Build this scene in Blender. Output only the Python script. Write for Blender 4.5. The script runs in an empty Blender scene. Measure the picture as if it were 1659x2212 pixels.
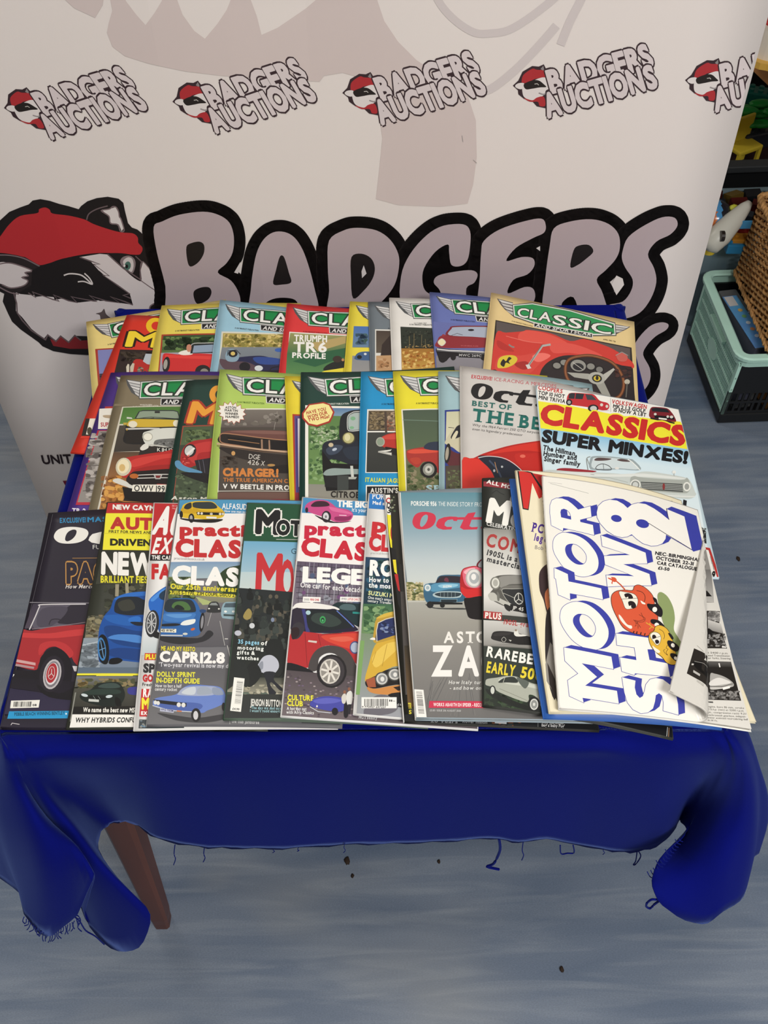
import bpy, bmesh, math, random
import numpy as np
from mathutils import Vector, Matrix
from mathutils.geometry import tessellate_polygon
R = math.radians
random.seed(7); RNG = np.random.default_rng(7)
scene = bpy.context.scene
COL = scene.collection

# ------------------------------------------------------------------ camera
IW, IH, F = 1659.0, 2212.0, 2000.0
CAM_H, PITCH, ROLL = 1.60, R(50.5), R(-1.2)
_f = Vector((0, math.cos(PITCH), -math.sin(PITCH)))
_u0 = Vector((0, math.sin(PITCH), math.cos(PITCH))); _r0 = Vector((1, 0, 0))
_r = _r0*math.cos(ROLL) + _u0*math.sin(ROLL)
_u = _u0*math.cos(ROLL) - _r0*math.sin(ROLL)
CAM = Vector((0, 0, CAM_H))
cd = bpy.data.cameras.new('camera'); cam = bpy.data.objects.new('camera', cd); COL.objects.link(cam)
M = Matrix((( _r.x,_u.x,-_f.x,0),(_r.y,_u.y,-_f.y,0),(_r.z,_u.z,-_f.z,0),(0,0,0,1)))
cam.matrix_world = Matrix.Translation(CAM) @ M
cd.sensor_fit = 'HORIZONTAL'; cd.sensor_width = 36.0; cd.lens = F/IW*36.0
cd.clip_start = 0.02; cd.clip_end = 60
scene.camera = cam
rn, un, fn = np.array(_r), np.array(_u), np.array(_f); camn = np.array(CAM)

def ray(px, py):
    return _f + _r*((px-IW/2)/F) - _u*((py-IH/2)/F)
def at(px, py, z):                       # the point of height z seen at this pixel
    d = ray(px, py); return CAM + d*((z-CAM_H)/d.z)
def aty(px, py, Y):                      # the point of depth Y
    d = ray(px, py); return CAM + d*(Y/d.y)
def proj(P):                             # Nx3 -> Nx2 pixels
    q = np.asarray(P) - camn; w = q@fn
    return np.stack([IW/2 + F*(q@rn)/w, IH/2 - F*(q@un)/w], -1)

# ------------------------------------------------------------------ light, exposure
def srgb(h):
    h = h.lstrip('#')
    if len(h) == 3: h = ''.join(c*2 for c in h)
    v = [int(h[i:i+2], 16)/255 for i in (0, 2, 4)]
    return tuple(c/12.92 if c <= .04045 else ((c+.055)/1.055)**2.4 for c in v)
vs = scene.view_settings
vs.view_transform = 'Standard'; vs.look = 'None'; vs.gamma = 1; vs.use_curve_mapping = False
vs.exposure = -0.16
scene.display_settings.display_device = 'sRGB'
w = bpy.data.worlds.new('world'); scene.world = w; w.use_nodes = True
bgn = w.node_tree.nodes['Background']; bgn.inputs[0].default_value = (.90, .92, 1.0, 1); bgn.inputs[1].default_value = .17
def area(name, loc, tgt, sx, sy, power, col):
    ld = bpy.data.lights.new(name, 'AREA'); ld.shape = 'RECTANGLE'; ld.size = sx; ld.size_y = sy
    ld.energy = power; ld.color = col
    o = bpy.data.objects.new(name, ld); COL.objects.link(o); o.location = loc
    d = Vector(tgt)-Vector(loc); o.rotation_euler = d.to_track_quat('-Z', 'Y').to_euler()
    return o
area('ceiling_panel_light', (-.25, .45, 2.75), (-.25, .45, 0), 1.2, .6, 17, (1, .93, .84))
area('ceiling_panel_light', (1.0, -1.1, 2.75), (1.0, -1.1, 0), 1.2, .6, 88, (1, .97, .93))
area('ceiling_panel_light', (-1.6, 2.9, 2.75), (-1.6, 2.9, 0), 1.2, .6, 30, (1, .93, .84))

# ------------------------------------------------------------------ materials
MATS = {}
def mat(name, col='#888', rough=.6, metal=0.0, spec=.5, noise=0.0, nscale=20.0, nstretch=(1,1,1), bump=0.0, bscale=60.0, trans=0.0, alpha=1.0, sheen=0.0, col2=None, ior=1.45):
    if name in MATS: return MATS[name]
    m = bpy.data.materials.new(name); m.use_nodes = True; nt = m.node_tree; N = nt.nodes; Lk = nt.links
    b = N['Principled BSDF']; c = srgb(col)
    b.inputs['Base Color'].default_value = (*c, 1)
    b.inputs['Roughness'].default_value = rough; b.inputs['Metallic'].default_value = metal
    b.inputs['Specular IOR Level'].default_value = spec; b.inputs['IOR'].default_value = ior
    b.inputs['Transmission Weight'].default_value = trans; b.inputs['Alpha'].default_value = alpha
    b.inputs['Sheen Weight'].default_value = sheen
    tc = N.new('ShaderNodeTexCoord'); mp = N.new('ShaderNodeMapping'); Lk.new(tc.outputs['Object'], mp.inputs[0])
    mp.inputs['Scale'].default_value = nstretch
    if noise or col2:
        n = N.new('ShaderNodeTexNoise'); n.inputs['Scale'].default_value = nscale; n.inputs['Detail'].default_value = 4
        Lk.new(mp.outputs[0], n.inputs['Vector'])
        cr = N.new('ShaderNodeValToRGB'); Lk.new(n.outputs['Fac'], cr.inputs[0])
        c2 = srgb(col2) if col2 else tuple(x*(1+noise) for x in c)
        c1 = c if col2 else tuple(x*(1-noise) for x in c)
        cr.color_ramp.elements[0].position = .35; cr.color_ramp.elements[1].position = .65
        cr.color_ramp.elements[0].color = (*c1, 1); cr.color_ramp.elements[1].color = (*c2, 1)
        Lk.new(cr.outputs[0], b.inputs['Base Color'])
    if bump:
        n2 = N.new('ShaderNodeTexNoise'); n2.inputs['Scale'].default_value = bscale; n2.inputs['Detail'].default_value = 3
        Lk.new(mp.outputs[0], n2.inputs['Vector'])
        bp = N.new('ShaderNodeBump'); bp.inputs['Strength'].default_value = bump; bp.inputs['Distance'].default_value = .002
        Lk.new(n2.outputs['Fac'], bp.inputs['Height']); Lk.new(bp.outputs[0], b.inputs['Normal'])
    MATS[name] = m; return m
def print_mat(name, rough, coat=0.0, bump=.06, bscale=25):
    m = bpy.data.materials.new(name); m.use_nodes = True; nt = m.node_tree; N = nt.nodes; Lk = nt.links
    b = N['Principled BSDF']; a = N.new('ShaderNodeAttribute'); a.attribute_name = 'ink'
    Lk.new(a.outputs['Color'], b.inputs['Base Color']); b.inputs['Roughness'].default_value = rough
    b.inputs['Coat Weight'].default_value = coat; b.inputs['Coat Roughness'].default_value = .25
    b.inputs['Specular IOR Level'].default_value = .35
    tc = N.new('ShaderNodeTexCoord'); n2 = N.new('ShaderNodeTexNoise'); n2.inputs['Scale'].default_value = bscale; n2.inputs['Detail'].default_value = 2
    Lk.new(tc.outputs['Object'], n2.inputs['Vector'])
    bp = N.new('ShaderNodeBump'); bp.inputs['Strength'].default_value = bump; bp.inputs['Distance'].default_value = .004
    Lk.new(n2.outputs['Fac'], bp.inputs['Height']); Lk.new(bp.outputs[0], b.inputs['Normal'])
    return m
INK = print_mat('magazine_ink', .42, .12); INKB = print_mat('banner_ink', .55, 0, .03, 8)
def page_mat():
    m = bpy.data.materials.new('page_edges'); m.use_nodes = True; nt = m.node_tree; N = nt.nodes; Lk = nt.links
    b = N['Principled BSDF']; b.inputs['Roughness'].default_value = .7
    tc = N.new('ShaderNodeTexCoord'); mp = N.new('ShaderNodeMapping'); mp.inputs['Scale'].default_value = (3, 3, 2200)
    n = N.new('ShaderNodeTexNoise'); n.inputs['Scale'].default_value = 1.0; n.inputs['Detail'].default_value = 1
    Lk.new(tc.outputs['Object'], mp.inputs[0]); Lk.new(mp.outputs[0], n.inputs['Vector'])
    cr = N.new('ShaderNodeValToRGB'); Lk.new(n.outputs['Fac'], cr.inputs[0])
    cr.color_ramp.elements[0].position = .4; cr.color_ramp.elements[1].position = .6
    cr.color_ramp.elements[0].color = (*srgb('#9a958c'), 1); cr.color_ramp.elements[1].color = (*srgb('#dad6cc'), 1)
    Lk.new(cr.outputs[0], b.inputs['Base Color']); return m
PAGES = page_mat()

# ------------------------------------------------------------------ object helpers
def obj(name, data, parent=None, material=None, loc=None):
    o = bpy.data.objects.new(name, data); COL.objects.link(o)
    if material is not None: data.materials.append(material)
    if parent is not None: o.parent = parent
    if loc is not None: o.location = loc
    return o
def tag(o, label=None, cat=None, group=None, kind=None):
    if label: o['label'] = label
    if cat: o['category'] = cat
    if group: o['group'] = group
    if kind: o['kind'] = kind
    return o
def thing(name, label, cat, loc=(0,0,0), rz=0, group=None):
    o = bpy.data.objects.new(name, None); COL.objects.link(o); o.location = loc; o.rotation_euler = (0,0,rz)
    o.empty_display_size = .05
    return tag(o, label, cat, group)
def mesh(name, verts, faces, smooth=False):
    m = bpy.data.meshes.new(name); m.from_pydata([tuple(map(float, v)) for v in verts], [], [tuple(f) for f in faces]); m.update()
    if smooth: m.polygons.foreach_set('use_smooth', [True]*len(m.polygons))
    return m
def bm_mesh(name, bm, smooth=False):
    m = bpy.data.meshes.new(name); bm.normal_update(); bm.to_mesh(m); bm.free()
    if smooth: m.polygons.foreach_set('use_smooth', [True]*len(m.polygons))
    return m
def add_box(bm, c, s, rot=None, bevel=0.0):
    vs_ = []
    for dx in (-.5,.5):
        for dy in (-.5,.5):
            for dz in (-.5,.5):
                v = Vector((dx*s[0], dy*s[1], dz*s[2]))
                if rot is not None: v = rot @ v
                vs_.append(bm.verts.new(v+Vector(c)))
    fs = [bm.faces.new([vs_[i] for i in f]) for f in ((0,1,3,2),(4,6,7,5),(0,4,5,1),(2,3,7,6),(0,2,6,4),(1,5,7,3))]
    if bevel:
        es = list({e for f in fs for e in f.edges})
        bmesh.ops.bevel(bm, geom=es, offset=bevel, segments=2, affect='EDGES', profile=.5)
def add_tube(bm, pts, r, n=8, caps=True):
    pts = [Vector(p) for p in pts]; rings = []
    rr = r if hasattr(r, '__len__') else [r]*len(pts)
    up = Vector((0,0,1))
    for i, p in enumerate(pts):
        t = (pts[min(i+1, len(pts)-1)]-pts[max(i-1, 0)]).normalized()
        a = t.cross(up)
        if a.length < .1: a = t.cross(Vector((1,0,0)))
        a.normalize(); b = t.cross(a)
        rings.append([bm.verts.new(p + (a*math.cos(k*2*math.pi/n)+b*math.sin(k*2*math.pi/n))*rr[i]) for k in range(n)])
    for i in range(len(rings)-1):
        for k in range(n):
            bm.faces.new((rings[i][k], rings[i][(k+1)%n], rings[i+1][(k+1)%n], rings[i+1][k]))
    if caps and n > 2:
        bm.faces.new(rings[0][::-1]); bm.faces.new(rings[-1])
def add_prism(bm, poly, fn_bottom, fn_top):
    """poly: 2D points; maps to two rings by functions and closes them"""
    a = [bm.verts.new(fn_bottom(p)) for p in poly]; b = [bm.verts.new(fn_top(p)) for p in poly]; n = len(poly)
    bm.faces.new(a[::-1]); bm.faces.new(b)
    for i in range(n): bm.faces.new((a[i], a[(i+1)%n], b[(i+1)%n], b[i]))
def catmull(pts, k=4, closed=True):
    pts = [np.array(p, float) for p in pts]; n = len(pts); out = []
    rng = range(n) if closed else range(n-1)
    for i in rng:
        if closed: p0, p1, p2, p3 = pts[i-1], pts[i], pts[(i+1)%n], pts[(i+2)%n]
        else: p0, p1, p2, p3 = pts[max(i-1,0)], pts[i], pts[i+1], pts[min(i+2,n-1)]
        for j in range(k):
            t = j/k
            out.append(.5*((2*p1)+(-p0+p2)*t+(2*p0-5*p1+4*p2-p3)*t*t+(-p0+3*p1-3*p2+p3)*t**3))
    if not closed: out.append(pts[-1])
    return out

# ------------------------------------------------------------------ lettering: outlines of the built-in font, cut into triangles
GLY = {}
def build_glyphs():
    chars = 'ABCDEFGHIJKLMNOPQRSTUVWXYZabcdefghijklmnopqrstuvwxyz0123456789!.,-&\'£?:/%()'
    tmp = []
    for wn, off in (('r', .0), ('b', .018), ('k', .036)):
        for ch in chars:
            c = bpy.data.curves.new('g', 'FONT'); c.body = ch; c.size = 1; c.offset = off; c.resolution_u = 3; c.fill_mode = 'FRONT'
            o = bpy.data.objects.new('g', c); COL.objects.link(o); tmp.append((wn, ch, o))
    dg = bpy.context.evaluated_depsgraph_get()
    for wn, ch, o in tmp:
        me = o.evaluated_get(dg).to_mesh(); me.calc_loop_triangles()
        v = np.array([x.co[:2] for x in me.vertices]).reshape(-1, 2); t = [tuple(x.vertices) for x in me.loop_triangles]
        eds = {}
        for tr in t:
            for a, b in ((tr[0],tr[1]),(tr[1],tr[2]),(tr[2],tr[0])):
                k = (min(a,b), max(a,b)); eds[k] = eds.get(k, 0)+1
        bd = [k for k, n in eds.items() if n == 1]
        GLY[wn, ch] = (v, t, v[:,0].min() if len(v) else 0, v[:,0].max() if len(v) else .3, bd)
    cs = []
    for _, _, o in tmp:
        cs.append(o.data); bpy.data.objects.remove(o)
    for c in cs: bpy.data.curves.remove(c)
build_glyphs()
CAPH = GLY['r', 'H'][0][:,1].max()

FRAG = 'MWNVAKXmwvkx'
class Print:
    """flat ink shapes in layers; every command lies one thin layer above the last one"""
    def __init__(s): s.V = []; s.T = []; s.C = []; s.Z = []; s.z = 0; s.n = 0; s.ox = s.oy = 0; s.s = 1; s.uv = False; s.U = []
    def add(s, v, t, col, same=False):
        v = np.asarray(v, float).reshape(-1, 2)
        if not same: s.z += 1
        v = v if s.uv else np.stack([s.ox+v[:,0]/s.s, s.oy+v[:,1]/s.s], -1)
        c = np.asarray(col, float)
        if c.ndim == 1: c = np.repeat(c[None], len(v), 0)
        s.V.append(v); s.C.append(c); s.Z.append(np.full(len(v), s.z, float)); s.U.append(np.full(len(v), s.uv))
        s.T += [(a+s.n, b+s.n, c_+s.n) for a, b, c_ in t]; s.n += len(v)
    def poly(s, pts, col, same=False, holes=()):
        tr = tessellate_polygon([[Vector((p[0], p[1], 0)) for p in q] for q in [pts, *holes]])
        for q in holes: pts = list(pts)+list(q)
        s.add(pts, tr, col, same)
    def ell(s, col, cx, cy, rx, ry, rot=0, n=20, same=False, box=None):
        ca, sa = math.cos(R(rot)), math.sin(R(rot))
        pts = [(cx+rx*math.cos(a)*ca-ry*math.sin(a)*sa, cy+rx*math.cos(a)*sa+ry*math.sin(a)*ca) for a in (2*math.pi*k/n for k in range(n))]
        if box: pts = [(min(max(p[0], box[0]), box[2]), min(max(p[1], box[1]), box[3])) for p in pts]
        s.add(pts, [(0, k, k+1) for k in range(1, n-1)], col, same)
    def stroke(s, pts, wd, col, closed=False, caps=False):
        p = [np.array(q, float) for q in pts]; n = len(p); L_, R_ = [], []
        for i in range(n):
            a = p[i-1] if (i or closed) else p[i]; b = p[(i+1)%n] if (i < n-1 or closed) else p[i]
            d1 = p[i]-a; d2 = b-p[i]
            d1 = d1/(np.linalg.norm(d1) or 1); d2 = d2/(np.linalg.norm(d2) or 1)
            t = d1+d2; t = t/(np.linalg.norm(t) or 1); nn = np.array([-t[1], t[0]])
            m = abs(nn@np.array([-d2[1], d2[0]])) if np.any(d2) else 1
            if not (i or closed) or (i == n-1 and not closed): m = 1
            k = wd/2/max(m, .55)
            L_.append(p[i]+nn*k); R_.append(p[i]-nn*k)
        t = []
        for i in range(n if closed else n-1):
            j = (i+1) % n; t += [(i, j, n+j), (i, n+j, n+i)]
        s.add(L_+R_, t, col)
        if caps:
            s.ell(col, *p[0], wd/2, wd/2, n=10); s.ell(col, *p[-1], wd/2, wd/2, n=10, same=True)
    def text(s, txt, x0, y0, x1, y1, h, col, wt='b', sk=0.0, serif=0.0, outl=None, outw='h'):
        """baseline from x0,y0 to x1,y1; h cap height; sk lean to the right per height"""
        adv = .0; items = []; gap = {'r': .10, 'b': .085, 'k': .075, 'h': .06}[wt]
        if serif: gap += serif*.9
        for ch in txt:
            if ch == ' ': adv += .30; continue
            bw_ = 'k' if wt == 'h' else wt; g = GLY.get((bw_, ch)) or GLY[bw_, '-']; items.append((ch, g, adv-g[2])); adv += g[3]-g[2]+gap
        W_ = max(adv-gap, .01)
        ex = np.array([x1-x0, y1-y0])/W_; L_ = np.linalg.norm(ex); un_ = ex/L_
        nrm = np.array([un_[1], -un_[0]])
        ey = (nrm + un_*sk)*h/CAPH; o = np.array([x0, y0])
        rad = {'h': .022}.get(wt, 0.0); base = 'k' if wt == 'h' else wt
        passes = ([(.055 if h > 60 else .075, outl)] if outl is not None else []) + [(0.0, col)]
        for xr_, pc in passes:
            rr_ = rad+xr_; nd = 0 if not rr_ else (6 if xr_ == 0 else 8)
            sh = [(0.0, 0.0)]+[(rr_*math.cos(2*math.pi*q/nd), rr_*math.sin(2*math.pi*q/nd)) for q in range(nd)]
            first = True
            for du, dv in sh:
                s.z += .12 if nd else 0
                for ch, g, a in [q for q in items if not (base == 'k' and q[0] in FRAG)]:
                    gg = GLY[base, ch if (base, ch) in GLY else '-']
                    v = gg[0]; off = a+du
                    P = o + np.outer(v[:,0]+off, ex) + np.outer(v[:,1]+dv, ey)
                    s.add(P, gg[1], pc, same=not first); first = False
                    if serif:
                        hh = CAPH
                        for e in gg[4]:
                            A, B = v[e[0]], v[e[1]]
                            if abs(A[1]-B[1]) < .004 and .06 < abs(A[0]-B[0]) < .32:
                                for yy, dr in ((0, 1), (hh, -1)):
                                    if abs(A[1]-yy) < .045:
                                        xa, xb = min(A[0],B[0])-serif, max(A[0],B[0])+serif; y_ = A[1]
                                        q = np.array([(xa,y_),(xb,y_),(xb,y_+dr*serif*.6),(xa,y_+dr*serif*.6)])
                                        s.add(o+np.outer(q[:,0]+off, ex)+np.outer(q[:,1]+dv, ey), [(0,1,2),(0,2,3)], pc, same=True)
                s.z += .15
            fr_ = [q for q in items if base == 'k' and q[0] in FRAG]
            if fr_:
                r2 = rr_+.034; nd = 8
                for du, dv in [(0.0, 0.0)]+[(r2*math.cos(2*math.pi*q/nd+.5), r2*math.sin(2*math.pi*q/nd+.5)) for q in range(nd)]:
                    s.z += .16
                    for ch, g, a in fr_:
                        v = GLY['r', ch][0]
                        s.add(o + np.outer(v[:,0]+a+du, ex) + np.outer(v[:,1]+dv, ey), GLY['r', ch][1], pc, same=True)
    def run(s, src):
        for ln in src.strip().split('\n'):
            ln = ln.strip()
            if not ln or ln[0] == '%': continue
            txt = None
            if '|' in ln: ln, txt = ln.split('|', 1)
            a = ln.replace(',', ' ').split(); k = a[0]; f = lambda i=1: [float(x) for x in a[i:]]
            pr = lambda L: [(L[i], L[i+1]) for i in range(0, len(L)-1, 2)]
            if k == '@': s.ox, s.oy, s.s = f(); s.uv = False
            elif k == '@uv': s.uv = True
            elif k == 'p': s.poly(pr(f(2)), srgb(a[1]))
            elif k == 's': s.poly(catmull(pr(f(2)), 4), srgb(a[1]))
            elif k == 'c': s.stroke(pr(f(3)), float(a[2]), srgb(a[1]))
            elif k == 'C': s.stroke(catmull(pr(f(3)), 4, False), float(a[2]), srgb(a[1]))
            elif k == 'o': s.stroke(catmull(pr(f(3)), 4, True), float(a[2]), srgb(a[1]), True)
            elif k == 'e': s.ell(srgb(a[1]), *f(2))
            elif k == 'g':      # gradient strip: two colours, TL TR BR BL
                q = f(3); c1, c2 = srgb(a[1]), srgb(a[2])
                s.add(pr(q), [(0,1,2),(0,2,3)], [c1, c1, c2, c2])
            elif k == 'b':      # n size x0 y0 x1 y1 colours...
                n, sz, x0, y0, x1, y1 = [float(x) for x in a[1:7]]; cols = a[7:]
                for j, cc in enumerate(cols):
                    s.z += 1
                    for _ in range(int(n/len(cols))):
                        rx = sz*random.uniform(.5, 1.3); ry = sz*random.uniform(.3, .8)
                        s.ell(srgb(cc), random.uniform(x0, x1), random.uniform(y0, y1), rx, ry, random.uniform(-20, 20), 7, True, (x0, y0, x1, y1))
            elif k == 't':      # colour h x0 y0 x1 y1 [weight] [skew] [serif] [outline colour]
                o = dict(wt='b', sk=0.0, serif=0.0, outl=None)
                for z in a[7:]:
                    if z in 'rbkh': o['wt'] = z
                    elif z[0] == '/': o['sk'] = float(z[1:])
                    elif z[0] == 'S': o['serif'] = float(z[1:])
                    elif z[0] == '#': o['outl'] = srgb(z)
                h, x0, y0, x1, y1 = [float(x) for x in a[2:7]]
                s.text(txt, x0, y0, x1, y1, h, srgb(a[1]), **o)
            elif k == 'z': s.z += float(a[1])
            else: raise ValueError(ln)
    def build(s, name, pix2uv, surf, parent, material, eps, cuts=(10, 14), asp=1.41, loc=None, diag=None):
        """pix2uv: Nx2 pixels -> Nx2 (u,v in 0..1); surf: Nx2 uv, N heights above -> Nx3"""
        if not s.n: return None
        diag = diag or cuts
        V = np.concatenate(s.V); C = np.concatenate(s.C); Z = np.concatenate(s.Z); U = np.concatenate(s.U)
        uv = np.empty_like(V)
        uv[U] = V[U]/np.array([100, 100*asp])
        if (~U).any(): uv[~U] = pix2uv(V[~U])
        eps = min(eps, .0007/max(Z.max(), 1))
        bm = bmesh.new(); cl = bm.verts.layers.float_color.new('ink'); vv = []
        for (x, y), z, c in zip(uv, Z, C):
            b = bm.verts.new((x, y, z)); b[cl] = (*c, 1); vv.append(b)
        for t in s.T:
            try: bm.faces.new((vv[t[0]], vv[t[1]], vv[t[2]]))
            except ValueError: pass
        for co, no in (((.004,0,0),(-1,0,0)), ((.996,0,0),(1,0,0)), ((0,.004,0),(0,-1,0)), ((0,.996,0),(0,1,0))):
            bmesh.ops.bisect_plane(bm, geom=bm.verts[:]+bm.edges[:]+bm.faces[:], plane_co=co, plane_no=no, clear_outer=True)
        for ax, n in ((0, cuts[0]), (1, cuts[1])):
            for k in range(1, n):
                co = [0,0,0]; no = [0,0,0]; co[ax] = k/n; no[ax] = 1
                bmesh.ops.bisect_plane(bm, geom=bm.verts[:]+bm.edges[:]+bm.faces[:], plane_co=co, plane_no=no)
        for k in range(1-diag[1], diag[0]):        # and along the diagonals, so that every layer folds on the same lines
            bmesh.ops.bisect_plane(bm, geom=bm.verts[:]+bm.edges[:]+bm.faces[:], plane_co=(k/diag[0], 0, 0), plane_no=(diag[0], -diag[1], 0))
        q = np.array([v.co[:] for v in bm.verts]).reshape(-1, 3)
        P = surf(q[:,:2], q[:,2]*eps)
        for v, p in zip(bm.verts, P): v.co = p
        bmesh.ops.triangulate(bm, faces=bm.faces[:])
        bm.normal_update()
        tgt = Vector((0,0,1)) if name != 'banner_print' else Vector((0,-1,0))
        fl = [f for f in bm.faces if f.normal.dot(tgt) < 0]
        if fl: bmesh.ops.reverse_faces(bm, faces=fl)
        return obj(name, bm_mesh(name, bm), parent, material, loc)
# ================================================================== the setting
TZ = .74                                             # cloth-covered table top
def floor_mat():
    m = bpy.data.materials.new('blue_vinyl'); m.use_nodes = True; nt = m.node_tree; N = nt.nodes; Lk = nt.links
    b = N['Principled BSDF']; b.inputs['Roughness'].default_value = .42; b.inputs['Specular IOR Level'].default_value = .4
    tc = N.new('ShaderNodeTexCoord')
    def noise(sc, st, det=5, dist=0.0):
        mp = N.new('ShaderNodeMapping'); mp.inputs['Scale'].default_value = st; Lk.new(tc.outputs['Object'], mp.inputs[0])
        n = N.new('ShaderNodeTexNoise'); n.inputs['Scale'].default_value = sc; n.inputs['Detail'].default_value = det; n.inputs['Distortion'].default_value = dist
        Lk.new(mp.outputs[0], n.inputs['Vector']); return n.outputs['Fac']
    def ramp(fac, p0, c0, p1, c1):
        r = N.new('ShaderNodeValToRGB'); Lk.new(fac, r.inputs[0]); e = r.color_ramp.elements
        e[0].position, e[1].position = p0, p1; e[0].color = (*c0, 1); e[1].color = (*c1, 1); return r.outputs[0]
    def mix(f, a, b_, t='MIX'):
        x = N.new('ShaderNodeMix'); x.data_type = 'RGBA'; x.blend_type = t
        if hasattr(f, 'links'): Lk.new(f, x.inputs[0])
        else: x.inputs[0].default_value = f
        Lk.new(a, x.inputs[6]); Lk.new(b_, x.inputs[7]); return x.outputs[2]
    base = ramp(noise(1.0, (2.2, 9, 1), 6, .6), .34, srgb('#5a6a80'), .68, srgb('#7e8a9a'))
    streak = ramp(noise(1.0, (3, 34, 1), 5, 1.2), .46, srgb('#667288'), .72, srgb('#a4abb4'))
    c = mix(.28, base, streak)
    fleck = ramp(noise(300, (1, 3, 1), 2), .40, (.90,)*3, .62, (1.06,)*3)
    c = mix(1.0, c, fleck, 'MULTIPLY')
    # worn pale traffic marks along the grain
    wear = noise(1.6, (1, 2.4, 1), 3, .3); r = N.new('ShaderNodeMapRange'); r.inputs[1].default_value = .5; r.inputs[2].default_value = .72; r.inputs[4].default_value = .5
    Lk.new(wear, r.inputs[0]); g = N.new('ShaderNodeRGB'); g.outputs[0].default_value = (*srgb('#a0a19e'), 1)
    c = mix(r.outputs[0], c, g.outputs[0])
    Lk.new(c, b.inputs['Base Color'])
    bp = N.new('ShaderNodeBump'); bp.inputs['Strength'].default_value = .06; bp.inputs['Distance'].default_value = .001
    Lk.new(noise(90, (1, 4, 1), 3), bp.inputs['Height']); Lk.new(bp.outputs[0], b.inputs['Normal'])
    return m
FLOOR = floor_mat()
bm = bmesh.new(); add_box(bm, (0, 1.2, -.06), (6.4, 7.6, .12))
fl = obj('floor', bm_mesh('floor', bm), None, FLOOR); tag(fl, kind='structure')
# walls of the room
wall_m = mat('wall_paint', '#b9b2a6', .85, noise=.05, nscale=3)
def wall(name, c, s):
    bm = bmesh.new(); add_box(bm, c, s); o = obj(name, bm_mesh(name, bm), None, wall_m); tag(o, kind='structure'); return o
wall('wall_back', (0, 5.05, 1.4), (6.6, .1, 2.8)); wall('wall_left', (-3.25, 1.2, 1.4), (.1, 7.6, 2.8)); wall('wall_right', (3.25, 1.2, 1.4), (.1, 7.6, 2.8))
wall('wall_front', (0, -2.65, 1.4), (6.6, .1, 2.8))
ceil_m = mat('ceiling_tile', '#e6e4de', .9)
bm = bmesh.new(); add_box(bm, (0, 1.2, 2.86), (6.6, 7.8, .1)); o = obj('ceiling', bm_mesh('ceiling', bm), None, ceil_m); tag(o, kind='structure')

# ================================================================== banner
BY0, BLEAN = 1.112, .058                            # its foot and how far it leans back per metre
def bplane(u, v, h=0.0):                            # u metres right, v metres up the cloth
    u = np.asarray(u, float); v = np.asarray(v, float)
    L = math.sqrt(1+BLEAN**2)
    wave = .0035*np.sin(u*9+1.0)*np.sin(v*2.2+.4) + .002*np.sin(u*21+v*3)
    y = BY0 + v*BLEAN/L + wave - h
    return np.stack([u, y, v/L], -1)
def pix_to_banner(px):
    px = np.asarray(px, float); L = math.sqrt(1+BLEAN**2)
    d = fn + np.outer((px[:,0]-IW/2)/F, rn) - np.outer((px[:,1]-IH/2)/F, un)
    # plane y = BY0 + z*BLEAN
    t = (BY0 + BLEAN*CAM_H)/(d[:,1] - BLEAN*d[:,2])
    P = camn + d*t[:,None]
    return np.stack([P[:,0], P[:,2]*L], -1)
bL = pix_to_banner([(0, 876), (94, 1105)]); bR = pix_to_banner([(1577, 340), (1440, 853), (1630, 138)])
BX0, BX1, BH = float(bL[:,0].mean()), float(bR[:,0].mean()), 2.05
print('banner x', bL, bR)
ban = thing('banner', 'tall pale grey printed display banner with a badger emblem standing behind the table', 'banner', (0, 0, 0))
NU, NV = 12, 22
_bg = np.array([[bplane(BX0+i/NU*(BX1-BX0), .03+j/NV*(BH-.03)) for i in range(NU+1)] for j in range(NV+1)])
def tri_interp(G, uv, nu, nv):
    """point on a grid of flat triangles (each cell cut from its first to its last corner)"""
    fu = uv[:,0]*nu; fv = uv[:,1]*nv
    i = np.clip(np.floor(fu).astype(int), 0, nu-1); j = np.clip(np.floor(fv).astype(int), 0, nv-1)
    a = (fu-i)[:,None]; b = (fv-j)[:,None]; g00, g10, g01, g11 = G[j,i], G[j,i+1], G[j+1,i], G[j+1,i+1]
    return np.where(a >= b, g00+a*(g10-g00)+b*(g11-g10), g00+b*(g01-g00)+a*(g11-g01))
def bsurf(uv, h):
    p = tri_interp(_bg, np.asarray(uv, float), NU, NV).copy(); p[:,1] -= h; return p
def sheet_solid(name, fn_, nu, nv, th, parent, material, smooth=True):
    """closed thin sheet from a surface function (uv, h)"""
    g = np.array([(i/nu, j/nv) for j in range(nv+1) for i in range(nu+1)])
    A = fn_(g, np.zeros(len(g))); B = fn_(g, np.full(len(g), -th)); n = len(g); fs = []
    ix = lambda i, j: j*(nu+1)+i
    for j in range(nv):
        for i in range(nu):
            for t3 in ((ix(i,j), ix(i+1,j), ix(i+1,j+1)), (ix(i,j), ix(i+1,j+1), ix(i,j+1))):
                fs.append(t3); fs.append(tuple(n+k for k in t3[::-1]))
    for i in range(nu):
        fs.append((ix(i,0), n+ix(i,0), n+ix(i+1,0), ix(i+1,0))); fs.append((ix(i,nv), ix(i+1,nv), n+ix(i+1,nv), n+ix(i,nv)))
    for j in range(nv):
        fs.append((ix(0,j), ix(0,j+1), n+ix(0,j+1), n+ix(0,j))); fs.append((ix(nu,j), n+ix(nu,j), n+ix(nu,j+1), ix(nu,j+1)))
    me = mesh(name, np.concatenate([A, B]), fs, smooth)
    if parent is not None and parent.location.length: me.transform(Matrix.Translation(-parent.location))
    return obj(name, me, parent, material)
BANM = mat('banner_cloth', '#eae3e1', .62, bump=.04, bscale=300)
sheet_solid('printed_sheet', bsurf, NU, NV, .0012, ban, BANM)
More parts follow.
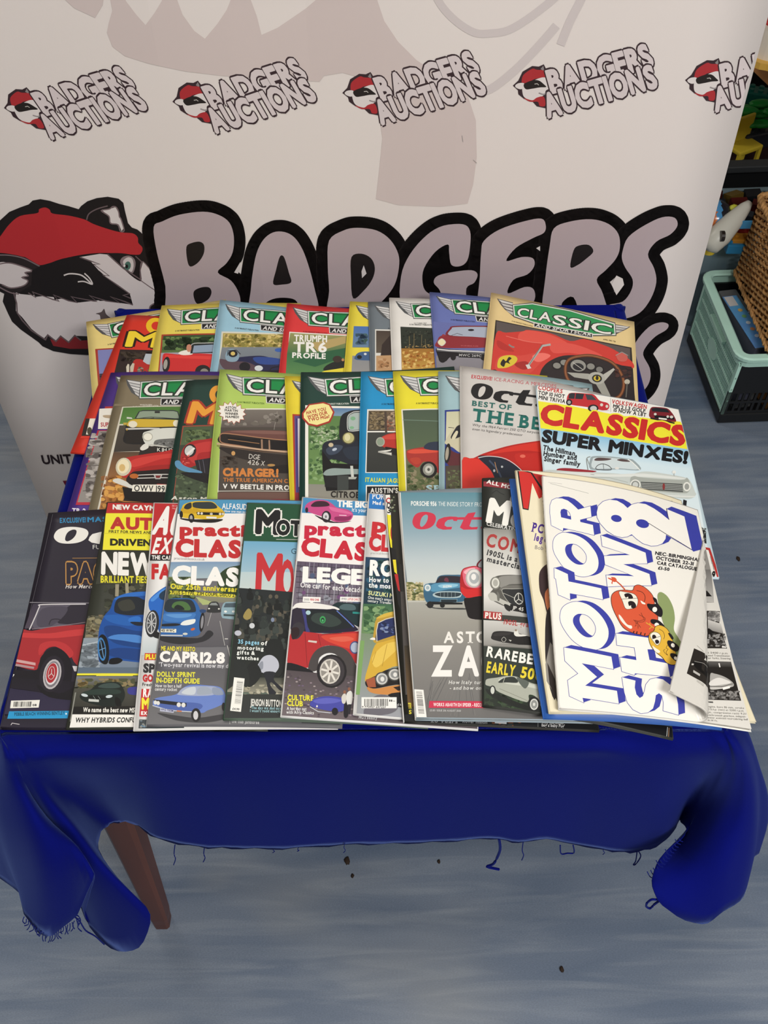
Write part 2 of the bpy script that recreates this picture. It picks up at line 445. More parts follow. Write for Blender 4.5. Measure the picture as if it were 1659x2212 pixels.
alu = mat('aluminium', '#a8aaac', .35, metal=.9)
bm = bmesh.new()
add_box(bm, ((BX0+BX1)/2, BY0+.045, .035), (BX1-BX0+.03, .085, .06), bevel=.012); obj('base_cassette', bm_mesh('base_cassette', bm), ban, alu)
for sx in (-.3, .3):
    bm = bmesh.new(); add_box(bm, (sx-.1, BY0+.04, .003), (.03, .32, .006), bevel=.001); obj('foot', bm_mesh('foot', bm), ban, alu)
bm = bmesh.new(); add_tube(bm, [((BX0+BX1)/2, BY0+.05, .06), ((BX0+BX1)/2, BY0+BH*BLEAN+.02, BH+.01)], .008, 10); obj('pole', bm_mesh('pole', bm), ban, alu)
tp = bplane((BX0+BX1)/2, BH); bm = bmesh.new(); add_box(bm, (tp[0], tp[1]+.005, tp[2]), (BX1-BX0, .016, .03), bevel=.005); obj('top_rail', bm_mesh('top_rail', bm), ban, alu)

# ================================================================== table
cFL, cFR = at(4, 1606, TZ), at(1600, 1592, TZ); cBL, cBR = at(243, 668, TZ), at(1326, 662, TZ)
print('table', cFL, cFR, cBL, cBR)
tc = (cFL+cFR+cBL+cBR)/4
ex = ((cFR-cFL)+(cBR-cBL)).normalized(); ey = Vector((-ex.y, ex.x, 0))
TW = ((cFR-cFL).length+(cBR-cBL).length)/2; TD = abs((((cBL+cBR)-(cFL+cFR))/2).dot(ey))
TYAW = math.atan2(ex.y, ex.x); print('TW,TD,yaw', TW, TD, math.degrees(TYAW))
def tw(x, y, z): return tc.xy.to_3d() + ex*x + ey*y + Vector((0,0,z))
wood = mat('dark_wood', '#5a2c1a', .38, noise=.35, nscale=9, nstretch=(1,1,.12), bump=.05)
tb = thing('table', 'small square wooden table with tapered reddish legs, under the blue cloth', 'table', (tc.x, tc.y, 0), TYAW)
bm = bmesh.new(); add_box(bm, (0,0,TZ-.016), (TW-.006, TD-.006, .022), bevel=.004); obj('tabletop', bm_mesh('tabletop', bm), tb, wood)
for s in (-1, 1):
    bm = bmesh.new(); add_box(bm, (0, s*(TD/2-.07), TZ-.062), (TW-.14, .018, .07), bevel=.002); obj('apron', bm_mesh('apron', bm), tb, wood)
    bm = bmesh.new(); add_box(bm, (s*(TW/2-.07), 0, TZ-.062), (.018, TD-.16, .07), bevel=.002); obj('apron', bm_mesh('apron', bm), tb, wood)
foot = at(352, 1990, 0); fx = (foot-tc).dot(ex); fy = (foot-tc).dot(ey); print('foot', fx, fy, TW/2, TD/2)
for sx in (-1, 1):
    for sy in (-1, 1):
        top = Vector((sx*(TW/2-.062), sy*(TD/2-.062), TZ-.028)); ft = Vector((sx*abs(fx), sy*abs(fy), 0))
        if sx > 0 and sy < 0: top.y += .17; ft.y += .17      # the gate leg stands further in
        bm = bmesh.new(); rings = []
        for t in (0, .12, .5, .94, .97, 1):
            p = top.lerp(ft, t); h = (.0255*(1-t)+.0135*t)*(1.0 if t < .95 else .93)
            c = h*.3
            rings.append([bm.verts.new(p+Vector((a, b, 0))) for a, b in ((h,h-c),(h-c,h),(-h+c,h),(-h,h-c),(-h,-h+c),(-h+c,-h),(h-c,-h),(h,-h+c))])
        for a, b in zip(rings, rings[1:]):
            for i in range(8): bm.faces.new((a[i], a[(i+1)%8], b[(i+1)%8], b[i]))
        bm.faces.new(rings[0]); bm.faces.new(rings[-1][::-1]); bmesh.ops.recalc_face_normals(bm, faces=bm.faces[:])
        obj('leg', bm_mesh('leg', bm), tb, wood)

# ================================================================== tablecloth
def cloth_mat():
    m = bpy.data.materials.new('royal_blue_cloth'); m.use_nodes = True; nt = m.node_tree; N = nt.nodes; Lk = nt.links
    b = N['Principled BSDF']; b.inputs['Base Color'].default_value = (*srgb('#030c68'), 1); b.inputs['Roughness'].default_value = .92
    b.inputs['Sheen Weight'].default_value = .18; b.inputs['Sheen Roughness'].default_value = .4; b.inputs['Sheen Tint'].default_value = (.25, .4, 1, 1)
    b.inputs['Specular IOR Level'].default_value = .1
    tc_ = N.new('ShaderNodeTexCoord'); n = N.new('ShaderNodeTexNoise'); n.inputs['Scale'].default_value = 900; Lk.new(tc_.outputs['Object'], n.inputs['Vector'])
    bp = N.new('ShaderNodeBump'); bp.inputs['Strength'].default_value = .3; bp.inputs['Distance'].default_value = .0006
    Lk.new(n.outputs['Fac'], bp.inputs['Height']); Lk.new(bp.outputs[0], b.inputs['Normal'])
    return m
CLOTH = cloth_mat()
YF = float((cFL.y+cFR.y)/2) - .012
def T(px, py, zz=TZ): return at(px, py, zz)
ribs = []       # each: list of world points from the table edge to the hem
def rib(top, *rest):
    p = [Vector(top)]
    for q in rest: p.append(aty(*q) if not isinstance(q, Vector) else q)
    ribs.append(p)
def lx(x, y, z): return tw(x, y, z)
hw, hd = TW/2+.004, TD/2+.004
# front edge, right to left: straight hanging
for px, hy, dy in ((1310,1836,.000),(1250,1826,.002),(1180,1812,-.003),(1120,1820,-.004),(1060,1811,-.003),(960,1818,.000),(850,1822,-.002),(740,1825,.003),(610,1833,-.002),(500,1832,.001),(430,1829,-.003)):
    e = T(px, 1600+ (1600-px)*.009); e = tw((e-tc).dot(ex), -hd+.016, TZ)
    h = aty(px, hy, YF+dy)
    ribs.append([e, e-ey*.018-Vector((0,0,.006)), Vector((e.x*.98+h.x*.02, YF+.002, TZ-.035)), e.lerp(h, .35).xyz*1.0, e.lerp(h,.7), h])
    for k, t in ((3,.35),(4,.7)):
        q = e.lerp(h, t); ribs[-1][k] = Vector((q.x, YF+dy*t, TZ+(h.z-TZ)*t))
def corner_rib(top, pts):
    e = Vector(top); out = [e]
    for q in pts: out.append(aty(*q))
    ribs.append(out)
# front-left corner
xl = lambda x, y=-hd+.014: tw(x, y, TZ)
corner_rib(xl(-hw+.115), [(330,1622,YF+.004),(325,1650,YF),(330,1700,YF-.002),(335,1760,YF),(340,1811,YF+.002)])
corner_rib(xl(-hw+.085), [(250,1622,YF+.004),(245,1650,YF+.002),(258,1700,YF+.012),(275,1745,YF+.02),(292,1780,YF+.025)])
corner_rib(xl(-hw+.055), [(170,1624,YF+.004),(170,1652,YF+.004),(200,1700,YF+.025),(232,1745,YF+.04),(255,1776,YF+.045)])
corner_rib(xl(-hw+.034), [(110,1625,YF+.004),(112,1655,YF+.006),(150,1705,YF+.022),(190,1755,YF+.03),(224,1790,YF+.03)])
corner_rib(xl(-hw+.020), [(72,1628,YF+.002),(85,1662,YF+.002),(125,1715,YF+.012),(175,1780,YF-.005),(213,1836,YF-.025)])
corner_rib(xl(-hw+.013), [(52,1630,YF+.002),(70,1668,YF),(112,1730,YF-.004),(180,1810,YF-.03),(268,1915,YF-.055)])
corner_rib(xl(-hw+.010,-hd+.012), [(42,1632,YF),(62,1675,YF),(105,1745,YF-.01),(190,1850,YF-.045),(324,1975,YF-.085)])
corner_rib(xl(-hw+.009,-hd+.012), [(38,1632,YF),(58,1678,YF),(100,1755,YF-.01),(180,1880,YF-.05),(300,2046,YF-.098)])
corner_rib(xl(-hw+.008,-hd+.012), [(35,1632,YF),(54,1680,YF),(94,1760,YF-.008),(160,1880,YF-.04),(240,2048,YF-.09)])
corner_rib(xl(-hw+.007,-hd+.012), [(32,1632,YF),(50,1680,YF),(90,1762,YF-.005),(140,1870,YF-.02),(185,1985,YF-.06)])
corner_rib(xl(-hw+.006,-hd+.012), [(30,1632,YF),(48,1680,YF),(92,1762,YF-.008),(150,1840,YF-.035),(196,1925,YF-.075)])
corner_rib(xl(-hw+.006,-hd+.013), [(26,1631,YF),(42,1680,YF-.002),(100,1765,YF-.02),(168,1830,YF-.06),(203,1890,YF-.088)])
corner_rib(xl(-hw+.006,-hd+.014), [(22,1630,YF),(34,1680,YF-.004),(80,1765,YF-.028),(135,1860,YF-.07),(166,1975,YF-.098)])
corner_rib(xl(-hw+.006,-hd+.015), [(16,1628,YF),(22,1680,YF-.004),(55,1770,YF-.028),(85,1880,YF-.07),(100,2022,YF-.102)])
corner_rib(xl(-hw+.006,-hd+.018), [(8,1627,YF+.002),(8,1680,YF),(18,1770,YF-.018),(38,1880,YF-.05),(54,1975,YF-.078)])
corner_rib(xl(-hw+.005,-hd+.03), [(-2,1622,YF+.012),(-6,1670,YF+.01),(-12,1750,YF),(4,1830,YF-.015),(44,1930,YF-.045)])
corner_rib(xl(-hw+.004,-hd+.05), [(-12,1600,YF+.04),(-26,1650,YF+.04),(-36,1720,YF+.035),(-30,1790,YF+.03),(-14,1850,YF+.02)])
def side_rib(x, y, nx, ny, hz, out, wob=0.0):
    e = tw(x-nx*.016, y-ny*.016, TZ); o = lambda d, z: tw(x+nx*d, y+ny*d, z)
    ribs.append([e, o(.001, TZ-.006), o(.006, TZ-.035), o(.01+out*.4+wob, TZ-(TZ-hz)*.4), o(.012+out*.75+wob*.5, TZ-(TZ-hz)*.75), o(.012+out, hz)])
for k, y in enumerate(np.linspace(-hd+.10, hd-.06, 6)): side_rib(-hw, y, -1, 0, .44+.01*math.sin(k*2), .006+.012*(k % 2), .006*(k % 2))
for a in (200, 225, 250):
    side_rib(-hw+.0, hd, math.cos(R(a-90)) if 0 else -math.cos(R(a-180)), math.sin(R(a-180)), .36, .02)
for k, x in enumerate(np.linspace(-hw+.06, hw-.06, 8)): side_rib(x, hd, 0, 1, .45, .0 )
for a in (70, 45, 20): side_rib(hw, hd, math.cos(R(a)), math.sin(R(a)), .36, .02)
for k, y in enumerate(np.linspace(hd-.06, -hd+.12, 6)): side_rib(hw, y, 1, 0, .44+.01*math.sin(k*2), .004+.010*(k % 2), .004*(k % 2))
# front-right corner flap
xr = lambda x, y=-hd+.014: tw(x, y, TZ)
corner_rib(xr(hw-.008,-hd+.05), [(1612,1578,YF+.04),(1634,1640,YF+.045),(1650,1700,YF+.05),(1648,1760,YF+.05),(1630,1815,YF+.045)])
corner_rib(xr(hw-.006,-hd+.03), [(1608,1600,YF+.02),(1630,1655,YF+.02),(1640,1720,YF+.02),(1636,1790,YF+.01),(1622,1860,YF-.005)])
corner_rib(xr(hw-.006,-hd+.02), [(1602,1612,YF+.006),(1622,1665,YF+.005),(1632,1740,YF-.005),(1628,1840,YF-.03),(1606,1935,YF-.06)])
corner_rib(xr(hw-.006,-hd+.016), [(1596,1618,YF+.002),(1610,1672,YF),(1610,1750,YF-.012),(1590,1860,YF-.045),(1562,1968,YF-.08)])
corner_rib(xr(hw-.007,-hd+.014), [(1590,1620,YF),(1600,1676,YF),(1585,1760,YF-.012),(1552,1870,YF-.05),(1516,1996,YF-.09)])
corner_rib(xr(hw-.009,-hd+.013), [(1584,1620,YF),(1588,1678,YF),(1560,1755,YF-.006),(1505,1860,YF-.04),(1445,1968,YF-.085)])
corner_rib(xr(hw-.012,-hd+.013), [(1578,1620,YF+.002),(1576,1676,YF+.002),(1540,1750,YF+.002),(1475,1845,YF-.025),(1409,1915,YF-.065)])
corner_rib(xr(hw-.016), [(1570,1620,YF+.002),(1562,1672,YF+.004),(1525,1740,YF+.012),(1470,1810,YF),(1426,1854,YF-.03)])
corner_rib(xr(hw-.022), [(1560,1620,YF+.002),(1548,1668,YF+.008),(1515,1725,YF+.02),(1495,1775,YF+.012),(1480,1802,YF-.005)])
corner_rib(xr(hw-.032), [(1540,1620,YF+.004),(1525,1660,YF+.01),(1500,1705,YF+.028),(1480,1745,YF+.035),(1468,1772,YF+.03)])
corner_rib(xr(hw-.050), [(1505,1621,YF+.003),(1490,1655,YF+.005),(1475,1705,YF+.012),(1465,1752,YF+.018),(1454,1796,YF+.015)])
corner_rib(xr(hw-.075), [(1450,1621,YF+.003),(1440,1655,YF),(1430,1710,YF),(1425,1770,YF+.003),(1418,1828,YF+.004)])
corner_rib(xr(hw-.105), [(1385,1622,YF+.003),(1378,1655,YF),(1372,1710,YF-.001),(1368,1780,YF),(1362,1841,YF+.002)])
# loft
rows = []
for rbp in ribs:
    pts = catmull([tuple(p) for p in rbp], 4, False); rows.append(pts)
nt_ = len(rows[0]); nr = len(rows); K = 4; grid = []
for i in range(nr):
    for k in range(K):
        t = k/K; line = []
        for j in range(nt_):
            p0, p1, p2, p3 = (np.array(rows[(i+d) % nr][j]) for d in (-1, 0, 1, 2))
            cr = .5*((2*p1)+(-p0+p2)*t+(2*p0-5*p1+4*p2-p3)*t*t+(-p0+3*p1-3*p2+p3)*t**3)
            if j == nt_-1: cr = cr + np.array((0, 0, .0022*math.sin((i*K+k)*1.9)+.0014*math.sin((i*K+k)*4.3)))
            line.append(cr)
        grid.append(line)
ng = len(grid); V = [p for l in grid for p in l]; Fc = []
for i in range(ng):
    for j in range(nt_-1):
        a, b = i*nt_+j, ((i+1) % ng)*nt_+j; Fc.append((a, b, b+1, a+1))
Fc.append(tuple(i*nt_ for i in range(ng)))
cl = obj('tablecloth', mesh('tablecloth', V, Fc, True), None, CLOTH)
sol = cl.modifiers.new('thickness', 'SOLIDIFY'); sol.thickness = .0012; sol.offset = 0
tag(cl, 'royal blue cloth with frayed cut edges draped over the small table', 'tablecloth')
cl.data.polygons[len(cl.data.polygons)-1].use_smooth = False
# loose frayed threads along the hem
bm = bmesh.new()
def thread(pix, Y, r=.0006, dY=0.0):
    n = len(pix); add_tube(bm, [aty(p[0], p[1], Y+dY*i/max(n-1,1)) for i, p in enumerate(catmull(pix, 4, False))], r, 5)
for (x, y, l) in ((378,1828,40),(442,1832,30),(592,1832,10),(645,1833,6),(745,1824,18),(1130,1822,36),(1305,1832,14)):
    thread([(x,y-3),(x-2,y+l*.4),(x+1,y+l*.7),(x-3,y+l)], YF, .0007 if l > 20 else .0005)
thread([(1078,1812),(1080,1835),(1070,1860),(1062,1868),(1052,1872),(1068,1876),(1078,1878)], YF, .0018)
thread([(1210,1826),(1212,1844),(1226,1843),(1240,1842),(1238,1826)], YF, .0009)
thread([(1376,1840),(1373,1860),(1368,1868),(1374,1866),(1384,1850),(1380,1840)], YF-.002, .0008)
Yl = YF-.1
for k in range(26):
    t = k/25; x = 52+t*118; y = 1985+38*math.sin(min(1, t*1.9)*math.pi/2)*(1 if t < .55 else 1)-(max(0, t-.5)*70)
    l = random.uniform(5, 17); thread([(x, y-4), (x+random.uniform(-4,3), y+l*.5), (x+random.uniform(-9,5), y+l)], Yl, .0006)
thread([(158,1978),(172,1990),(185,2010),(205,2022),(225,2040)], Yl+.01, .0009)
thread([(155,1980),(168,1978),(174,1990),(168,2003),(176,2012)], Yl+.01, .0007)
for k in range(14):
    t = k/13; x = 1472-t*62; y = 1818+t*80; l = random.uniform(6, 16)
    thread([(x+3, y), (x-l*.4, y-l*.3), (x-l*.8, y-l)], YF-.02-.03*t, .0006)
thread([(1424,1944),(1408,1943),(1398,1950),(1396,1958),(1404,1962),(1412,1955),(1424,1946)], YF-.075, .0014)
fr = obj('frayed_threads', bm_mesh('frayed_threads', bm), cl, CLOTH); tag(fr, kind='stuff')
# specks of dirt on the floor
dm = mat('dirt', '#2a1c12', .8)
for i, (px, py, s) in enumerate(((750,1860,.006),(762,1893,.003),(1213,2094,.004),(1594,1208,.005),(948,1862,.003))):
    p = at(px, py, 0); bm = bmesh.new(); bmesh.ops.create_icosphere(bm, subdivisions=2, radius=s)
    for v in bm.verts: v.co.x *= random.uniform(.6, 1.0); v.co.y *= random.uniform(.9, 1.5); v.co.z = max(-.001, v.co.z*.4)
    lab = ('brown crumb of dirt on the floor under the middle of the cloth hem','tiny brown speck of dirt just in front of the larger crumb under the hem','dark speck of dirt on the open floor in front of the table','dark splinter on the blue floor to the right of the magazines','small speck of dirt on the floor under the cloth hem right of centre')[i]
    o = obj('dirt_crumb', bm_mesh('dirt_crumb', bm, True), None, dm, (p.x, p.y, .002)); tag(o, lab, 'dirt')
# ================================================================== magazines: size, place, stacking
GX0, GY0, GC, GNX, GNY = -.70, .28, .003, 470, 400
HF = np.full((GNY, GNX), TZ-.001)
_gx = GX0+np.arange(GNX)*GC; _gy = GY0+np.arange(GNY)*GC
_X, _Y = np.meshgrid(_gx, _gy)
_lx = (_X-tc.x)*ex.x+(_Y-tc.y)*ex.y; _ly = (_X-tc.x)*ey.x+(_Y-tc.y)*ey.y
HF[(np.abs(_lx) < TW/2-.004) & (np.abs(_ly) < TD/2-.004)] = TZ+.0022
def hsample(x, y):
    i = np.clip(((x-GX0)/GC).round().astype(int), 0, GNX-1); j = np.clip(((y-GY0)/GC).round().astype(int), 0, GNY-1)
    return HF[j, i]
MU, MV = 14, 18
def drape(o, exv, eyv, W, L, g0=.1):
    us = np.linspace(0, W, MU+1); vs_ = np.linspace(0, L, MV+1)
    X = o[0]+exv[0]*us[None,:]+eyv[0]*vs_[:,None]; Y = o[1]+exv[1]*us[None,:]+eyv[1]*vs_[:,None]
    H = np.full(X.shape, -9.0); du, dv = W/MU, L/MV
    for a in np.linspace(-.6, .6, 5):
        for b in np.linspace(-.6, .6, 5):
            # stay inside the sheet
            U = np.clip(us[None,:]+a*du, -.002, W+.002); Vv = np.clip(vs_[:,None]+b*dv, -.002, L+.002)
            H = np.maximum(H, hsample(o[0]+exv[0]*U+eyv[0]*Vv, o[1]+exv[1]*U+eyv[1]*Vv))
    uu, ww = np.meshgrid(np.linspace(-1, 1, MU+1), np.linspace(-1, 1, MV+1)); uu = uu.ravel(); ww = ww.ravel(); h = H.ravel()
    B = np.stack([uu*0+1, uu, ww, uu*uu, uu*ww, ww*ww, uu*uu*ww, uu*ww*ww], -1)
    rg = np.diag([0,0,0,g0,g0,g0,g0*4,g0*4])*len(h); wt = np.ones(len(h))
    for it in range(60):
        c_ = np.linalg.solve(B.T@(B*wt[:,None])+rg, B.T@(wt*h)); f_ = B@c_; wt = .5*wt+.5*np.where(f_ < h, 400.0, 1.0)
    f_ = f_ + max(0, (h-f_).max())
    z = f_.reshape(X.shape)
    return X, Y, z
def homography(src, dst):
    A = []
    for (x, y), (u, v) in zip(src, dst):
        A += [[x,y,1,0,0,0,-u*x,-u*y,-u],[0,0,0,x,y,1,-v*x,-v*y,-v]]
    return np.linalg.svd(np.array(A))[2][-1].reshape(3, 3)
def happly(Hm, p):
    q = np.c_[p, np.ones(len(p))]@Hm.T; return q[:,:2]/q[:,2:]
class Mag:
    def __init__(s, key, tl, lp, label, col, W=.203, L=.292, t=.0024, spine=None, g=.05, tr=None, trw=1.0, br=None):
        s.key, s.label, s.col, s.W, s.L, s.t, s.spine = key, label, col, W, L, t, spine or col
        z1 = z2 = z3 = TZ+.02
        for it in range(3):
            a = at(*tl, z1); b = at(*lp, z2); d = (b-a).xy
            s.LL = L if L > 0 else d.length
            eyv = d.normalized()                         # down the cover
            exv = np.array((-eyv.y, eyv.x)); eyv = np.array(eyv)
            if tr is not None:
                c = at(*tr, z3); e2 = np.array((c-a).xy); 
                if W <= 0: s.W = float(np.linalg.norm(e2))
                n2 = e2/np.linalg.norm(e2)
                # share the small misfit between the two edges
                av = exv*(1-trw)+n2*trw; av /= np.linalg.norm(av); exv = av
            X, Y, z = drape((a.x, a.y), exv, eyv, s.W, s.LL, g)
            z1 = z[0,0]+s.t; k = min(MV, int(round(MV*d.length/s.LL))); z2 = z[k,0]+s.t; z3 = z[0,-1]+s.t
        s.o = np.array((a.x, a.y)); s.ex, s.ey = exv, eyv
        s.top = np.stack([X, Y, z+s.t+.0001], -1)
        if br is not None:
            e = np.array((at(*br, s.top[-1,-1,2])).xy) - s.top[-1,-1,:2]
            uu, ww = np.meshgrid(np.linspace(0, 1, MU+1), np.linspace(0, 1, MV+1)); s.top[...,:2] += (uu*ww)[...,None]*e
        us = np.arange(0, s.W, GC*.7); vv = np.arange(0, s.LL, GC*.7); U, V2 = np.meshgrid(us, vv)
        P = s.surf0(np.stack([U.ravel()/s.W, V2.ravel()/s.LL], -1))
        i = np.clip(((P[:,0]-GX0)/GC).round().astype(int), 0, GNX-1); j = np.clip(((P[:,1]-GY0)/GC).round().astype(int), 0, GNY-1)
        np.maximum.at(HF, (j, i), P[:,2]+.0004)
        cuv = np.array([(0,0),(1,0),(1,1),(0,1)], float); s.H = homography(proj(s.surf0(cuv)), cuv)
        s.P = Print(); s.eps = 8e-6
    def surf0(s, uv, h=0.0):
        p = tri_interp(s.top, np.asarray(uv, float), MU, MV).copy(); p[:,2] += h; return p
    def pix2uv(s, px):
        px = np.asarray(px, float); uv = happly(s.H, px)
        for _ in range(4):
            q = proj(s.surf0(uv)); uv = uv + happly(s.H, px) - happly(s.H, q) if False else uv + (happly(s.H, px)-happly(s.H, q))
        return uv
    def make(s):
        c = s.surf0(np.array([(.5,.5)]))[0]; base = Vector((c[0], c[1], s.top[...,2].min()-s.t))
        th = thing('magazine', s.label, 'magazine', base, 0, 'car magazines fanned out on the table')
        s.thing = th
        sf = lambda uv, h: s.surf0(uv, h)
        cm = mat('cover_'+s.col.strip('#'), s.col, .42, noise=.03, nscale=30)
        sm = mat('cover_'+s.spine.strip('#'), s.spine, .5, noise=.03, nscale=30)
        if hasattr(s, 'curl'):
            for k, nm in enumerate(('front_cover', 'loose_page', 'loose_page', 'loose_page')):
                sheet_solid(nm, lambda uv, h, k=k: s.curl(np.stack([uv[:,0]*(1-.006*k), uv[:,1]], -1), h-.00042*k), 64, 24, .0002, th, cm if k == 0 else PAPER)
        else: sheet_solid('front_cover', sf, MU, MV, .0003, th, cm)
        ins = .0016
        pf = lambda uv, h: s.surf0(np.stack([.003+uv[:,0]*(1-.003-ins/s.W), ins/s.LL+uv[:,1]*(1-2*ins/s.LL)], -1), h-.00045)
        sheet_solid('pages', pf, MU, MV, s.t-.0008, th, PAGES)
        sheet_solid('back_cover', lambda uv, h: s.surf0(uv, h-s.t+.0003), MU, MV, .0003, th, cm)
        pts = []
        def spf(uv, h):       # rounded strip down the bound edge
            p = s.surf0(np.stack([np.zeros(len(uv)), uv[:,1]], -1))
            a = uv[:,0]*math.pi; bul = .0009*np.sin(a)
            p[:,2] -= uv[:,0]*s.t
            p[:,0] -= s.ex[0]*(bul+.0001-h*-1*0); p[:,1] -= s.ex[1]*(bul+.0001)
            p[:,0] += s.ex[0]*(-h); p[:,1] += s.ex[1]*(-h); return p
        sheet_solid('spine', spf, 4, MV, .0004, th, sm)
        asp = s.LL/s.W
        def prf(uv, h):
            P = s.surf0(uv, 0); P[:,2] += h+.00012; return P
        o = s.P.build('cover_print', s.pix2uv, ((lambda uv, h: s.curl(uv, h+.00012)) if hasattr(s, 'curl') else prf), th, INK, s.eps, (MU*4, MV) if hasattr(s, 'curl') else (MU, MV), asp, diag=(MU, MV))
        if o: o.data.transform(Matrix.Translation(-th.location))
        if hasattr(s, 'SP'):
            def spp(uv, h):
                p = s.surf0(np.stack([np.zeros(len(uv)), uv[:,1]], -1)); p[:,2] -= (1-uv[:,0])*s.t
                a = (1-uv[:,0])*math.pi; o_ = .0013*np.ones(len(uv))+h
                p[:,0] -= s.ex[0]*o_; p[:,1] -= s.ex[1]*o_; return p
            o = s.SP.build('spine_print', None, spp, th, INK, s.eps, (2, MV), asp, diag=(1, 1))
            if o: o.data.transform(Matrix.Translation(-th.location))
        if hasattr(s, 'extra'): s.extra(th)
        return th
PAPER = mat('page_paper', '#d9d6cf', .6, noise=.03, nscale=15)
MAGS = {}
def M_(key, tl, lp, label, col, **k):
    MAGS[key] = Mag(key, tl, lp, label, col, **k); return MAGS[key]
# ---- back row
M_('a1', (187,695), (201,862), 'pale yellow magazine with green title plate, leftmost at the back, turned anticlockwise', '#ecd98a', tr=(500,645))
M_('a2', (275,680), (165,948), 'bright red magazine with a yellow letter M, second from the left at the back', '#d83a2a', L=.275)
M_('a3', (350,660), (321,806), 'yellow magazine showing a red open sports car with its driver', '#ead860')
M_('a4', (476,648), (454,806), 'light blue magazine showing a dark blue racing roadster', '#9ecbe0', tr=(788,688))
M_('a5', (621,655), (603,806), 'red magazine with white lettering over a green field, back row', '#dd3a3c', tr=(925,676))
M_('a6', (757,651), (744,800), 'narrow-showing yellow magazine in the back row beside the red one', '#ecdb48')
M_('a7', (796,652), (801,800), 'slate grey magazine in the back row between the yellow and white ones', '#737e86')
M_('a8', (842,643), (848,798), 'white magazine with a photo of dark trees above golden stubble', '#ecebe6', tr=(1141,655))
M_('a9', (929,631), (942,795), 'violet-blue magazine showing the front of a dark red car', '#6a78b8', tr=(1236,668))
M_('a10', (1062,632), (1045,796), 'cream magazine with a red racing cockpit and wooden steering wheel, rightmost at the back', '#e8cf95', W=-1, tr=(1370,695))
# ---- middle row
M_('b1', (240,805), (146,1105), 'purple magazine at the left end of the middle row', '#4a2f86', tr=(560,806))
M_('b2', (262,811), (191,1105), 'olive brown magazine showing yellow, white and red sports cars', '#857a62', tr=(590,816))
M_('b3', (403,822), (355,1082), 'dark green magazine with an orange letter M and a red car', '#1f4038')
M_('b4', (476,798), (448,1080), 'lime green magazine with a starburst and a brown saloon front', '#b2cf66', tr=(808,826))
M_('b5', (616,812), (628,1087), 'yellow magazine showing only a strip beside the lime green one', '#ecd83a')
M_('b6', (651,804), (648,1087), 'dark green magazine with a black vintage car and an octagonal badge', '#1c4038', tr=(1000,790))
M_('b7', (781,803), (775,1080), 'bright blue magazine with a red car by a stone wall', '#1f93cc', tr=(1113,806))
M_('b8', (850,802), (864,1075), 'yellow magazine with the nose of a small red car on grass', '#eadf35', tr=(1180,812))
M_('b9', (948,802), (950,1062), 'pale blue-grey magazine showing the rear of a cream car', '#9fc0c8', tr=(1279,830))
M_('b10', (994,790), (997,1055), 'light grey magazine with black slab title and green headline', '#cfccc8', tr=(1320,857), W=-1)
M_('b11', (1158,832), (1176,1035), 'magazine with yellow banner title over a white convertible', '#cfe4ee', W=-1, tr=(1466,884), L=.272)
# ---- front row
M_('c1', (105,1108), (0,1573), 'dark aubergine magazine with a red classic car wheel, leftmost in the front row', '#262230', L=-1, t=0.004, spine='#3a3840', tr=(468,1078), br=(435,1573), g=1.0)
M_('c2', (232,1085), (143,1575), 'magazine with yellow title blocks and a blue hatchback', '#3c3f38', L=-1, t=0.0023, spine='#20201e', tr=(600,1096), br=(578,1578), g=1.0)
M_('c3', (333,1086), (289,1578), 'white magazine with red top and part of a blue car wheel', '#e9e9e8', L=-1, t=0.0023, tr=(714,1100), br=(730,1574), g=1.0)
M_('c4', (387,1079), (316,1568), 'magazine with red title, blue hatchback on a road and blue saloon below', '#6b6b70', L=-1, t=0.0028, spine='#8a8c8c', br=(739,1572))
M_('c5', (535,1086), (483,1554), 'magazine with dark green title band above a silhouetted crowd', '#5a6a5e', L=-1, t=0.0034, spine='#2c4a38', br=(925,1572))
M_('c6', (654,1074), (607,1548), 'magazine with red title and a red white-roofed small car', '#e6e6e6', L=-1, t=0.0026, spine='#d8d8d6', br=(1033,1577))
M_('c7', (797,1065), (764,1543), 'magazine with blue corner and a yellow saloon with twin headlamps', '#e2e2e0', L=-1, t=0.0026, spine='#d8d8d6', br=(1204,1574))
M_('c8', (831,1068), (873,1560), 'nearly hidden magazine with a yellow and black edge strip', '#23231f', L=-1, t=0.0026, spine='#dcdcda', br=(1295,1580))
M_('c9', (861,1063), (898,1552), 'grey-blue magazine with red slab title and two classic cars', '#93a3ad', L=-1, t=0.0052, spine='#d6d3cc', br=(1333,1560))
M_('c10', (1043,1032), (1044,1526), 'dark magazine with silver grille car, black racing car and silver coupe', '#30332f', L=-1, t=0.0034, spine='#1d2220', br=(1455,1597))
M_('c11', (1102,1031), (1175,1552), 'plain mid-blue covered magazine under the cream one', '#2f5fae', L=-1, t=0.0022, spine='#2f5fae', br=(1560,1576))
M_('c12', (1114,1014), (1187,1540), 'yellowed cream magazine with a red initial letter', '#e4dcc0', L=-1, t=0.0034, W=.198, tr=(1474,1080), spine='#d9cfae', br=(1634,1560))
M_('c13', (1172,1027), (1208,1530), 'white catalogue with big blue-edged letters and two cartoon cars, topmost at right', '#ecebe6', L=-1, t=0.0048, W=.185, tr=(1504,1101), spine='#e4e2dc', br=(1626,1577))
for m in MAGS.values(): print(m.key, 'W %.3f L %.3f z %.3f-%.3f'%(m.W, m.LL, m.top[...,2].min(), m.top[...,2].max()), proj(m.surf0(np.array([(0,0),(1,0),(1,1),(0,1)],float))).round().astype(int).tolist())
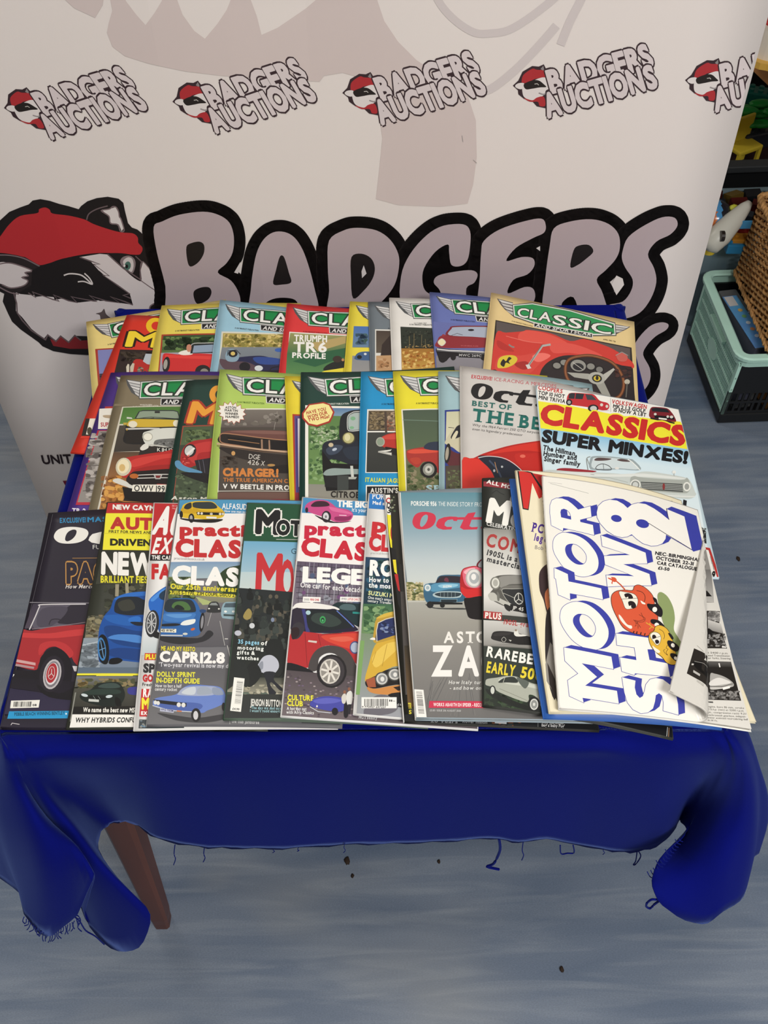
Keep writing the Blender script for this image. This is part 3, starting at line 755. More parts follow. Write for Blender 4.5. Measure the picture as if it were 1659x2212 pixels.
# ================================================================== cover printing, traced in the coordinates of enlarged views
AA, BB, CC = '@ 140 600 3.318\n', '@ 560 600 3.318\n', '@ 900 600 3.318\n'
DD, EE, FF = '@ 1100 800 2.968\n', '@ 0 1050 3.77\n', '@ 300 1050 3.77\n'
GG, HH, II = '@ 600 1050 3.77\n', '@ 840 1040 3.77\n', '@ 1100 1000 2.968\n'
MAST = '''@uv
p #55585a 4,4 15,6.6 16,21.5 10,17 6,10
p #d5d6d6 5,4.8 15,7.2 15,9.4 6.5,7
p #c9caca 6.6,7.6 15,10 15,12.2 8,9.8
p #dcdcdc 8,10.4 15,12.8 15,15 9.8,12.6
p #c4c5c5 10,13.2 15.2,15.6 15.3,17.8 11.5,15.6
p #d2d2d2 11.8,16.2 15.4,18.4 15.6,20.6 13,18.4
p #55585a 98,4 87,6.2 86.6,20 92,16 96,10
p #d5d6d6 96.6,5 87,7.4 87,9.6 95,7.4
p #c9caca 95,8 87,10.4 87,12.6 93.4,10.2
p #d0d0d0 93,11 87,13.4 87,15.6 91,13.4
p #4a4e4c 14.4,6.2 45,4.2 87,4.6 88,21.4 16,23.2
p #e3e4e2 14.9,6.9 45,4.9 86.5,5.2 87.4,20.7 16.4,22.4
p #178a48 15.8,7.6 45,5.7 85.8,6 86.5,20 17,21.5
p #0f7038 15.8,7.6 45,5.7 85.8,6 85.9,8 45,8 16,9.6
t #f2f2ee 11.6 18.2 19.8 84 18.6 b #2a3a30|CLASSIC
p #d8d8d6 30.6,22.6 73,22 72.4,28.6 31.2,29
p #1c1c1e 31.2,23.1 72.4,22.6 71.8,28 31.8,28.4
t #e2e2e0 3.6 32.6 27.6 71 27.2 k /.2|AND SPORTSCAR
t %s 1.5 13 30.3 30 30.2 b|A HAYMARKET PUBLICATION
'''
def K(P, col, cx, cy, w, h, win='#2a2e34', chrome='#cfcfcf', dark='#16161a'):
    """small car seen from the front"""
    L = []
    X = lambda *q: ' '.join('%.1f,%.1f'%(cx+a*w, cy+b*h) for a, b in q)
    L.append('p %s %s'%(dark, X((-.44,.2),(-.3,.2),(-.3,.5),(-.42,.5)))); L.append('p %s %s'%(dark, X((.44,.2),(.3,.2),(.3,.5),(.42,.5))))
    L.append('p %s %s'%(col, X((-.3,-.1),(-.22,-.48),(.22,-.48),(.3,-.1)))); L.append('p %s %s'%(win, X((-.25,-.12),(-.19,-.42),(.19,-.42),(.25,-.12))))
    L.append('s %s %s'%(col, X((-.48,.25),(-.47,-.02),(-.3,-.14),(.3,-.14),(.47,-.02),(.48,.25),(.3,.36),(-.3,.36))))
    L.append('p %s %s'%(dark, X((-.2,.04),(.2,.04),(.18,.2),(-.18,.2)))); L.append('c %s %.1f %s'%(chrome, h*.05, X((-.46,.24),(.46,.24))))
    for sx in (-.34, .34): L.append('e #e8e6da %.1f %.1f %.1f %.1f'%(cx+sx*w, cy+.08*h, w*.075, h*.1))
    P.run('\n'.join(L))
def bars(P, x0, y0, x1, y1, horiz=True, col='#222222', n=26):
    """bar code block: white box with stripes"""
    L = ['p #ecece8 %g,%g %g,%g %g,%g %g,%g'%(x0,y0,x1,y0,x1,y1,x0,y1)]
    rr = random.Random(int(x0*7+y0)); t = .08
    while t < .78 if True else 0:
        wv = rr.choice((.008,.014,.02))
        if horiz:
            a = x0+(x1-x0)*t; b = a+(x1-x0)*wv; ya = y0+(y1-y0)*.15; yb = y0+(y1-y0)*.8
            L.append('p %s %g,%g %g,%g %g,%g %g,%g'%(col, a,ya,b,ya,b,yb,a,yb))
        else:
            a = y0+(y1-y0)*t; b = a+(y1-y0)*wv; xa = x0+(x1-x0)*.2; xb = x0+(x1-x0)*.85
            L.append('p %s %g,%g %g,%g %g,%g %g,%g'%(col, xa,a,xb,a,xb,b,xa,b))
        t += wv+rr.choice((.01,.016,.024))
    P.run('\n'.join(L))
m = MAGS
def mast(k, small='#3a3a38'): m[k].P.run(MAST.replace('%s', small))
# ---------------------------------------------------------------- back row
mast('a1'); m['a1'].P.run(AA+'''
p #a83c30 218,512 420,500 420,900 250,900
p #7f86bd 236,520 420,508 420,680 248,700
p #3c3440 248,690 420,670 420,900 262,900
b 30 12 250 700 330 740 #6a4038 #564a58
''')
m['a2'].P.run(AA+'''
e #f2c62a 648,345 66,58
e #d83a2a 655,345 34,30
t #f5da3a 104 428 490 668 498 k /.25 S.11 #2a1a14|M
t #f5da3a 104 690 500 900 508 k /.25 S.11 #2a1a14|G
p #2c2220 396,514 1000,530 900,1100 250,1120
b 40 30 400 530 620 600 #3a3428 #241c1a #40382e
s #b52c26 480,640 500,590 540,585 590,600 640,590 700,600 700,700 480,690
p #d6d0be 440,640 452,618 462,622 462,690 444,690
p #c9c2ae 468,640 486,612 500,616 488,690 470,690
p #b9c4cc 560,600 580,545 700,550 700,640 590,620
b 16 14 520 640 620 690 #6a6a58 #94907e #4a4a40
p #d83a2a 250,880 180,1060 110,1150 400,1160 460,900
p #2a2422 150,1010 230,1010 200,1135 120,1135
p #efe8da 180,1010 240,1010 215,1125 152,1125
e #4a4436 178,1100 18,28
''')
mast('a3'); m['a3'].P.run(AA+'''
p #a8402e 694,408 1500,402 1480,1200 620,1200
g #31502c #5f7a45 706,418 1500,412 1500,560 690,560
b 90 34 700 425 1100 520 #284a24 #4d6e38 #6b8a50 #22381e
g #a9a3b2 #8f8b9c 690,540 1500,540 1500,1200 636,1200
s #cf2f30 700,580 712,545 760,545 830,552 920,545 1000,545 1100,555 1200,580 1200,690 1000,640 940,670 880,690 760,680 705,640
p #e2413c 720,552 900,560 1100,565 1100,590 720,575
s #f0ece2 815,545 830,530 870,520 905,525 915,550 850,556
p #1f2628 898,545 912,480 1070,470 1070,540
p #8ea2b8 915,540 926,488 1070,480 1070,532
C #c8c8c8 5 898,548 912,478 1000,470 1075,468
s #c88a70 872,505 880,482 900,480 908,500 900,530 880,530
e #232021 728,625 26,58 8
e #a8a49c 722,622 14,36 8
e #232021 990,672 56,46
e #8c8880 1000,680 30,28
''')
mast('a4'); m['a4'].P.run(AA+'''
p #dcdccd 1124,386 2200,440 2100,1400 1040,1400
g #b8a558 #8e8840 1134,398 2200,450 2200,520 1126,510
b 160 22 1140 405 1600 500 #c9b468 #a09048 #d6c27c #8a8240
g #7f8890 #6a727c 1126,500 2200,515 2200,700 1090,700
s #23264a 1170,590 1260,570 1400,560 1480,575 1560,585 1900,600 1900,700 1300,690 1200,640
s #5a4650 1110,585 1200,600 1300,605 1380,640 1400,680 1300,690 1150,660
s #2e4a92 1350,575 1450,570 1560,588 1560,620 1400,620
s #8aa6b8 1150,565 1170,520 1215,515 1250,560 1230,600 1170,600
e #1c1c22 1205,545 34,26
e #d8c070 1205,545 16,14
c #26262c 5 1165,560 1170,525 1230,520 1260,550
e #d4dce0 1390,650 30,20
e #191920 1290,640 40,34
C #181820 7 1470,690 1480,650 1540,640 1600,660
e #3a62b0 1535,520 30,14
p #181820 1090,690 1600,660 1600,720 1090,720
''')
mast('a5','#8a2024'); m['a5'].P.run(BB+'''
p #ecebe4 216,388 1400,430 1300,1400 150,1400
g #9a9a60 #46734a 222,396 1300,436 1300,560 200,540
g #3a7048 #5b8a52 200,540 1300,560 1300,700 190,700
p #b8a26a 360,470 620,420 620,470 420,530
p #2b6040 240,600 420,540 640,500 640,560 400,640
t #f4f3ee 44 250 455 486 462 k|TRIUMPH
t #f4f3ee 66 245 530 484 534 k|TR6
t #f4f3ee 36 236 574 476 582 k|PROFILE
s #1d2320 470,640 520,610 560,600 620,590 700,600 700,670 480,670
e #3a3028 560,585 34,24
e #c08a60 600,590 10,10
p #e6d840 470,668 650,640 650,700 400,700
''')
mast('a6'); m['a6'].P.run(BB+'''
g #4a74b8 #6a86a0 678,348 1400,360 1400,500 668,500
b 30 26 690 400 780 480 #3c5a52 #4a6a70 #35506a
g #8a8e92 #a09c98 668,560 1400,560 1400,800 655,800
s #40608c 690,560 720,535 790,530 900,540 900,590 700,590
e #16181c 718,570 18,14
e #e0e4e4 760,548 10,8
''')
mast('a7','#2a3238'); m['a7'].P.run(BB+'''
p #dcdcd6 830,370 1500,385 1500,1200 830,1200
g #4a4038 #5f5548 838,380 1500,395 1500,540 838,540
p #332a26 880,480 940,410 1000,400 1000,560 870,560
g #c09a70 #b8906a 838,560 1500,540 1500,800 838,800
b 14 26 850 580 930 650 #caa680 #ae8258
''')
mast('a8'); m['a8'].P.run(BB+'''
p #ecebe6 1100,318 1230,318 1230,334 1100,334
t #3a3a38 9 1108 332 1200 332 b|OCTOBER 1987
g #2c352c #20281f 1012,352 1900,400 1900,520 1018,520
b 60 8 1030 380 1240 500 #3c4638 #182018 #4a4c40 #141a14
c #8a7a50 3 1075,420 1078,510
c #8a7a50 3 1110,400 1108,510
c #7a7050 3 1165,410 1162,500
c #7a7050 3 1190,440 1192,500
g #a0702c #c8a04c 1018,508 1900,520 1900,700 1022,700
b 90 14 1025 520 1270 650 #d8b060 #b07a34 #e0bf74 #a86a28
b 24 5 1040 480 1240 505 #c8a868 #a88850
''')
mast('a9','#30345c'); m['a9'].P.run(CC+'''
g #6a74b0 #5f6aa6 120,315 900,400 900,900 130,900
g #8a8890 #6c6a72 140,560 900,600 900,900 140,900
s #8f2c34 150,450 170,420 240,410 500,425 640,440 640,500 520,500 400,505 150,500
s #7c2630 215,415 235,365 262,348 400,345 560,355 600,430 400,425
s #aab4c6 232,412 250,368 270,356 400,353 540,362 560,428 400,424
c #3a2a30 3 250,415 290,400 330,412
e #26242c 390,376 22,8
s #141318 145,505 260,515 500,530 640,535 640,600 480,595 440,570 260,565 210,600 170,600 150,560
c #d4d4d6 9 145,512 230,522 400,530 640,545
c #8a8c90 4 145,524 400,542 640,556
e #ece2b8 180,464 28,24
o #c8c8c8 4 152,464 180,438 208,464 180,490
e #18171b 186,575 30,36
e #18171b 262,570 20,24
p #1c1c20 300,540 480,548 478,580 300,572
t #b8b8b8 17 304 564 464 570 b|MWC 269C
t #c06068 7 316 492 440 496 b|SUNBEAM
e #9c3a40 192,414 10,8
''')
m['a10'].P.run(CC+'''
p #5a5658 575,148 690,178 694,280 630,226 600,190
p #d6d4d0 585,155 690,184 692,196 610,178
p #c6c4c0 604,182 690,204 692,218 622,202
p #d2d0cc 620,208 692,226 692,240 644,226
p #bcbab6 640,232 692,248 694,270 660,250
p #5a5658 1532,352 1425,334 1424,410 1450,395 1500,372
p #d2d0cc 1522,352 1425,340 1425,352 1505,362
p #c6c4c0 1502,366 1425,356 1425,370 1480,374
p #cac8c4 1478,380 1425,376 1425,394 1450,390
p #4c504c 684,192 830,178 1100,228 1424,322 1432,418 1250,420 1060,388 838,332 694,282
p #dfe0da 690,196 830,184 1100,234 1420,328 1426,412 1250,412 1060,380 838,325 698,276
p #2f9656 698,202 830,191 1100,241 1412,334 1418,402 1250,402 1060,370 838,316 706,270
t #f0efe8 62 718 276 960 318 b #2a3a30|CLA
t #f0efe8 66 972 330 1390 408 b #2a3a30|SSIC
p #d8d6d0 838,322 1262,398 1262,436 838,354
p #1e1e20 844,328 1256,404 1256,428 844,350
t #dedcd8 20 850 350 1250 420 k /.2|AND SPORTSCAR
t #6a5a38 7 680 314 830 352 b|A HAYMARKET PUBLICATION
t #6a5a38 8 1336 446 1426 462 b|APRIL 1982 75p
p #2a2420 566,304 1540,502 1566,900 1580,1700 470,1700 530,680
p #5c5452 572,312 820,362 1530,508 1530,620 1200,560 700,420 570,400
s #cf3d34 570,400 640,395 760,385 800,375 960,400 1100,455 1200,440 1330,480 1420,520 1540,600 1550,650 1440,620 1340,590 1200,560 1050,560 950,600 900,650 880,700 860,760 700,700 560,660 535,650
s #e2564a 730,410 760,385 830,380 960,410 1080,470 1000,480 860,470 740,450
s #b8332d 580,450 640,480 700,530 620,520 580,490
s #e0564c 960,480 1080,470 1200,500 1330,560 1250,565 1100,540 980,540
s #d64a40 600,560 740,560 860,540 930,560 860,640 800,690 700,690 600,680 560,640
s #f0766a 830,560 900,540 960,560 900,600 850,600
s #a82c28 700,620 780,600 820,640 760,660
p #2a2426 900,660 960,600 1050,560 1180,556 1330,590 1440,625 1540,640 1548,700 1568,900 1560,1200 900,1100 880,740 940,690
c #b0b2ae 15 800,632 880,520 900,490 960,480
c #5a5e5c 4 806,626 876,516 900,482
p #d8d8d4 780,626 806,622 822,650 796,656
s #dcc53c 578,640 590,580 640,558 700,560 722,585 700,620 650,645 600,650
s #2a2420 600,620 620,585 640,600 660,570 680,580 660,600 670,620 640,610 625,640
C #8a8a86 10 660,480 680,495 700,500
C #e8766a 5 640,420 800,460 900,470
e #1b191b 1005,632 38,30 10
e #1b191b 1058,610 38,28 10
e #1b191b 1158,632 66,52 10
e #1b191b 1250,640 38,32 10
e #1b191b 1310,660 34,28 10
e #8a8a84 1005,632 28,21 10
e #8a8a84 1058,610 28,20 10
e #94948e 1158,632 56,42 10
e #26262a 1158,640 40,26 10
e #8a8a84 1248,638 28,22 10
e #7c7c78 1310,660 24,20 10
c #d8d8d0 3 1120,610 1190,660
o #6a3a20 22 1065,660 1090,590 1180,562 1280,565 1400,610 1470,700 1482,790 1440,860 1330,870 1180,820 1090,740
o #94603c 9 1065,660 1090,590 1180,562 1280,565 1400,610 1470,700 1482,790 1440,860 1330,870 1180,820 1090,740
p #a8a8a0 1078,680 1230,690 1260,700 1250,735 1130,716
p #b8b8b0 1330,700 1410,650 1420,660 1350,740
p #9c9c94 1270,740 1340,745 1390,850 1340,860
e #b0b0a8 1290,722 62,44 8
e #2c2c2a 1292,724 36,28 8
e #d4bc38 1292,724 24,19 8
s #2a2420 1282,728 1286,708 1296,704 1304,722 1296,736
s #c86056 1430,560 1470,540 1510,565 1500,600 1450,600
c #9a9a96 5 1425,560 1470,535 1515,560
e #b8b4a4 1508,748 20,18
c #6a6860 8 1508,760 1500,860
b 14 20 1420 640 1540 720 #3a2624 #4a2e2a
''')
# ---------------------------------------------------------------- middle row
mast('b1','#b8b0d8'); m['b1'].P.run(AA+'''
p #efece2 248,940 600,925 560,1085 238,1085
p #b43a34 290,924 360,922 360,936 286,938
s #b8a488 272,990 300,985 360,990 360,1010 290,1005
t #b02838 28 258 1068 350 1066 k|SUPER
p #b62a3c 235,1095 600,1090 560,1630 78,1630
p #8f8a86 246,1100 600,1095 560,1610 92,1610
b 90 30 150 1110 320 1600 #a8a29c #6c6662 #b4aeaa #585250
c #4a4440 4 205,1180 300,1172
c #4a4440 4 190,1260 290,1250
c #4a4440 4 172,1350 270,1345
c #4a4440 4 150,1440 250,1432
c #4a4440 4 130,1530 240,1520
t #ece8f4 32 52 1686 150 1690 k|TR 2
''')
mast('b2','#d8d4c6'); m['b2'].P.run(AA+'''
p #857a62 150,906 560,906 560,922 150,922
t #d8d4c6 9 540 916 625 916 b|MARCH 1984
p #d8d4c4 414,926 1600,940 1500,1800 234,1680
g #4d7a38 #5c8a44 420,932 1600,940 1600,1060 392,1050
b 30 20 420 1040 560 1090 #b0a040 #7a9440 #c8a848
g #4e483f #3d3833 392,1060 1600,1060 1600,1250 350,1250
g #5a4636 #c08040 350,1250 800,1250 700,1690 240,1690
b 60 34 260 1420 420 1680 #c8883c #a86c30 #8a5a30 #d8a050
g #2e2a28 #241f1c 560,1180 1600,1180 1500,1700 420,1600
s #1f1f20 450,1040 520,1020 800,1030 870,1050 850,1180 700,1190 440,1190 430,1110
p #2f3436 500,1012 530,960 560,950 780,950 812,960 830,1020
p #8fa08c 512,1008 538,962 560,957 780,957 806,964 822,1010
c #26282a 4 512,1012 620,1000 822,1014
c #26282a 3 560,1014 640,1006
p #2a2a2a 645,958 682,958 682,972 645,972
s #d2b23c 452,1040 480,1020 560,1014 800,1022 850,1032 850,1062 640,1072 460,1068
c #c9c9c4 12 438,1086 600,1082 680,1084
p #25221f 430,1100 620,1098 600,1180 440,1190
e #e9e4cc 488,1052 32,24
e #e9e4cc 800,1046 24,24
e #c8a030 446,1090 6,7
p #dcdcd4 445,1000 480,1004 486,1014 444,1012
s #d9dcd4 560,1120 600,1100 700,1080 860,1080 900,1100 880,1240 700,1200 620,1210 570,1180
e #b8b8ac 594,1142 38,32
e #efeee0 596,1142 30,25
s #6c6e6c 640,1180 680,1160 830,1155 850,1190 820,1215 660,1210
b 20 10 660 1170 800 1200 #8a8c8a #505250
c #c4c4bc 10 542,1222 620,1200 700,1210 760,1225
s #e2e2da 540,1228 560,1200 590,1190 600,1220 560,1240
p #1a1a1a 655,1216 860,1222 860,1256 652,1250
t #dcdcd4 24 662 1246 772 1250 b|KJH 12
t #dcdcd4 24 784 1250 860 1252 b|5 C
s #b82c2a 380,1330 440,1292 560,1270 700,1250 860,1240 880,1500 700,1500 600,1440 470,1440 400,1420
s #d0403a 470,1320 560,1288 760,1262 860,1262 860,1290 700,1300 500,1360
s #a02624 500,1380 620,1350 800,1340 860,1350 860,1400 520,1410
e #cfc9b0 422,1358 56,66 14
e #efe4c0 420,1354 42,52 14
e #d8b878 412,1364 22,26
s #1e1a1a 440,1455 480,1400 560,1386 860,1376 880,1480 620,1478 500,1490
c #d0d0ca 6 520,1418 640,1412 860,1412
c #d0d0ca 6 520,1440 640,1436 860,1436
e #b8682c 497,1424 32,18
p #b8b8b4 636,1414 700,1414 686,1446 650,1446
p #7a2a2a 650,1420 690,1420 680,1438 656,1438
s #d8d8d0 345,1462 380,1440 440,1462 520,1496 860,1490 860,1512 520,1516 440,1500
p #161414 412,1500 520,1520 860,1540 860,1660 500,1600 430,1580
p #ece9dc 488,1486 900,1486 900,1544 482,1534
t #1e1e20 42 498 1532 716 1538 b|OWV 199
t #1e1e20 42 726 1538 860 1540 b|9G
c #dcd8cc 4 414,930 234,1676
''')
m['b3'].P.run(AA+'''
e #e8a03a 1096,838 60,66
e #1f4038 1110,838 32,34
t #eba23c 146 868 1036 1090 1046 k /.25 S.11 #a83a28|M
p #9c4a3a 844,1062 1700,1075 1700,1900 740,1900
g #4a5c40 #556848 852,1070 1700,1083 1700,1220 826,1220
b 50 22 860 1090 1040 1180 #5a6c48 #3c4c34 #66784e
g #3c463a #4a5a40 826,1200 1700,1220 1700,1800 760,1800
b 60 16 790 1400 1020 1580 #52624a #3a4636 #5e6e52
s #a8282a 828,1310 845,1230 900,1180 1000,1160 1300,1150 1300,1460 1060,1440 960,1350 900,1360 850,1350
s #c23a38 870,1240 930,1195 1060,1175 1060,1240 960,1260 940,1330 900,1310
e #2a2224 898,1240 44,48 25
e #c8ccc8 892,1240 32,38 25
p #e8e8e4 870,1262 925,1216 935,1226 880,1276
b 20 8 840 1270 900 1340 #d05048 #80201f #e06a60
p #26242a 930,1310 1060,1290 1060,1450 1000,1440 950,1380
c #6a6a78 3 960,1310 975,1390
c #6a6a78 3 990,1305 1005,1400
s #5c92b8 790,1320 820,1312 860,1350 980,1390 960,1402 860,1390 800,1360
s #1d1c1e 830,1400 960,1400 1060,1420 1060,1480 940,1450
c #3a2018 4 1020,1440 1060,1470
t #e6e8dc 26 760 1592 1080 1602 k /.2|Aston Mar
''')
mast('b4','#5a7a30'); m['b4'].P.run(AA+'''
p #e8e8d8 1128,940 2300,965 2300,1900 1080,1900
g #7a746c #5c5450 1136,948 2300,973 2300,1090 1118,1080
p #4c4640 1118,1075 2300,1095 2300,1900 1090,1900
c #b8b4aa 2 1522,960 1500,1090
b 24 26 1130 970 1560 1060 #8a847c #6c665e
s #6b4640 1110,1130 1160,1100 1300,1095 1480,1095 1700,1105 2000,1120 2000,1180 1600,1180 1200,1140
s #7f5a52 1180,1102 1360,1096 1600,1104 1900,1116 1900,1130 1400,1120
s #26211f 1112,1130 1160,1120 1400,1150 1600,1165 2000,1180 2000,1270 1600,1255 1400,1245 1120,1190
o #a87a5c 7 1112,1150 1130,1118 1250,1128 1420,1150 1600,1166 2000,1182 2000,1245 1600,1245 1420,1234 1250,1205 1130,1185
p #151314 1165,1140 1400,1165 1400,1220 1172,1190
p #151314 1478,1172 2000,1190 2000,1240 1482,1232
p #a08068 1406,1160 1418,1160 1420,1238 1408,1238
p #a08068 1460,1165 1470,1165 1474,1240 1462,1240
c #9c7450 5 1170,1160 1395,1190
c #c4a488 12 1090,1190 1180,1205 1420,1235 1600,1250 2000,1262
c #6a5240 5 1090,1206 1420,1250 2000,1280
s #2b2624 1120,1215 1420,1255 1700,1280 2000,1290 2000,1400 1700,1390 1400,1330 1240,1290 1150,1250
e #c89a60 1208,1260 14,16
e #b08850 1480,1345 28,9
s #1c1918 1440,1370 1600,1340 1800,1360 1800,1400 1500,1400
t #d8d4cc 34 1318 1298 1398 1306 r|DGE
t #d8d4cc 34 1310 1340 1390 1346 r|426
t #d8d4cc 34 1404 1348 1430 1350 r /.1|X
b 40 16 1110 1280 1240 1360 #4a4038 #3a322c
t #cf8240 52 1134 1420 1530 1428 h|CHARGER!
t #c0783c 26 1136 1462 1660 1474 k|THE TRUE AMERICAN CAR
t #eeece6 32 1132 1512 1700 1526 k|V W BEETLE IN PROFILE
c #e0ddd2 4 1096,1532 2300,1556
g #6a5048 #7a4a44 1096,1540 2300,1560 2300,1900 1090,1900
s #8a3038 1380,1610 1480,1590 1600,1590 1700,1600 1700,1660 1400,1640
p #f2efe6 1188,888 1204,918 1226,898 1234,926 1262,912 1264,940 1296,942 1280,964 1300,982 1276,994 1286,1020 1258,1018 1252,1042 1228,1030 1212,1054 1198,1030 1172,1042 1166,1018 1134,1024 1136,1000 1106,990 1120,974 1090,958 1116,944 1104,918 1138,920 1144,894 1170,912
c #b0543c 3 1188,888 1204,918 1226,898 1234,926 1262,912 1264,940 1296,942 1280,964 1300,982 1276,994 1286,1020 1258,1018 1252,1042 1228,1030 1212,1054 1198,1030 1172,1042 1166,1018 1134,1024 1136,1000 1106,990 1120,974 1090,958 1116,944 1104,918 1138,920 1144,894 1170,912 1188,888
t #222222 16 1150 940 1228 942 k|ASTON
t #222222 16 1146 960 1240 964 k|MARTIN
t #222222 16 1148 983 1244 987 k|WINNER
t #222222 16 1152 1006 1248 1010 k|NAMED!
''')
mast('b5'); m['b5'].P.run(BB+'''
p #b03826 238,978 900,990 900,1800 260,1800
p #5a4c86 252,990 900,1000 900,1560 262,1560
p #d8d4dc 276,1010 300,1010 300,1500 282,1500
p #3c3474 262,1010 272,1010 280,1560 268,1560
g #7c2438 #b02c30 262,1540 900,1545 900,1800 262,1800
''')
mast('b6','#dfe4dc'); m['b6'].P.run(BB+'''
p #ecebe2 330,915 1600,900 1600,1900 330,1900
g #5a7ea6 #8aa4b8 352,930 1600,915 1600,1000 352,1000
g #5a8048 #6e8e54 352,985 1600,980 1600,1540 352,1540
b 170 20 360 1060 580 1460 #6c9058 #4c7040 #86a670 #3c5c36
b 60 12 370 1080 560 1200 #b4c2a0 #8aa67a
g #8a8a80 #9c968a 352,1480 1600,1470 1600,1800 352,1800
s #1c2026 580,1160 575,1060 590,990 640,960 720,948 1000,950 1000,1250 800,1180 650,1180
s #aab8b4 640,1080 640,1000 670,975 720,968 1000,965 1000,1060 720,1090 660,1094
o #d8dcd8 5 634,1086 634,1000 664,970 720,960 1000,958 1000,1070 720,1096 660,1100
e #7cb088 672,1010 18,14
e #7cb088 664,1076 16,10
s #1d2430 455,1200 500,1170 600,1160 700,1170 760,1190 1000,1200 1000,1380 760,1380 620,1330 520,1300 480,1340 455,1280
s #3a4658 480,1230 540,1200 600,1210 560,1260 500,1270
e #b8c4d4 540,1232 18,10 -20
s #26303e 600,1230 700,1210 760,1230 720,1300 640,1300
e #4a4630 640,1152 48,44
e #b8b47c 640,1150 40,38
e #d8d4a8 632,1146 20,26
e #c8b898 514,1200 18,15
p #0e0f12 450,1240 520,1330 700,1340 1000,1360 1000,1540 720,1520 480,1530 455,1400
s #8fa09c 470,1390 520,1368 620,1370 800,1376 1000,1380 1000,1420 700,1410 480,1420
p #1c1e20 470,1420 1000,1420 1000,1510 700,1520 470,1500
p #3c4240 560,1420 640,1420 640,1520 560,1530
p #c8ccc4 652,1350 672,1350 680,1440 660,1440
p #b0b4ac 640,1430 700,1430 690,1446 640,1446
t #24211e 42 512 1574 760 1582 k|CITROEN
p #a8342a 356,908 462,892 508,908 540,965 528,1000 508,1040 416,1070 350,1058 308,1010 306,972
p #f2e79a 362,916 458,902 500,916 528,966 516,998 498,1030 414,1058 358,1046 320,1006 318,976
t #b0342a 22 340 982 480 952 k|HAVE YOU
t #b0342a 22 346 1012 492 978 k|WON OUR
t #b0342a 22 354 1034 506 1006 k|TWO MGs?
''')
mast('b7','#123c5c'); m['b7'].P.run(BB+'''
p #e9e9e2 774,944 1600,950 1600,1410 760,1400
g #6a5c48 #48443c 784,954 1600,958 1600,1100 776,1100
b 70 18 790 960 900 1090 #7c6c50 #544a3a #8a7a5c
b 50 18 900 960 990 1100 #a8886c #8c5c48 #6a5a4a #b09a80
p #4c4038 896,960 912,960 918,1110 902,1120
g #3c3f3c #2f3230 776,1110 1600,1110 1600,1400 768,1395
s #b5342c 850,1190 860,1160 900,1130 960,1115 1100,1110 1100,1240 960,1240 880,1210
s #cc4a3e 880,1150 940,1125 1100,1120 1100,1150 940,1160
e #a8a89c 868,1178 32,34
e #8a9a86 868,1178 24,26
s #1c1c1c 900,1215 980,1225 1100,1235 1100,1290 960,1270
p #d8d8d0 850,1245 950,1232 940,1244 880,1256 950,1256 945,1275
c #b8b8b0 7 852,1250 950,1272
t #d9dc4a 30 760 1464 1060 1474 k|ITALIAN JAGUAR
p #e9e9e2 764,1488 1600,1496 1600,1900 760,1900
p #181a1c 772,1497 1600,1504 1600,1900 768,1900
t #ecece6 34 796 1544 994 1544 k S.05|AUSTIN'S
''')
mast('b8','#5a5a20'); m['b8'].P.run(BB+'''
p #e6e4d2 1018,944 1900,950 1900,1700 1060,1700
g #4a5a4a #55664c 1028,952 1900,958 1900,1220 1048,1230
c #6a8070 6 1030,1020 1290,1030
g #6c6a50 #5c6a40 1048,1230 1900,1220 1900,1640 1060,1640
b 130 22 1060 1340 1300 1540 #7c7458 #5a6640 #8c8468 #4c5a38
s #a8352e 1055,1260 1070,1235 1180,1215 1300,1218 1420,1220 1420,1400 1280,1400 1250,1340 1180,1320 1140,1360 1100,1345 1065,1310
s #d8503c 1062,1250 1120,1230 1300,1236 1300,1250 1120,1262
s #b8402f 1080,1300 1140,1290 1160,1320 1120,1340
s #2c3548 1182,1225 1210,1185 1300,1175 1420,1180 1420,1235 1280,1240
e #1a1a18 1214,1378 62,60 10
e #8c8e84 1214,1376 42,44 10
e #c4c4ba 1214,1376 26,28 10
e #55564e 1214,1376 10,11
t #a8ccd4 40 1196 1530 1400 1530 k S.06|SPIT
''')
mast('b9','#4a6870'); m['b9'].P.run(BB+'''
p #2c3c88 1330,950 2200,960 2200,1800 1330,1800
g #c8c8a8 #d8d4b8 1342,962 2200,975 2200,1180 1336,1180
c #3a3428 4 1355,1074 1400,1078
s #c9c4a8 1330,1180 1370,1110 1420,1060 1500,1050 1600,1060 1600,1300 1450,1260 1390,1220 1350,1200
s #24262c 1372,1150 1400,1090 1430,1058 1500,1052 1500,1100 1420,1150
s #d8d2b4 1380,1150 1410,1100 1425,1110 1400,1160
s #5c2a30 1340,1220 1420,1260 1600,1280 1600,1360 1400,1360 1340,1320
g #4a4038 #64664a 1334,1350 2200,1350 2200,1800 1340,1800
e #1f1c1c 1350,1260 22,72 6
e #a8a090 1346,1262 12,48 6
b 30 14 1350 1380 1440 1520 #6c7450 #565c40
''')
m['b10'].P.run(CC+'''
p #b8b6b2 306,640 320,640 330,1600 316,1600
t #c03440 24 392 720 540 736 k|EXCLUSIVE!
t #c05a62 24 556 738 1000 790 r|ICE-RACING A MERCEDES
t #26a 1 0 0 1 0 r|.
''')
OCT = '''
s {c} 0,62 6,28 22,8 50,0 78,4 98,16 104,40 94,72 72,92 40,98 14,90
s {b} 34,76 36,50 44,28 58,16 68,22 66,46 56,70 42,84
p {c} 108,58 116,42 140,30 168,26 196,28 204,32 196,52 182,50 178,42 156,46 144,60 142,76 152,84 176,84 172,98 136,100 114,92 104,78
p {c} 204,30 232,30 246,8 280,2 270,30 312,30 306,44 262,44 252,80 262,86 290,84 286,98 226,100 210,88 226,44 198,44
'''
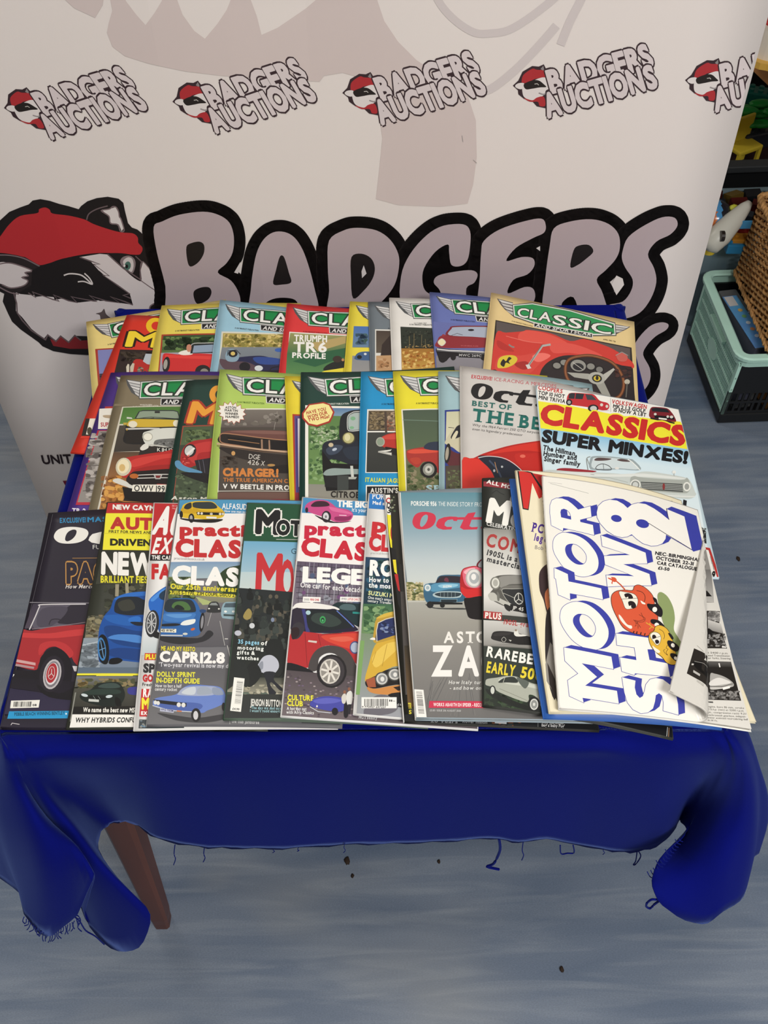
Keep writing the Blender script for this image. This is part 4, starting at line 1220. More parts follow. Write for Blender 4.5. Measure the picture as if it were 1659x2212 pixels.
def octane(P, hdr, x, y, sx, sy, sl, col, bg, more=True):
    """bold slanted slab title: O, c, t and the letters that follow under the next cover"""
    L = [hdr]
    for ln in OCT.strip().split('\n'):
        a = ln.split(); q = [tuple(map(float, z.split(','))) for z in a[2:]]
        L.append('%s %s %s'%(a[0], a[1].format(c=col, b=bg), ' '.join('%.1f,%.1f'%(x+u*sx, y+v*sy+u*sx*sl) for u, v in q)))
    if more: L.append('t %s %.1f %.1f %.1f %.1f %.1f k /.3 S.1|ane'%(col, 66*sy, x+300*sx, y+96*sy+300*sx*sl, x+560*sx, y+96*sy+560*sx*sl))
    P.run('\n'.join(L))
octane(m['b10'].P, CC, 390, 748, 1.52, 1.18, .13, '#1a1a1c', '#cfccc8')
m['b10'].P.run(CC+'''
t #2d6a64 34 396 916 678 948 k S.06|BEST OF
t #1f6a62 84 396 1024 690 1060 k S.10|THE
t #1f6a62 84 734 1070 1060 1112 k S.10|BEST
t #4a4846 17 398 1062 900 1122 r /.15|Why the 1964 Ferrari 250 GTO surpasses
t #4a4846 17 398 1092 758 1136 r /.15|even its legendary predecessor
s #b5241f 325,1600 325,1310 400,1296 480,1260 640,1210 800,1180 1000,1160 1200,1180 1200,1700 325,1700
s #d23428 500,1270 640,1222 800,1190 1000,1174 1000,1260 800,1240 640,1250
s #d8352b 325,1312 380,1296 420,1296 480,1320 540,1390 575,1480 600,1600 325,1600
s #1c2433 440,1288 500,1276 600,1290 700,1340 780,1420 820,1520 760,1600 620,1600 575,1480 530,1380
C #d8d4d4 5 440,1292 520,1280 640,1300 740,1370 800,1450
C #3c4a62 12 520,1310 580,1380 620,1470 640,1560
s #c02a24 700,1280 800,1260 1000,1280 1000,1600 840,1600 800,1440
e #e06a58 760,1280 20,12
e #b8bcc0 556,1384 8,10
e #b8bcc0 612,1356 8,8
c #c8925c 4 560,1322 580,1400
''')
m['b11'].P.run(DD+'''
p #f0efe9 180,90 1090,240 1110,330 1090,390 176,240
p #f2ea3c 176,196 360,222 700,290 1100,330 1142,506 190,370
g #8cc4e4 #d4e8f0 188,370 1142,508 1180,640 200,520
g #d4e8f0 #dfe8ea 200,520 1180,640 1300,1300 240,1300
t #bf3536 25 184 122 340 148 k|COOPERS
t #2a2828 23 184 154 354 180 k|TOP 10 HOT
t #2a2828 23 188 184 358 212 k|MINI TRIVIA
t #bf3536 25 656 212 880 248 k|VOLKSWAGEN
t #2a2828 22 664 240 872 272 k|MK2 1.3 GOLF
t #2a2828 22 668 264 876 298 k|IS NOW A 1.8T
c #8a8a8a 2 650,180 650,268
s #c2333a 368,190 376,160 400,145 500,150 545,158 580,195 630,210 642,235 620,258 560,250 520,240 470,232 400,222 370,210
p #30343a 384,152 400,146 480,152 470,186 380,182
p #40464c 488,154 530,160 560,192 500,190
c #c2333a 5 425,148 420,186
e #28262a 384,206 20,20
e #a8a8a8 384,206 11,11
e #28262a 538,244 34,24
e #c8c8c8 540,246 22,17
e #dcd8cc 592,222 10,10
e #dcd8cc 626,232 9,10
c #d0d0d0 5 560,262 640,258
s #7c2730 898,270 910,240 940,236 1010,244 1040,270 1060,300 1068,330 1020,328 940,318 900,300
p #23262c 912,246 940,240 1010,250 1030,272 916,264
p #1c1a1e 930,288 1056,300 1058,318 932,308
e #d8d8d0 936,282 9,8
e #d8d8d0 1040,300 11,9
e #d8d8d0 1016,298 8,8
p #e8e8e0 958,304 1010,310 1010,320 958,314
c #26242a 9 905,308 1060,340
t #c9312e 116 196 334 1120 482 h #f2ea3c|CLASSICS
t #1f1f22 72 208 456 1138 598 h|SUPER MINXES!
t #26262a 30 214 510 430 552 k|The Hillman,
t #26262a 30 218 548 430 578 k|Humber and
t #26262a 30 222 582 454 618 k|Singer family
s #9a3038 305,636 360,628 500,640 560,650 480,660 330,650
s #c8d0cc 214,655 260,640 400,650 520,655 640,660 770,668 870,650 1000,665 1130,690 1165,720 1190,780 1196,800 1150,826 1000,810 860,790 800,770 730,730 640,740 420,712 230,690
s #dfe4e0 230,656 400,654 640,668 860,664 1100,690 1100,700 860,684 640,684 240,672
c #a4aca8 3 226,682 640,690 760,720
C #8a8f8c 5 505,640 496,570 520,555
c #9aa09c 5 500,570 524,636
s #9aa8ac 528,638 520,570 545,552 640,554 760,568 800,580 842,640 700,636
s #cfdcdf 540,630 534,576 552,562 640,562 756,576 790,590 828,636 700,630
s #5c4c4c 545,575 570,562 640,566 654,572 620,580 560,582
s #5c4c4c 690,576 720,570 760,578 772,588 720,586
o #3a3a3c 4 560,636 566,612 600,602 640,616 650,640
c #3a3a3c 3 602,604 606,636
c #e8ece8 6 760,572 790,592 838,642
s #1d1d1f 620,768 640,738 680,724 730,745 760,790 700,800
s #a8302c 300,668 400,690 400,704 300,690
p #b03028 652,760 706,768 700,790 652,786
s #a8aea8 775,700 800,680 860,690 1100,705 1140,690 1160,740 1150,780 1100,790 860,770 790,760
p #585c5a 842,716 1110,730 1114,784 852,766
c #c8ccc8 2.4 846,726 1110,740
c #c8ccc8 2.4 848,736 1112,750
c #c8ccc8 2.4 850,746 1112,760
c #c8ccc8 2.4 850,756 1114,770
e #e4e6e0 808,736 34,34
e #8a8e8a 808,736 26,26
e #ccd0cc 808,736 18,18
e #e4e6e0 1138,748 24,30
e #9a9e9a 1138,748 15,20
e #8a3a3a 990,748 8,22
C #e0e4e0 8 800,772 900,792 1060,808 1190,812
p #26262a 1116,830 1138,838 1134,880 1112,876
e #e8ece8 1056,656 12,12
c #a8aca8 4 1056,660 1056,680
e #e0e0dc 690,630 14,8
c #9a9a9a 3 520,668 545,672
''')
m['b11'].P.run('''@ 1100 1000 2.968
p #2a2c2e 1220,400 1260,440 1264,520 1236,510
b 10 10 1222 420 1262 510 #8a9090 #3c4244
p #b23430 1240,540 1286,548 1372,800 1240,800
p #e9e8e2 1250,556 1276,562 1342,770 1250,790
c #8a8a86 5 1288,600 1300,650
c #8a8a86 5 1300,640 1312,690
t #1e1e1e 44 1294 740 1314 744 h|9
t #d8403a 12 1322 740 1334 790 b|Super
''')
# ---------------------------------------------------------------- front row
m['c1'].P.run(EE+'''
c #55525a 3 430,230 20,1930
t #2d86b8 38 488 300 700 294 k|EXCLUSIVE!
t #2d86b8 38 712 293 1100 284 k|MASERATI 
c #b88c50 4 590,588 1200,580
t #26222e 160 546 782 800 784 b|P
t #dcdcd8 34 756 514 1000 510 r|FUELLING
t #a88a64 1 0 0 2 0 r|.
g #3a3444 #4a4250 270,960 1300,930 1300,1160 200,1160
c #8a8790 6 230,948 1300,952
s #5a5664 280,1160 320,1000 360,975 700,970 1200,980 1200,1120 700,1140
s #2b2733 480,1120 560,980 700,960 1200,970 1200,1130
s #4a4654 300,1130 345,1000 540,985 520,1060 400,1150
C #cfccd0 9 240,1170 290,1060 322,985 350,966 700,962
C #2a2630 8 400,1130 420,1090 480,1086 520,1110
c #8a7880 5 260,1166 560,1130 700,1110
s #a32a30 140,1180 260,1180 420,1150 640,1130 1000,1110 1200,1110 1200,1500 700,1500 560,1360 480,1310 380,1330 320,1440 280,1500 90,1420
s #c23a3c 150,1196 400,1200 620,1170 1000,1150 1000,1180 640,1220 420,1240 150,1230
s #b83438 330,1290 440,1262 540,1290 600,1360 560,1400 480,1320 400,1310 320,1380
p #c9a0a0 95,1404 290,1440 290,1462 90,1426
p #a88c90 90,1440 280,1474 276,1490 86,1460
p #d4d0d4 590,1466 680,1470 680,1510 606,1510
s #17141c 300,1500 330,1400 400,1330 480,1320 560,1390 590,1500 560,1640 480,1690 360,1700 280,1640 80,1560 80,1500
g #1b1822 #1e1a26 60,1560 700,1600 700,1720 40,1640
g #2b2740 #302b44 40,1640 700,1740 700,1860 20,1860
s #15131a 300,1620 480,1690 620,1640 660,1740 400,1720
e #24202a 424,1530 100,150 12
e #b8b4b8 426,1534 72,124 12
e #77737a 426,1534 60,108 12
e #d8d4d8 424,1530 50,92 12
e #a82c34 422,1524 42,82 12
o #d0cccc 4 392,1540 410,1480 440,1480 444,1540 424,1572 404,1570
c #d0cccc 5 422,1490 420,1528
c #d0cccc 5 420,1528 396,1550
c #d0cccc 5 420,1528 440,1552
s #e0e0dc 50,1560 80,1540 118,1534 100,1560 70,1570
g #23202c #2a2636 40,1870 700,1850 700,2000 0,1960
p #2a96cc 76,1836 900,1826 900,1888 60,1896
t #14506c 26 118 1872 530 1862 k|PEBBLE BEACH WINNING BENTLEY
e #e8f4f8 540,1856 7,7
c #cfccd0 5 90,1948 100,1932 160,1942
''')
octane(m['c1'].P, EE, 440, 334, 2.7, 1.40, .0, '#ecebe6', '#262230')
m['c1'].P.run(EE+'''
t #262230 150 546 786 760 784 h #b98a4c|PA
t #262230 150 770 784 1000 780 h #b98a4c|GO
t #dcd8d4 30 534 836 760 834 b /.3 S.04|How Merce
t #dcd8d4 30 770 834 1000 830 b /.3 S.04|des
p #ecebe4 92,1750 326,1744 316,1806 84,1812
''')
for k in range(22): m['c1'].P.run(EE+'c #2a2a2a %g %g,1758 %g,1800'%(random.choice((2,3,5)), 118+k*6.6, 112+k*6.6))
m['c1'].P.run(EE+'t #2a2a2a 16 268 1795 300 1794 k|08')
m['c2'].P.run(EE+'''
p #b9302f 880,112 1700,130 1700,240 862,226
t #ecebe6 36 918 188 1260 198 h|NEW CAYM
t #ecebe6 36 1270 198 1450 200 h|AN GTS
p #ece43c 862,222 1700,238 1700,540 836,520
t #b93430 88 898 346 1240 354 h|AUT
t #b93430 88 1250 354 1600 358 h|OCAR
t #3c3820 20 886 380 1240 390 k|FIRST FOR NEWS AND
t #2a2a1c 50 898 482 1230 488 h|DRIVEN
c #c8c030 3 844,386 1400,400
g #2c2e28 #3c3e34 836,524 1700,540 1700,800 780,800
b 60 40 850 800 1180 1100 #4a4c40 #2e3028 #5c5c4c #3c4034
p #98927c 940,800 970,800 966,900 938,900
p #9c967f 1020,790 1046,790 1050,880 1024,880
t #f0efea 165 826 712 1260 724 h|NEW
t #e4dc34 52 820 786 1200 790 k|BRILLIANT FIES
t #e4dc34 52 1210 790 1400 792 k|TA ST
g #5a5c50 #77746a 720,1060 1700,1060 1700,1240 690,1240
b 50 30 700 1050 860 1230 #7a6c54 #5c5a48 #8a8468
g #8d9aa4 #6c7c90 670,1240 1700,1240 1700,1520 620,1520
b 40 60 640 1280 820 1500 #7c8c9c #98a4ae
c #b8c2c8 6 660,1300 800,1270
s #1d4f9c 800,1280 810,1160 850,1060 900,1000 930,920 1000,885 1100,865 1250,860 1400,880 1400,1430 1180,1440 960,1420 900,1420 820,1440 800,1380
s #2f6cc0 930,920 1000,885 1100,866 1300,862 1300,890 1100,900 980,930
s #20262e 930,1010 950,930 1010,905 1120,905 1180,930 1300,940 1300,1060 1170,1050 1060,1055 960,1040
s #3a3c36 960,960 1010,930 1070,930 1100,1000 1000,1020
s #2560b0 850,1060 960,1050 1080,1080 1120,1120 1040,1140 900,1110
s #184080 850,1150 950,1140 1100,1180 1300,1200 1300,1320 1000,1300 880,1240
s #4a84cc 880,1240 960,1210 1140,1220 1160,1280 1000,1260
s #1a3f80 860,1360 960,1320 1200,1340 1300,1400 1200,1430 960,1400
s #2f70c4 1046,1100 1060,1075 1120,1062 1150,1080 1140,1110 1080,1116
s #1c2430 1060,1110 1150,1110 1200,1130 1120,1140
s #101418 800,1260 830,1210 870,1240 890,1340 880,1440 840,1450 806,1400
e #3c7cb8 830,1330 34,96 -6
e #10161c 832,1330 24,78 -6
c #6a98c4 6 820,1260 846,1400
c #6a98c4 6 808,1340 860,1320
s #0f1216 900,1410 960,1400 1000,1420 960,1450 890,1450
C #b8bcc0 3 720,1500 900,1480 1100,1500
p #5c6c7c 630,1480 1700,1490 1700,1540 622,1530
p #e8e03c 624,1528 1700,1540 1700,1556 620,1544
p #e8e03c 786,1540 1084,1544 1078,1590 780,1586
t #2a2a1c 24 796 1574 1060 1578 h|BMW VS ALPINA
g #7d8288 #55544c 618,1550 780,1552 1700,1560 600,1640
b 50 34 620 1570 1100 1660 #7a6a44 #5c5c40 #8a7c58 #4c5038
g #4c4c44 #2c2c28 600,1650 1700,1650 1700,1870 580,1870
s #1b2421 650,1720 680,1680 740,1660 800,1610 880,1600 960,1600 1000,1640 1020,1700 1000,1760 960,1790 860,1800 700,1760
s #3c4c48 800,1640 850,1612 940,1608 980,1640 900,1650
s #2a3a34 680,1680 800,1655 960,1660 980,1690 860,1700 700,1700
s #0f1312 740,1710 860,1716 860,1740 740,1740
c #8a9894 3 760,1710 780,1740
c #8a9894 3 800,1712 820,1742
e #c8d4d8 690,1706 28,12 14
e #c8d4d8 890,1716 28,12 -8
p #c8ccc8 724,1736 808,1742 806,1762 722,1756
s #0d0f0f 940,1720 980,1740 990,1790 960,1800 940,1770
s #3a3c8c 1040,1660 1070,1640 1200,1640 1200,1700 1060,1700
g #1d1c1a #191817 580,1800 1700,1800 1700,1880 560,1880
t #ecebe4 36 676 1842 1096 1846 k /.12|We name the best new M5
p #eeede8 590,1862 1700,1880 1700,2060 560,2010
t #1e1e1e 38 612 1928 1104 1926 k /.2|WHY HYBRIDS CONFU
p #8a8c84 612,1684 622,1684 580,1920 570,1920
''')
m['c3'].P.run(EE+'''
p #b92a2e 1250,120 2200,140 2200,570 1200,556
p #b92a2e 1250,120 1400,120 1400,560 1216,552
t #f0efec 205 1236 380 1480 390 h /.28|AU
t #f0efec 205 1500 390 1700 396 h /.28|TO
t #e8a8a8 14 1400 168 1470 172 b|30 May
t #e8a8a8 12 1404 188 1450 190 b|No. 1,
t #f0efec 120 1236 545 1440 548 k /.28|EXP
t #f0efec 120 1450 548 1700 552 k /.28|RESS
p #1c1c1e 1222,556 2000,570 2000,618 1216,608
t #f0efec 30 1236 596 1400 600 k|THE CAR
t #c0282c 110 1236 752 1390 754 h|FA
t #c0282c 110 1400 754 1600 756 h|STER
g #e6e8ea #b8c4c8 1180,1100 2000,1100 2000,1380 1146,1380
s #2566c0 1212,940 1250,890 1330,830 1400,800 1500,790 1500,1240 1380,1240 1300,1200 1260,1040 1220,1010
s #4a8cdc 1230,920 1330,840 1400,820 1400,850 1320,880 1250,940
s #1f3850 1300,880 1400,820 1500,810 1500,900 1330,930
e #26282c 1240,1122 56,112 6
e #c4c6c8 1234,1116 40,92 6
e #4a4c50 1234,1116 34,80 6
c #d8dada 6 1234,1040 1234,1190
c #d8dada 5 1206,1080 1264,1160
c #d8dada 5 1264,1070 1206,1160
c #d8dada 5 1200,1116 1270,1120
e #b0b2b4 1234,1116 10,20
s #1b1c20 1260,1180 1330,1220 1330,1250 1250,1230
p #c43028 1180,1362 1400,1364 1400,1420 1176,1418
t #ece43c 36 1186 1408 1270 1410 h|PLU
t #ece43c 36 1280 1410 1330 1412 h|S
t #2a2a2c 66 1168 1516 1260 1520 h|SP
t #2a2a2c 66 1270 1520 1400 1524 h|ORT
t #c02a2e 52 1164 1592 1246 1592 h|GO
t #c02a2e 52 1256 1592 1300 1594 h|LF
t #2a2a2c 24 1160 1628 1240 1632 b|Fresh
p #c02a2e 1154,1654 1500,1658 1500,1884 1136,1878
t #f0efec 62 1166 1716 1240 1720 h|RA
t #f0efec 62 1250 1720 1330 1722 h|CE
t #ece43c 84 1156 1816 1216 1816 h|M
t #ece43c 84 1230 1816 1330 1818 h|3
t #f0efec 26 1150 1864 1200 1866 h|EX
p #3c4448 1136,1904 1500,1910 1500,1980 1130,1976
b 8 14 1140 1910 1190 1970 #6a8ca8 #8a8c88
''')
m['c4'].P.run(FF+'''
g #4f96bc #3f88b8 330,108 1900,120 1900,256 324,232
p #eceae8 310,228 1900,252 1900,650 250,620
t #f0efec 44 676 186 880 192 b|ALFASUD
t #f0efec 18 696 212 900 222 b|How one man saved
s #d8b52c 334,230 350,180 366,150 430,128 500,122 600,128 640,160 690,205 694,240 660,262 560,272 460,266 380,262 344,250
s #c8a01f 350,180 450,175 520,200 680,205 680,225 500,225 360,220
s #2a2c2c 368,180 384,150 424,136 430,172 400,190
s #30383a 440,170 444,136 520,130 600,134 636,180 520,186
c #d8b52c 7 432,132 436,190
e #1f1f1f 345,232 14,30
e #1f1f1f 428,262 24,38
e #a8a8a4 426,262 12,24
p #1a1a1c 470,212 690,218 690,238 474,236
e #dcd8cc 486,222 10,10
e #dcd8cc 512,224 10,10
e #dcd8cc 662,228 11,10
e #dcd8cc 684,228 8,9
e #c8c4b8 590,228 12,10
p #e4e4e0 550,248 634,252 632,268 550,264
s #1e1c1c 340,262 460,272 680,270 620,298 480,296 360,276
t #bf2c30 88 336 398 870 408 h|practi
t #bf2c30 88 880 408 1060 412 h|cal
t #bf2c30 128 300 566 826 580 h|CLAS
t #bf2c30 128 840 580 1200 586 h|SICS
t #77777a 20 288 598 536 608 r|practicalclassics.co.uk
g #7a98b8 #a8bcc4 250,620 1900,650 1900,760 240,760
b 80 30 240 740 460 920 #3c4c2c #586a3c #2c3a24 #6c7c4c
b 80 30 640 720 900 940 #3c4c2c #5c6e40 #2c3a24 #70804c
s #2c4026 640,760 700,680 800,650 1000,640 1000,900 700,880
g #8a8a70 #7c7c6c 480,900 1900,900 1900,960 480,960
g #6e6c70 #55545a 240,960 1900,960 1900,1320 160,1320
p #a8b478 460,900 640,960 520,970
t #f2f2ee 134 272 790 808 812 h|CLAS
t #f2f2ee 134 830 812 1200 820 h|SICS
t #e4d83c 40 256 836 806 864 k|Our 25th anniversar
p #dcd43c 250,852 780,884 790,896 776,912 250,882 262,868
t #2a2a20 26 268 880 776 904 k|PLUS S-TYPE, Z3M COUPE, DISCO 2
c #b8b8b4 4 660,1100 700,1300
c #c4c4c0 8 700,1246 726,1246
c #b0b0b0 4 600,1000 560,1140
c #d0d0cc 5 720,1300 745,1400
s #303234 560,1000 580,950 640,946 664,1000 664,1030 560,1030
p #8a9090 574,972 590,954 630,952 646,974
e #dcdcd4 572,1000 8,6
e #dcdcd4 652,1002 8,6
s #8aa8b4 670,1040 676,990 700,950 760,946 860,950 860,1080 700,1080 676,1066
p #4a5a64 690,990 706,956 860,952 860,990
e #e4e8e4 706,1024 12,9
e #e4e8e4 770,1024 12,9
p #3a4648 690,1044 790,1050 790,1064 690,1060
s #2a2b2f 200,1220 480,1240 560,1180 600,1190 600,1220 520,1270 340,1290 180,1260
s #2c62a4 180,1200 190,1060 210,980 240,925 330,915 430,920 470,950 500,1010 510,1080 500,1200 440,1228 330,1230 180,1222
s #24303a 214,1020 232,930 330,924 430,932 466,1010 440,1030 330,1028
s #4c7040 270,990 290,950 350,940 400,960 420,1010 340,1010
s #1c2426 290,1000 310,970 350,980 370,1010
s #3f78bc 210,1040 330,1036 450,1036 460,1060 420,1100 330,1110 210,1100
s #5c94d0 220,1050 330,1044 430,1046 400,1070 300,1076
s #e4e8e4 340,1130 370,1100 440,1086 462,1090 450,1120 390,1136
s #1d222a 190,1126 300,1120 340,1130 300,1142 190,1144
p #e8e6d4 180,1164 306,1166 304,1196 178,1192
t #222222 22 184 1188 290 1190 k|451 WWC
p #b8bcc0 180,1212 360,1214 356,1226 180,1224
e #c8ccc4 378,1206 20,10
e #c86030 440,1168 18,10 -20
e #16161a 514,1110 20,80 6
e #8a8a90 516,1110 11,54 6
s #2a4670 494,1014 520,1006 548,1014 540,1032 506,1034
t #e4d83c 34 182 1340 458 1348 k|ME AND MY RESTO
t #f0efec 78 172 1428 520 1440 h|CAPRI
t #f0efec 78 530 1440 698 1442 h|2.8
t #dcdce0 34 164 1472 790 1486 b|'Two-year revival is now my daily
g #5c5c60 #6f6f72 110,1500 1900,1500 1900,2000 60,2000
t #e4e03c 38 148 1552 460 1558 k|DOLLY SPRINT
t #e4e03c 38 142 1602 496 1610 k|IN-DEPTH GUIDE
t #e0e0e0 26 136 1640 348 1644 b|How to bag a half
t #e0e0e0 26 132 1668 312 1672 b|century rocket
s #3a3a3e 150,1850 300,1870 480,1890 700,1860 700,1900 520,1930 300,1910
s #6680c4 116,1780 140,1730 300,1700 370,1640 440,1620 560,1626 660,1640 700,1690 705,1760 640,1800 560,1830 520,1850 440,1840 330,1840 160,1810
s #a0aac4 320,1690 380,1640 560,1632 640,1646 620,1700 480,1712 330,1704
s #c4ccd4 350,1690 390,1652 460,1640 450,1700
s #9aa4b4 480,1700 490,1644 560,1640 600,1690
s #8a96ac 610,1700 600,1646 660,1650 690,1700
s #4a62a8 130,1750 300,1760 480,1770 520,1800 460,1836 330,1834 170,1800
p #1c1e26 120,1740 390,1770 388,1800 130,1768
e #dcdcd8 135,1765 14,17
e #dcdcd8 158,1770 14,17
e #dcdcd8 326,1784 17,19
e #dcdcd8 364,1786 17,19
c #c4c8cc 7 112,1790 250,1830 440,1842
p #b8bcd0 176,1812 288,1826 284,1850 172,1836
t #3a3a6a 16 182 1830 280 1842 b|PPG 785M
p #c87848 310,1828 350,1832 350,1842 310,1840
e #1a1a1e 466,1868 40,56
e #c8c8cc 464,1870 20,36
e #1a1a1e 690,1800 14,34
c #f0efec 2 742,1916 742,1950
t #d8d8d8 26 756 1930 980 1940 b|the club jamboree
p #4a4a4e 1330,1900 1640,1912 1636,1946 1326,1934
c #b8b8b8 3 1340,1920 1620,1930
''')
m['c5'].P.run(FF+'''
p #1f4f35 885,130 2000,160 2000,490 850,448
c #c9c9c4 4 1118,434 1700,446
t #16181a 178 950 378 1140 388 h #e8e8e2|M
t #16181a 110 1120 392 1320 400 h #e8e8e2|OT
t #16181a 110 1330 400 1600 404 h #e8e8e2|OR
g #6ea8c8 #b8ccd0 852,448 2000,490 2000,960 810,930
g #b8ccd0 #c8d0ca 830,700 2000,720 2000,960 815,930
t #2c4a5a 44 1240 552 1280 554 r S.08|G
t #c03036 330 944 886 1160 896 k|M
t #c03036 300 1150 914 1260 916 k|O
t #c03036 300 1270 916 1600 920 k|TOR
p #22282a 815,830 2000,940 2000,1300 770,1300
p #1c2220 770,1200 1240,1200 1190,1700 720,1650
''')
rr = random.Random(5)
for k in range(95):
    x = rr.uniform(790, 1250); y = rr.uniform(830, 1240) + (x-800)*.12
    if y < 840+(x-800)*.25 - 20: y += 60
    c_ = rr.choice(('#1c2220','#2c3432','#151a1a','#39413e','#262c2a','#4a4a42'))
    m['c5'].P.run(FF+'e %s %g,%g 15,17\ns %s %g,%g %g,%g %g,%g %g,%g'%(rr.choice((c_, c_, '#5c564a')), x, y, c_, x-20,y+22, x+20,y+22, x+24,y+70, x-24,y+70))
m['c5'].P.run(FF+'''
e #c8ccd0 922,1140 22,22
e #b8bcc8 808,1200 28,22
e #7c88a0 1090,1092 14,18
s #9a8a50 850,1060 890,1000 920,1030 910,1080 870,1090
g #8c8c80 #a8a698 1180,1560 2000,1560 2000,1700 1160,1700
g #3c4038 #8a8878 860,1560 2000,1600 2000,1720 700,1680
b 30 24 860 1620 1180 1720 #a09c88 #7a7868 #b4b09c
s #171c1c 1020,1300 1080,1250 1150,1260 1180,1330 1190,1480 1130,1560 1080,1480 1060,1400
e #181c1c 1066,1340 28,32
s #b8bcc8 980,1440 1020,1390 1080,1380 1130,1420 1140,1480 1100,1530 1040,1530 960,1500
s #8a909c 980,1450 1010,1430 1010,1490 975,1500
s #1c2028 1020,1520 1110,1520 1100,1580 1160,1640 1170,1670 1140,1660 1080,1600 1050,1640 1040,1600
s #1c2028 1050,1580 1080,1640 1120,1690 1060,1700
s #14191a 880,1480 940,1430 1000,1520 960,1600 900,1640 860,1600
s #1c2222 780,1420 860,1440 900,1560 880,1640 820,1600 780,1540
g #2a2f2c #25292a 720,1700 2000,1720 2000,1900 690,1900
t #8cc4dc 32 808 1284 980 1294 k S.05|35 pages
t #e8ece8 32 994 1296 1044 1300 k S.05|of
t #e8ece8 29 804 1332 1016 1342 k S.05|motoring
t #e8ece8 29 798 1370 946 1378 k S.05|gifts &
t #e8ece8 29 796 1412 976 1422 k S.05|watches
t #dcdcd6 52 908 1790 1164 1800 k|JENSON BUTTON
t #9ac4cc 22 916 1818 1160 1824 b S.04|The day my dad said
t #9ac4cc 22 906 1842 1158 1848 b S.04|I wasn't good enough'
p #ecece6 776,1560 862,1570 832,1842 744,1832
''')
for k in range(20): m['c5'].P.run(FF+'c #2a2a2a %g %g,%g %g,%g'%(random.choice((2,3,5)), 800-k*1.05, 1590+k*9.5, 850-k*1.05, 1596+k*9.5))
m['c5'].P.run(FF+'t #2a2a2a 16 762 1824 818 1830 k|£4.99')
m['c6'].P.run(GG+'''
g #4a90c0 #3c84b8 206,88 1700,125 1700,260 196,222
p #eceae8 196,218 1700,254 1700,680 150,612
t #f0efec 52 484 166 730 176 h|THE BIG
t #f0efec 52 745 177 1000 185 h|GEST
t #e8ecf0 30 604 208 722 214 b|It's your
t #e8ecf0 30 740 216 900 220 b|letters
s #c44c86 225,195 226,160 260,130 330,112 400,120 450,150 480,175 560,190 600,210 614,240 590,280 540,292 460,290 400,260 330,240 260,215
s #3c2030 270,165 300,130 350,122 400,130 420,160 340,170
s #d86a9c 420,170 500,185 590,215 600,230 500,215 440,200
s #8a2c5c 470,250 560,250 600,240 590,270 540,286 470,280
c #f0e0e8 5 500,238 560,240
e #26222a 236,196 12,22
e #26222a 396,250 38,48
e #d0d0d4 392,250 24,34
e #77747a 392,250 8,12
s #2a2028 300,235 460,292 600,285 520,300 400,294
t #c42440 96 220 392 710 410 h|pract
t #c42440 96 722 411 1000 418 h|ical
t #c42438 132 190 556 720 604 h|CLAS
t #c42438 132 740 606 1100 620 h|SICS
g #5c5064 #77707c 160,612 1700,680 1700,1000 120,980
''')
for k in range(16):
    x = 165+k*36
    m['c6'].P.run(GG+'c %s 5 %g,%g %g,%g'%(random.choice(('#3a3440','#8a8a94','#a4a4b0','#4a4450')), x+24, 618+k*2.5, x, 960))
    if k < 7: m['c6'].P.run(GG+'c #34303c 5 %g,%g %g,%g'%(150, 650+k*44, 720, 676+k*44))
m['c6'].P.run(GG+'''
b 24 30 170 640 700 960 #6c4a74 #4c5a78 #8a8c98
t #f2f2ee 112 204 776 700 800 h|LEGE
t #f2f2ee 122 715 802 1000 812 h|NDS
t #e8e8e8 42 184 824 690 868 b|One car for each decade
p #f0efec 206,902 350,906 348,946 292,946 276,960 262,946 202,944
t #7a7a7a 17 212 932 256 934 b|2000
t #c03040 17 264 934 336 936 k|MINI ONE
p #f0efec 508,902 700,908 700,946 506,940
t #7a7a7a 17 518 928 560 930 b|1990
t #c03040 17 568 930 690 934 k|LOTUS CARLTON
s #1c3034 440,990 480,950 540,950 700,960 900,970 900,1200 640,1140 520,1040
s #4c6468 500,990 540,962 620,970 630,1010 540,1010
p #2a8a84 610,1024 700,1030 700,1046 610,1040
s #e8e6e2 126,985 160,955 260,950 380,965 470,985 500,1010 380,1010 240,1008 130,1000
s #241e34 110,1180 118,1010 240,1000 400,1005 490,1012 640,1150 640,1180 560,1190 380,1200 240,1190
p #3a3c78 195,1004 222,1004 262,1190 230,1190
s #2c2634 130,1010 190,1010 222,1160 170,1180 130,1160
s #1b2226 262,1180 232,1030 260,1010 430,1012 480,1020 600,1140 560,1160 400,1180
s #33403c 280,1100 300,1040 420,1040 520,1110 420,1150
c #5c78c0 8 480,1016 560,1090 620,1150
e #a8c8d0 248,1032 20,18
e #3c9a58 366,1090 24,30
e #1b2226 366,1092 14,18
e #50b070 366,1096 8,10
s #b02c30 110,1190 240,1190 400,1205 560,1190 660,1185 700,1200 800,1250 800,1500 640,1450 560,1340 440,1300 340,1320 270,1400 250,1480 80,1440
s #cf4434 360,1220 480,1210 640,1200 720,1240 640,1330 560,1320 440,1280 380,1250
s #d8604c 420,1240 560,1225 620,1250 520,1270
c #7c1c20 4 222,1200 240,1470
c #7c1c20 4 330,1210 350,1300
p #cfc4bc 250,1256 320,1264 316,1280 246,1270
c #22201e 4 360,1206 520,1196
s #35323a 110,1180 130,1130 180,1110 220,1160 170,1240 120,1240
s #2b1c20 108,1170 150,1150 176,1170 170,1220 120,1250
e #3c4a80 630,1316 44,52
e #a8b4c8 628,1316 34,42
s #464242 250,1500 270,1400 330,1325 430,1300 540,1325 610,1400 650,1520 620,1640 560,1640 540,1560 500,1400 420,1360 340,1400 320,1500
s #15151a 80,1440 250,1490 330,1560 360,1620 200,1600 80,1530
g #50484c #6e6468 70,1500 1700,1640 1700,2060 20,1920
''')
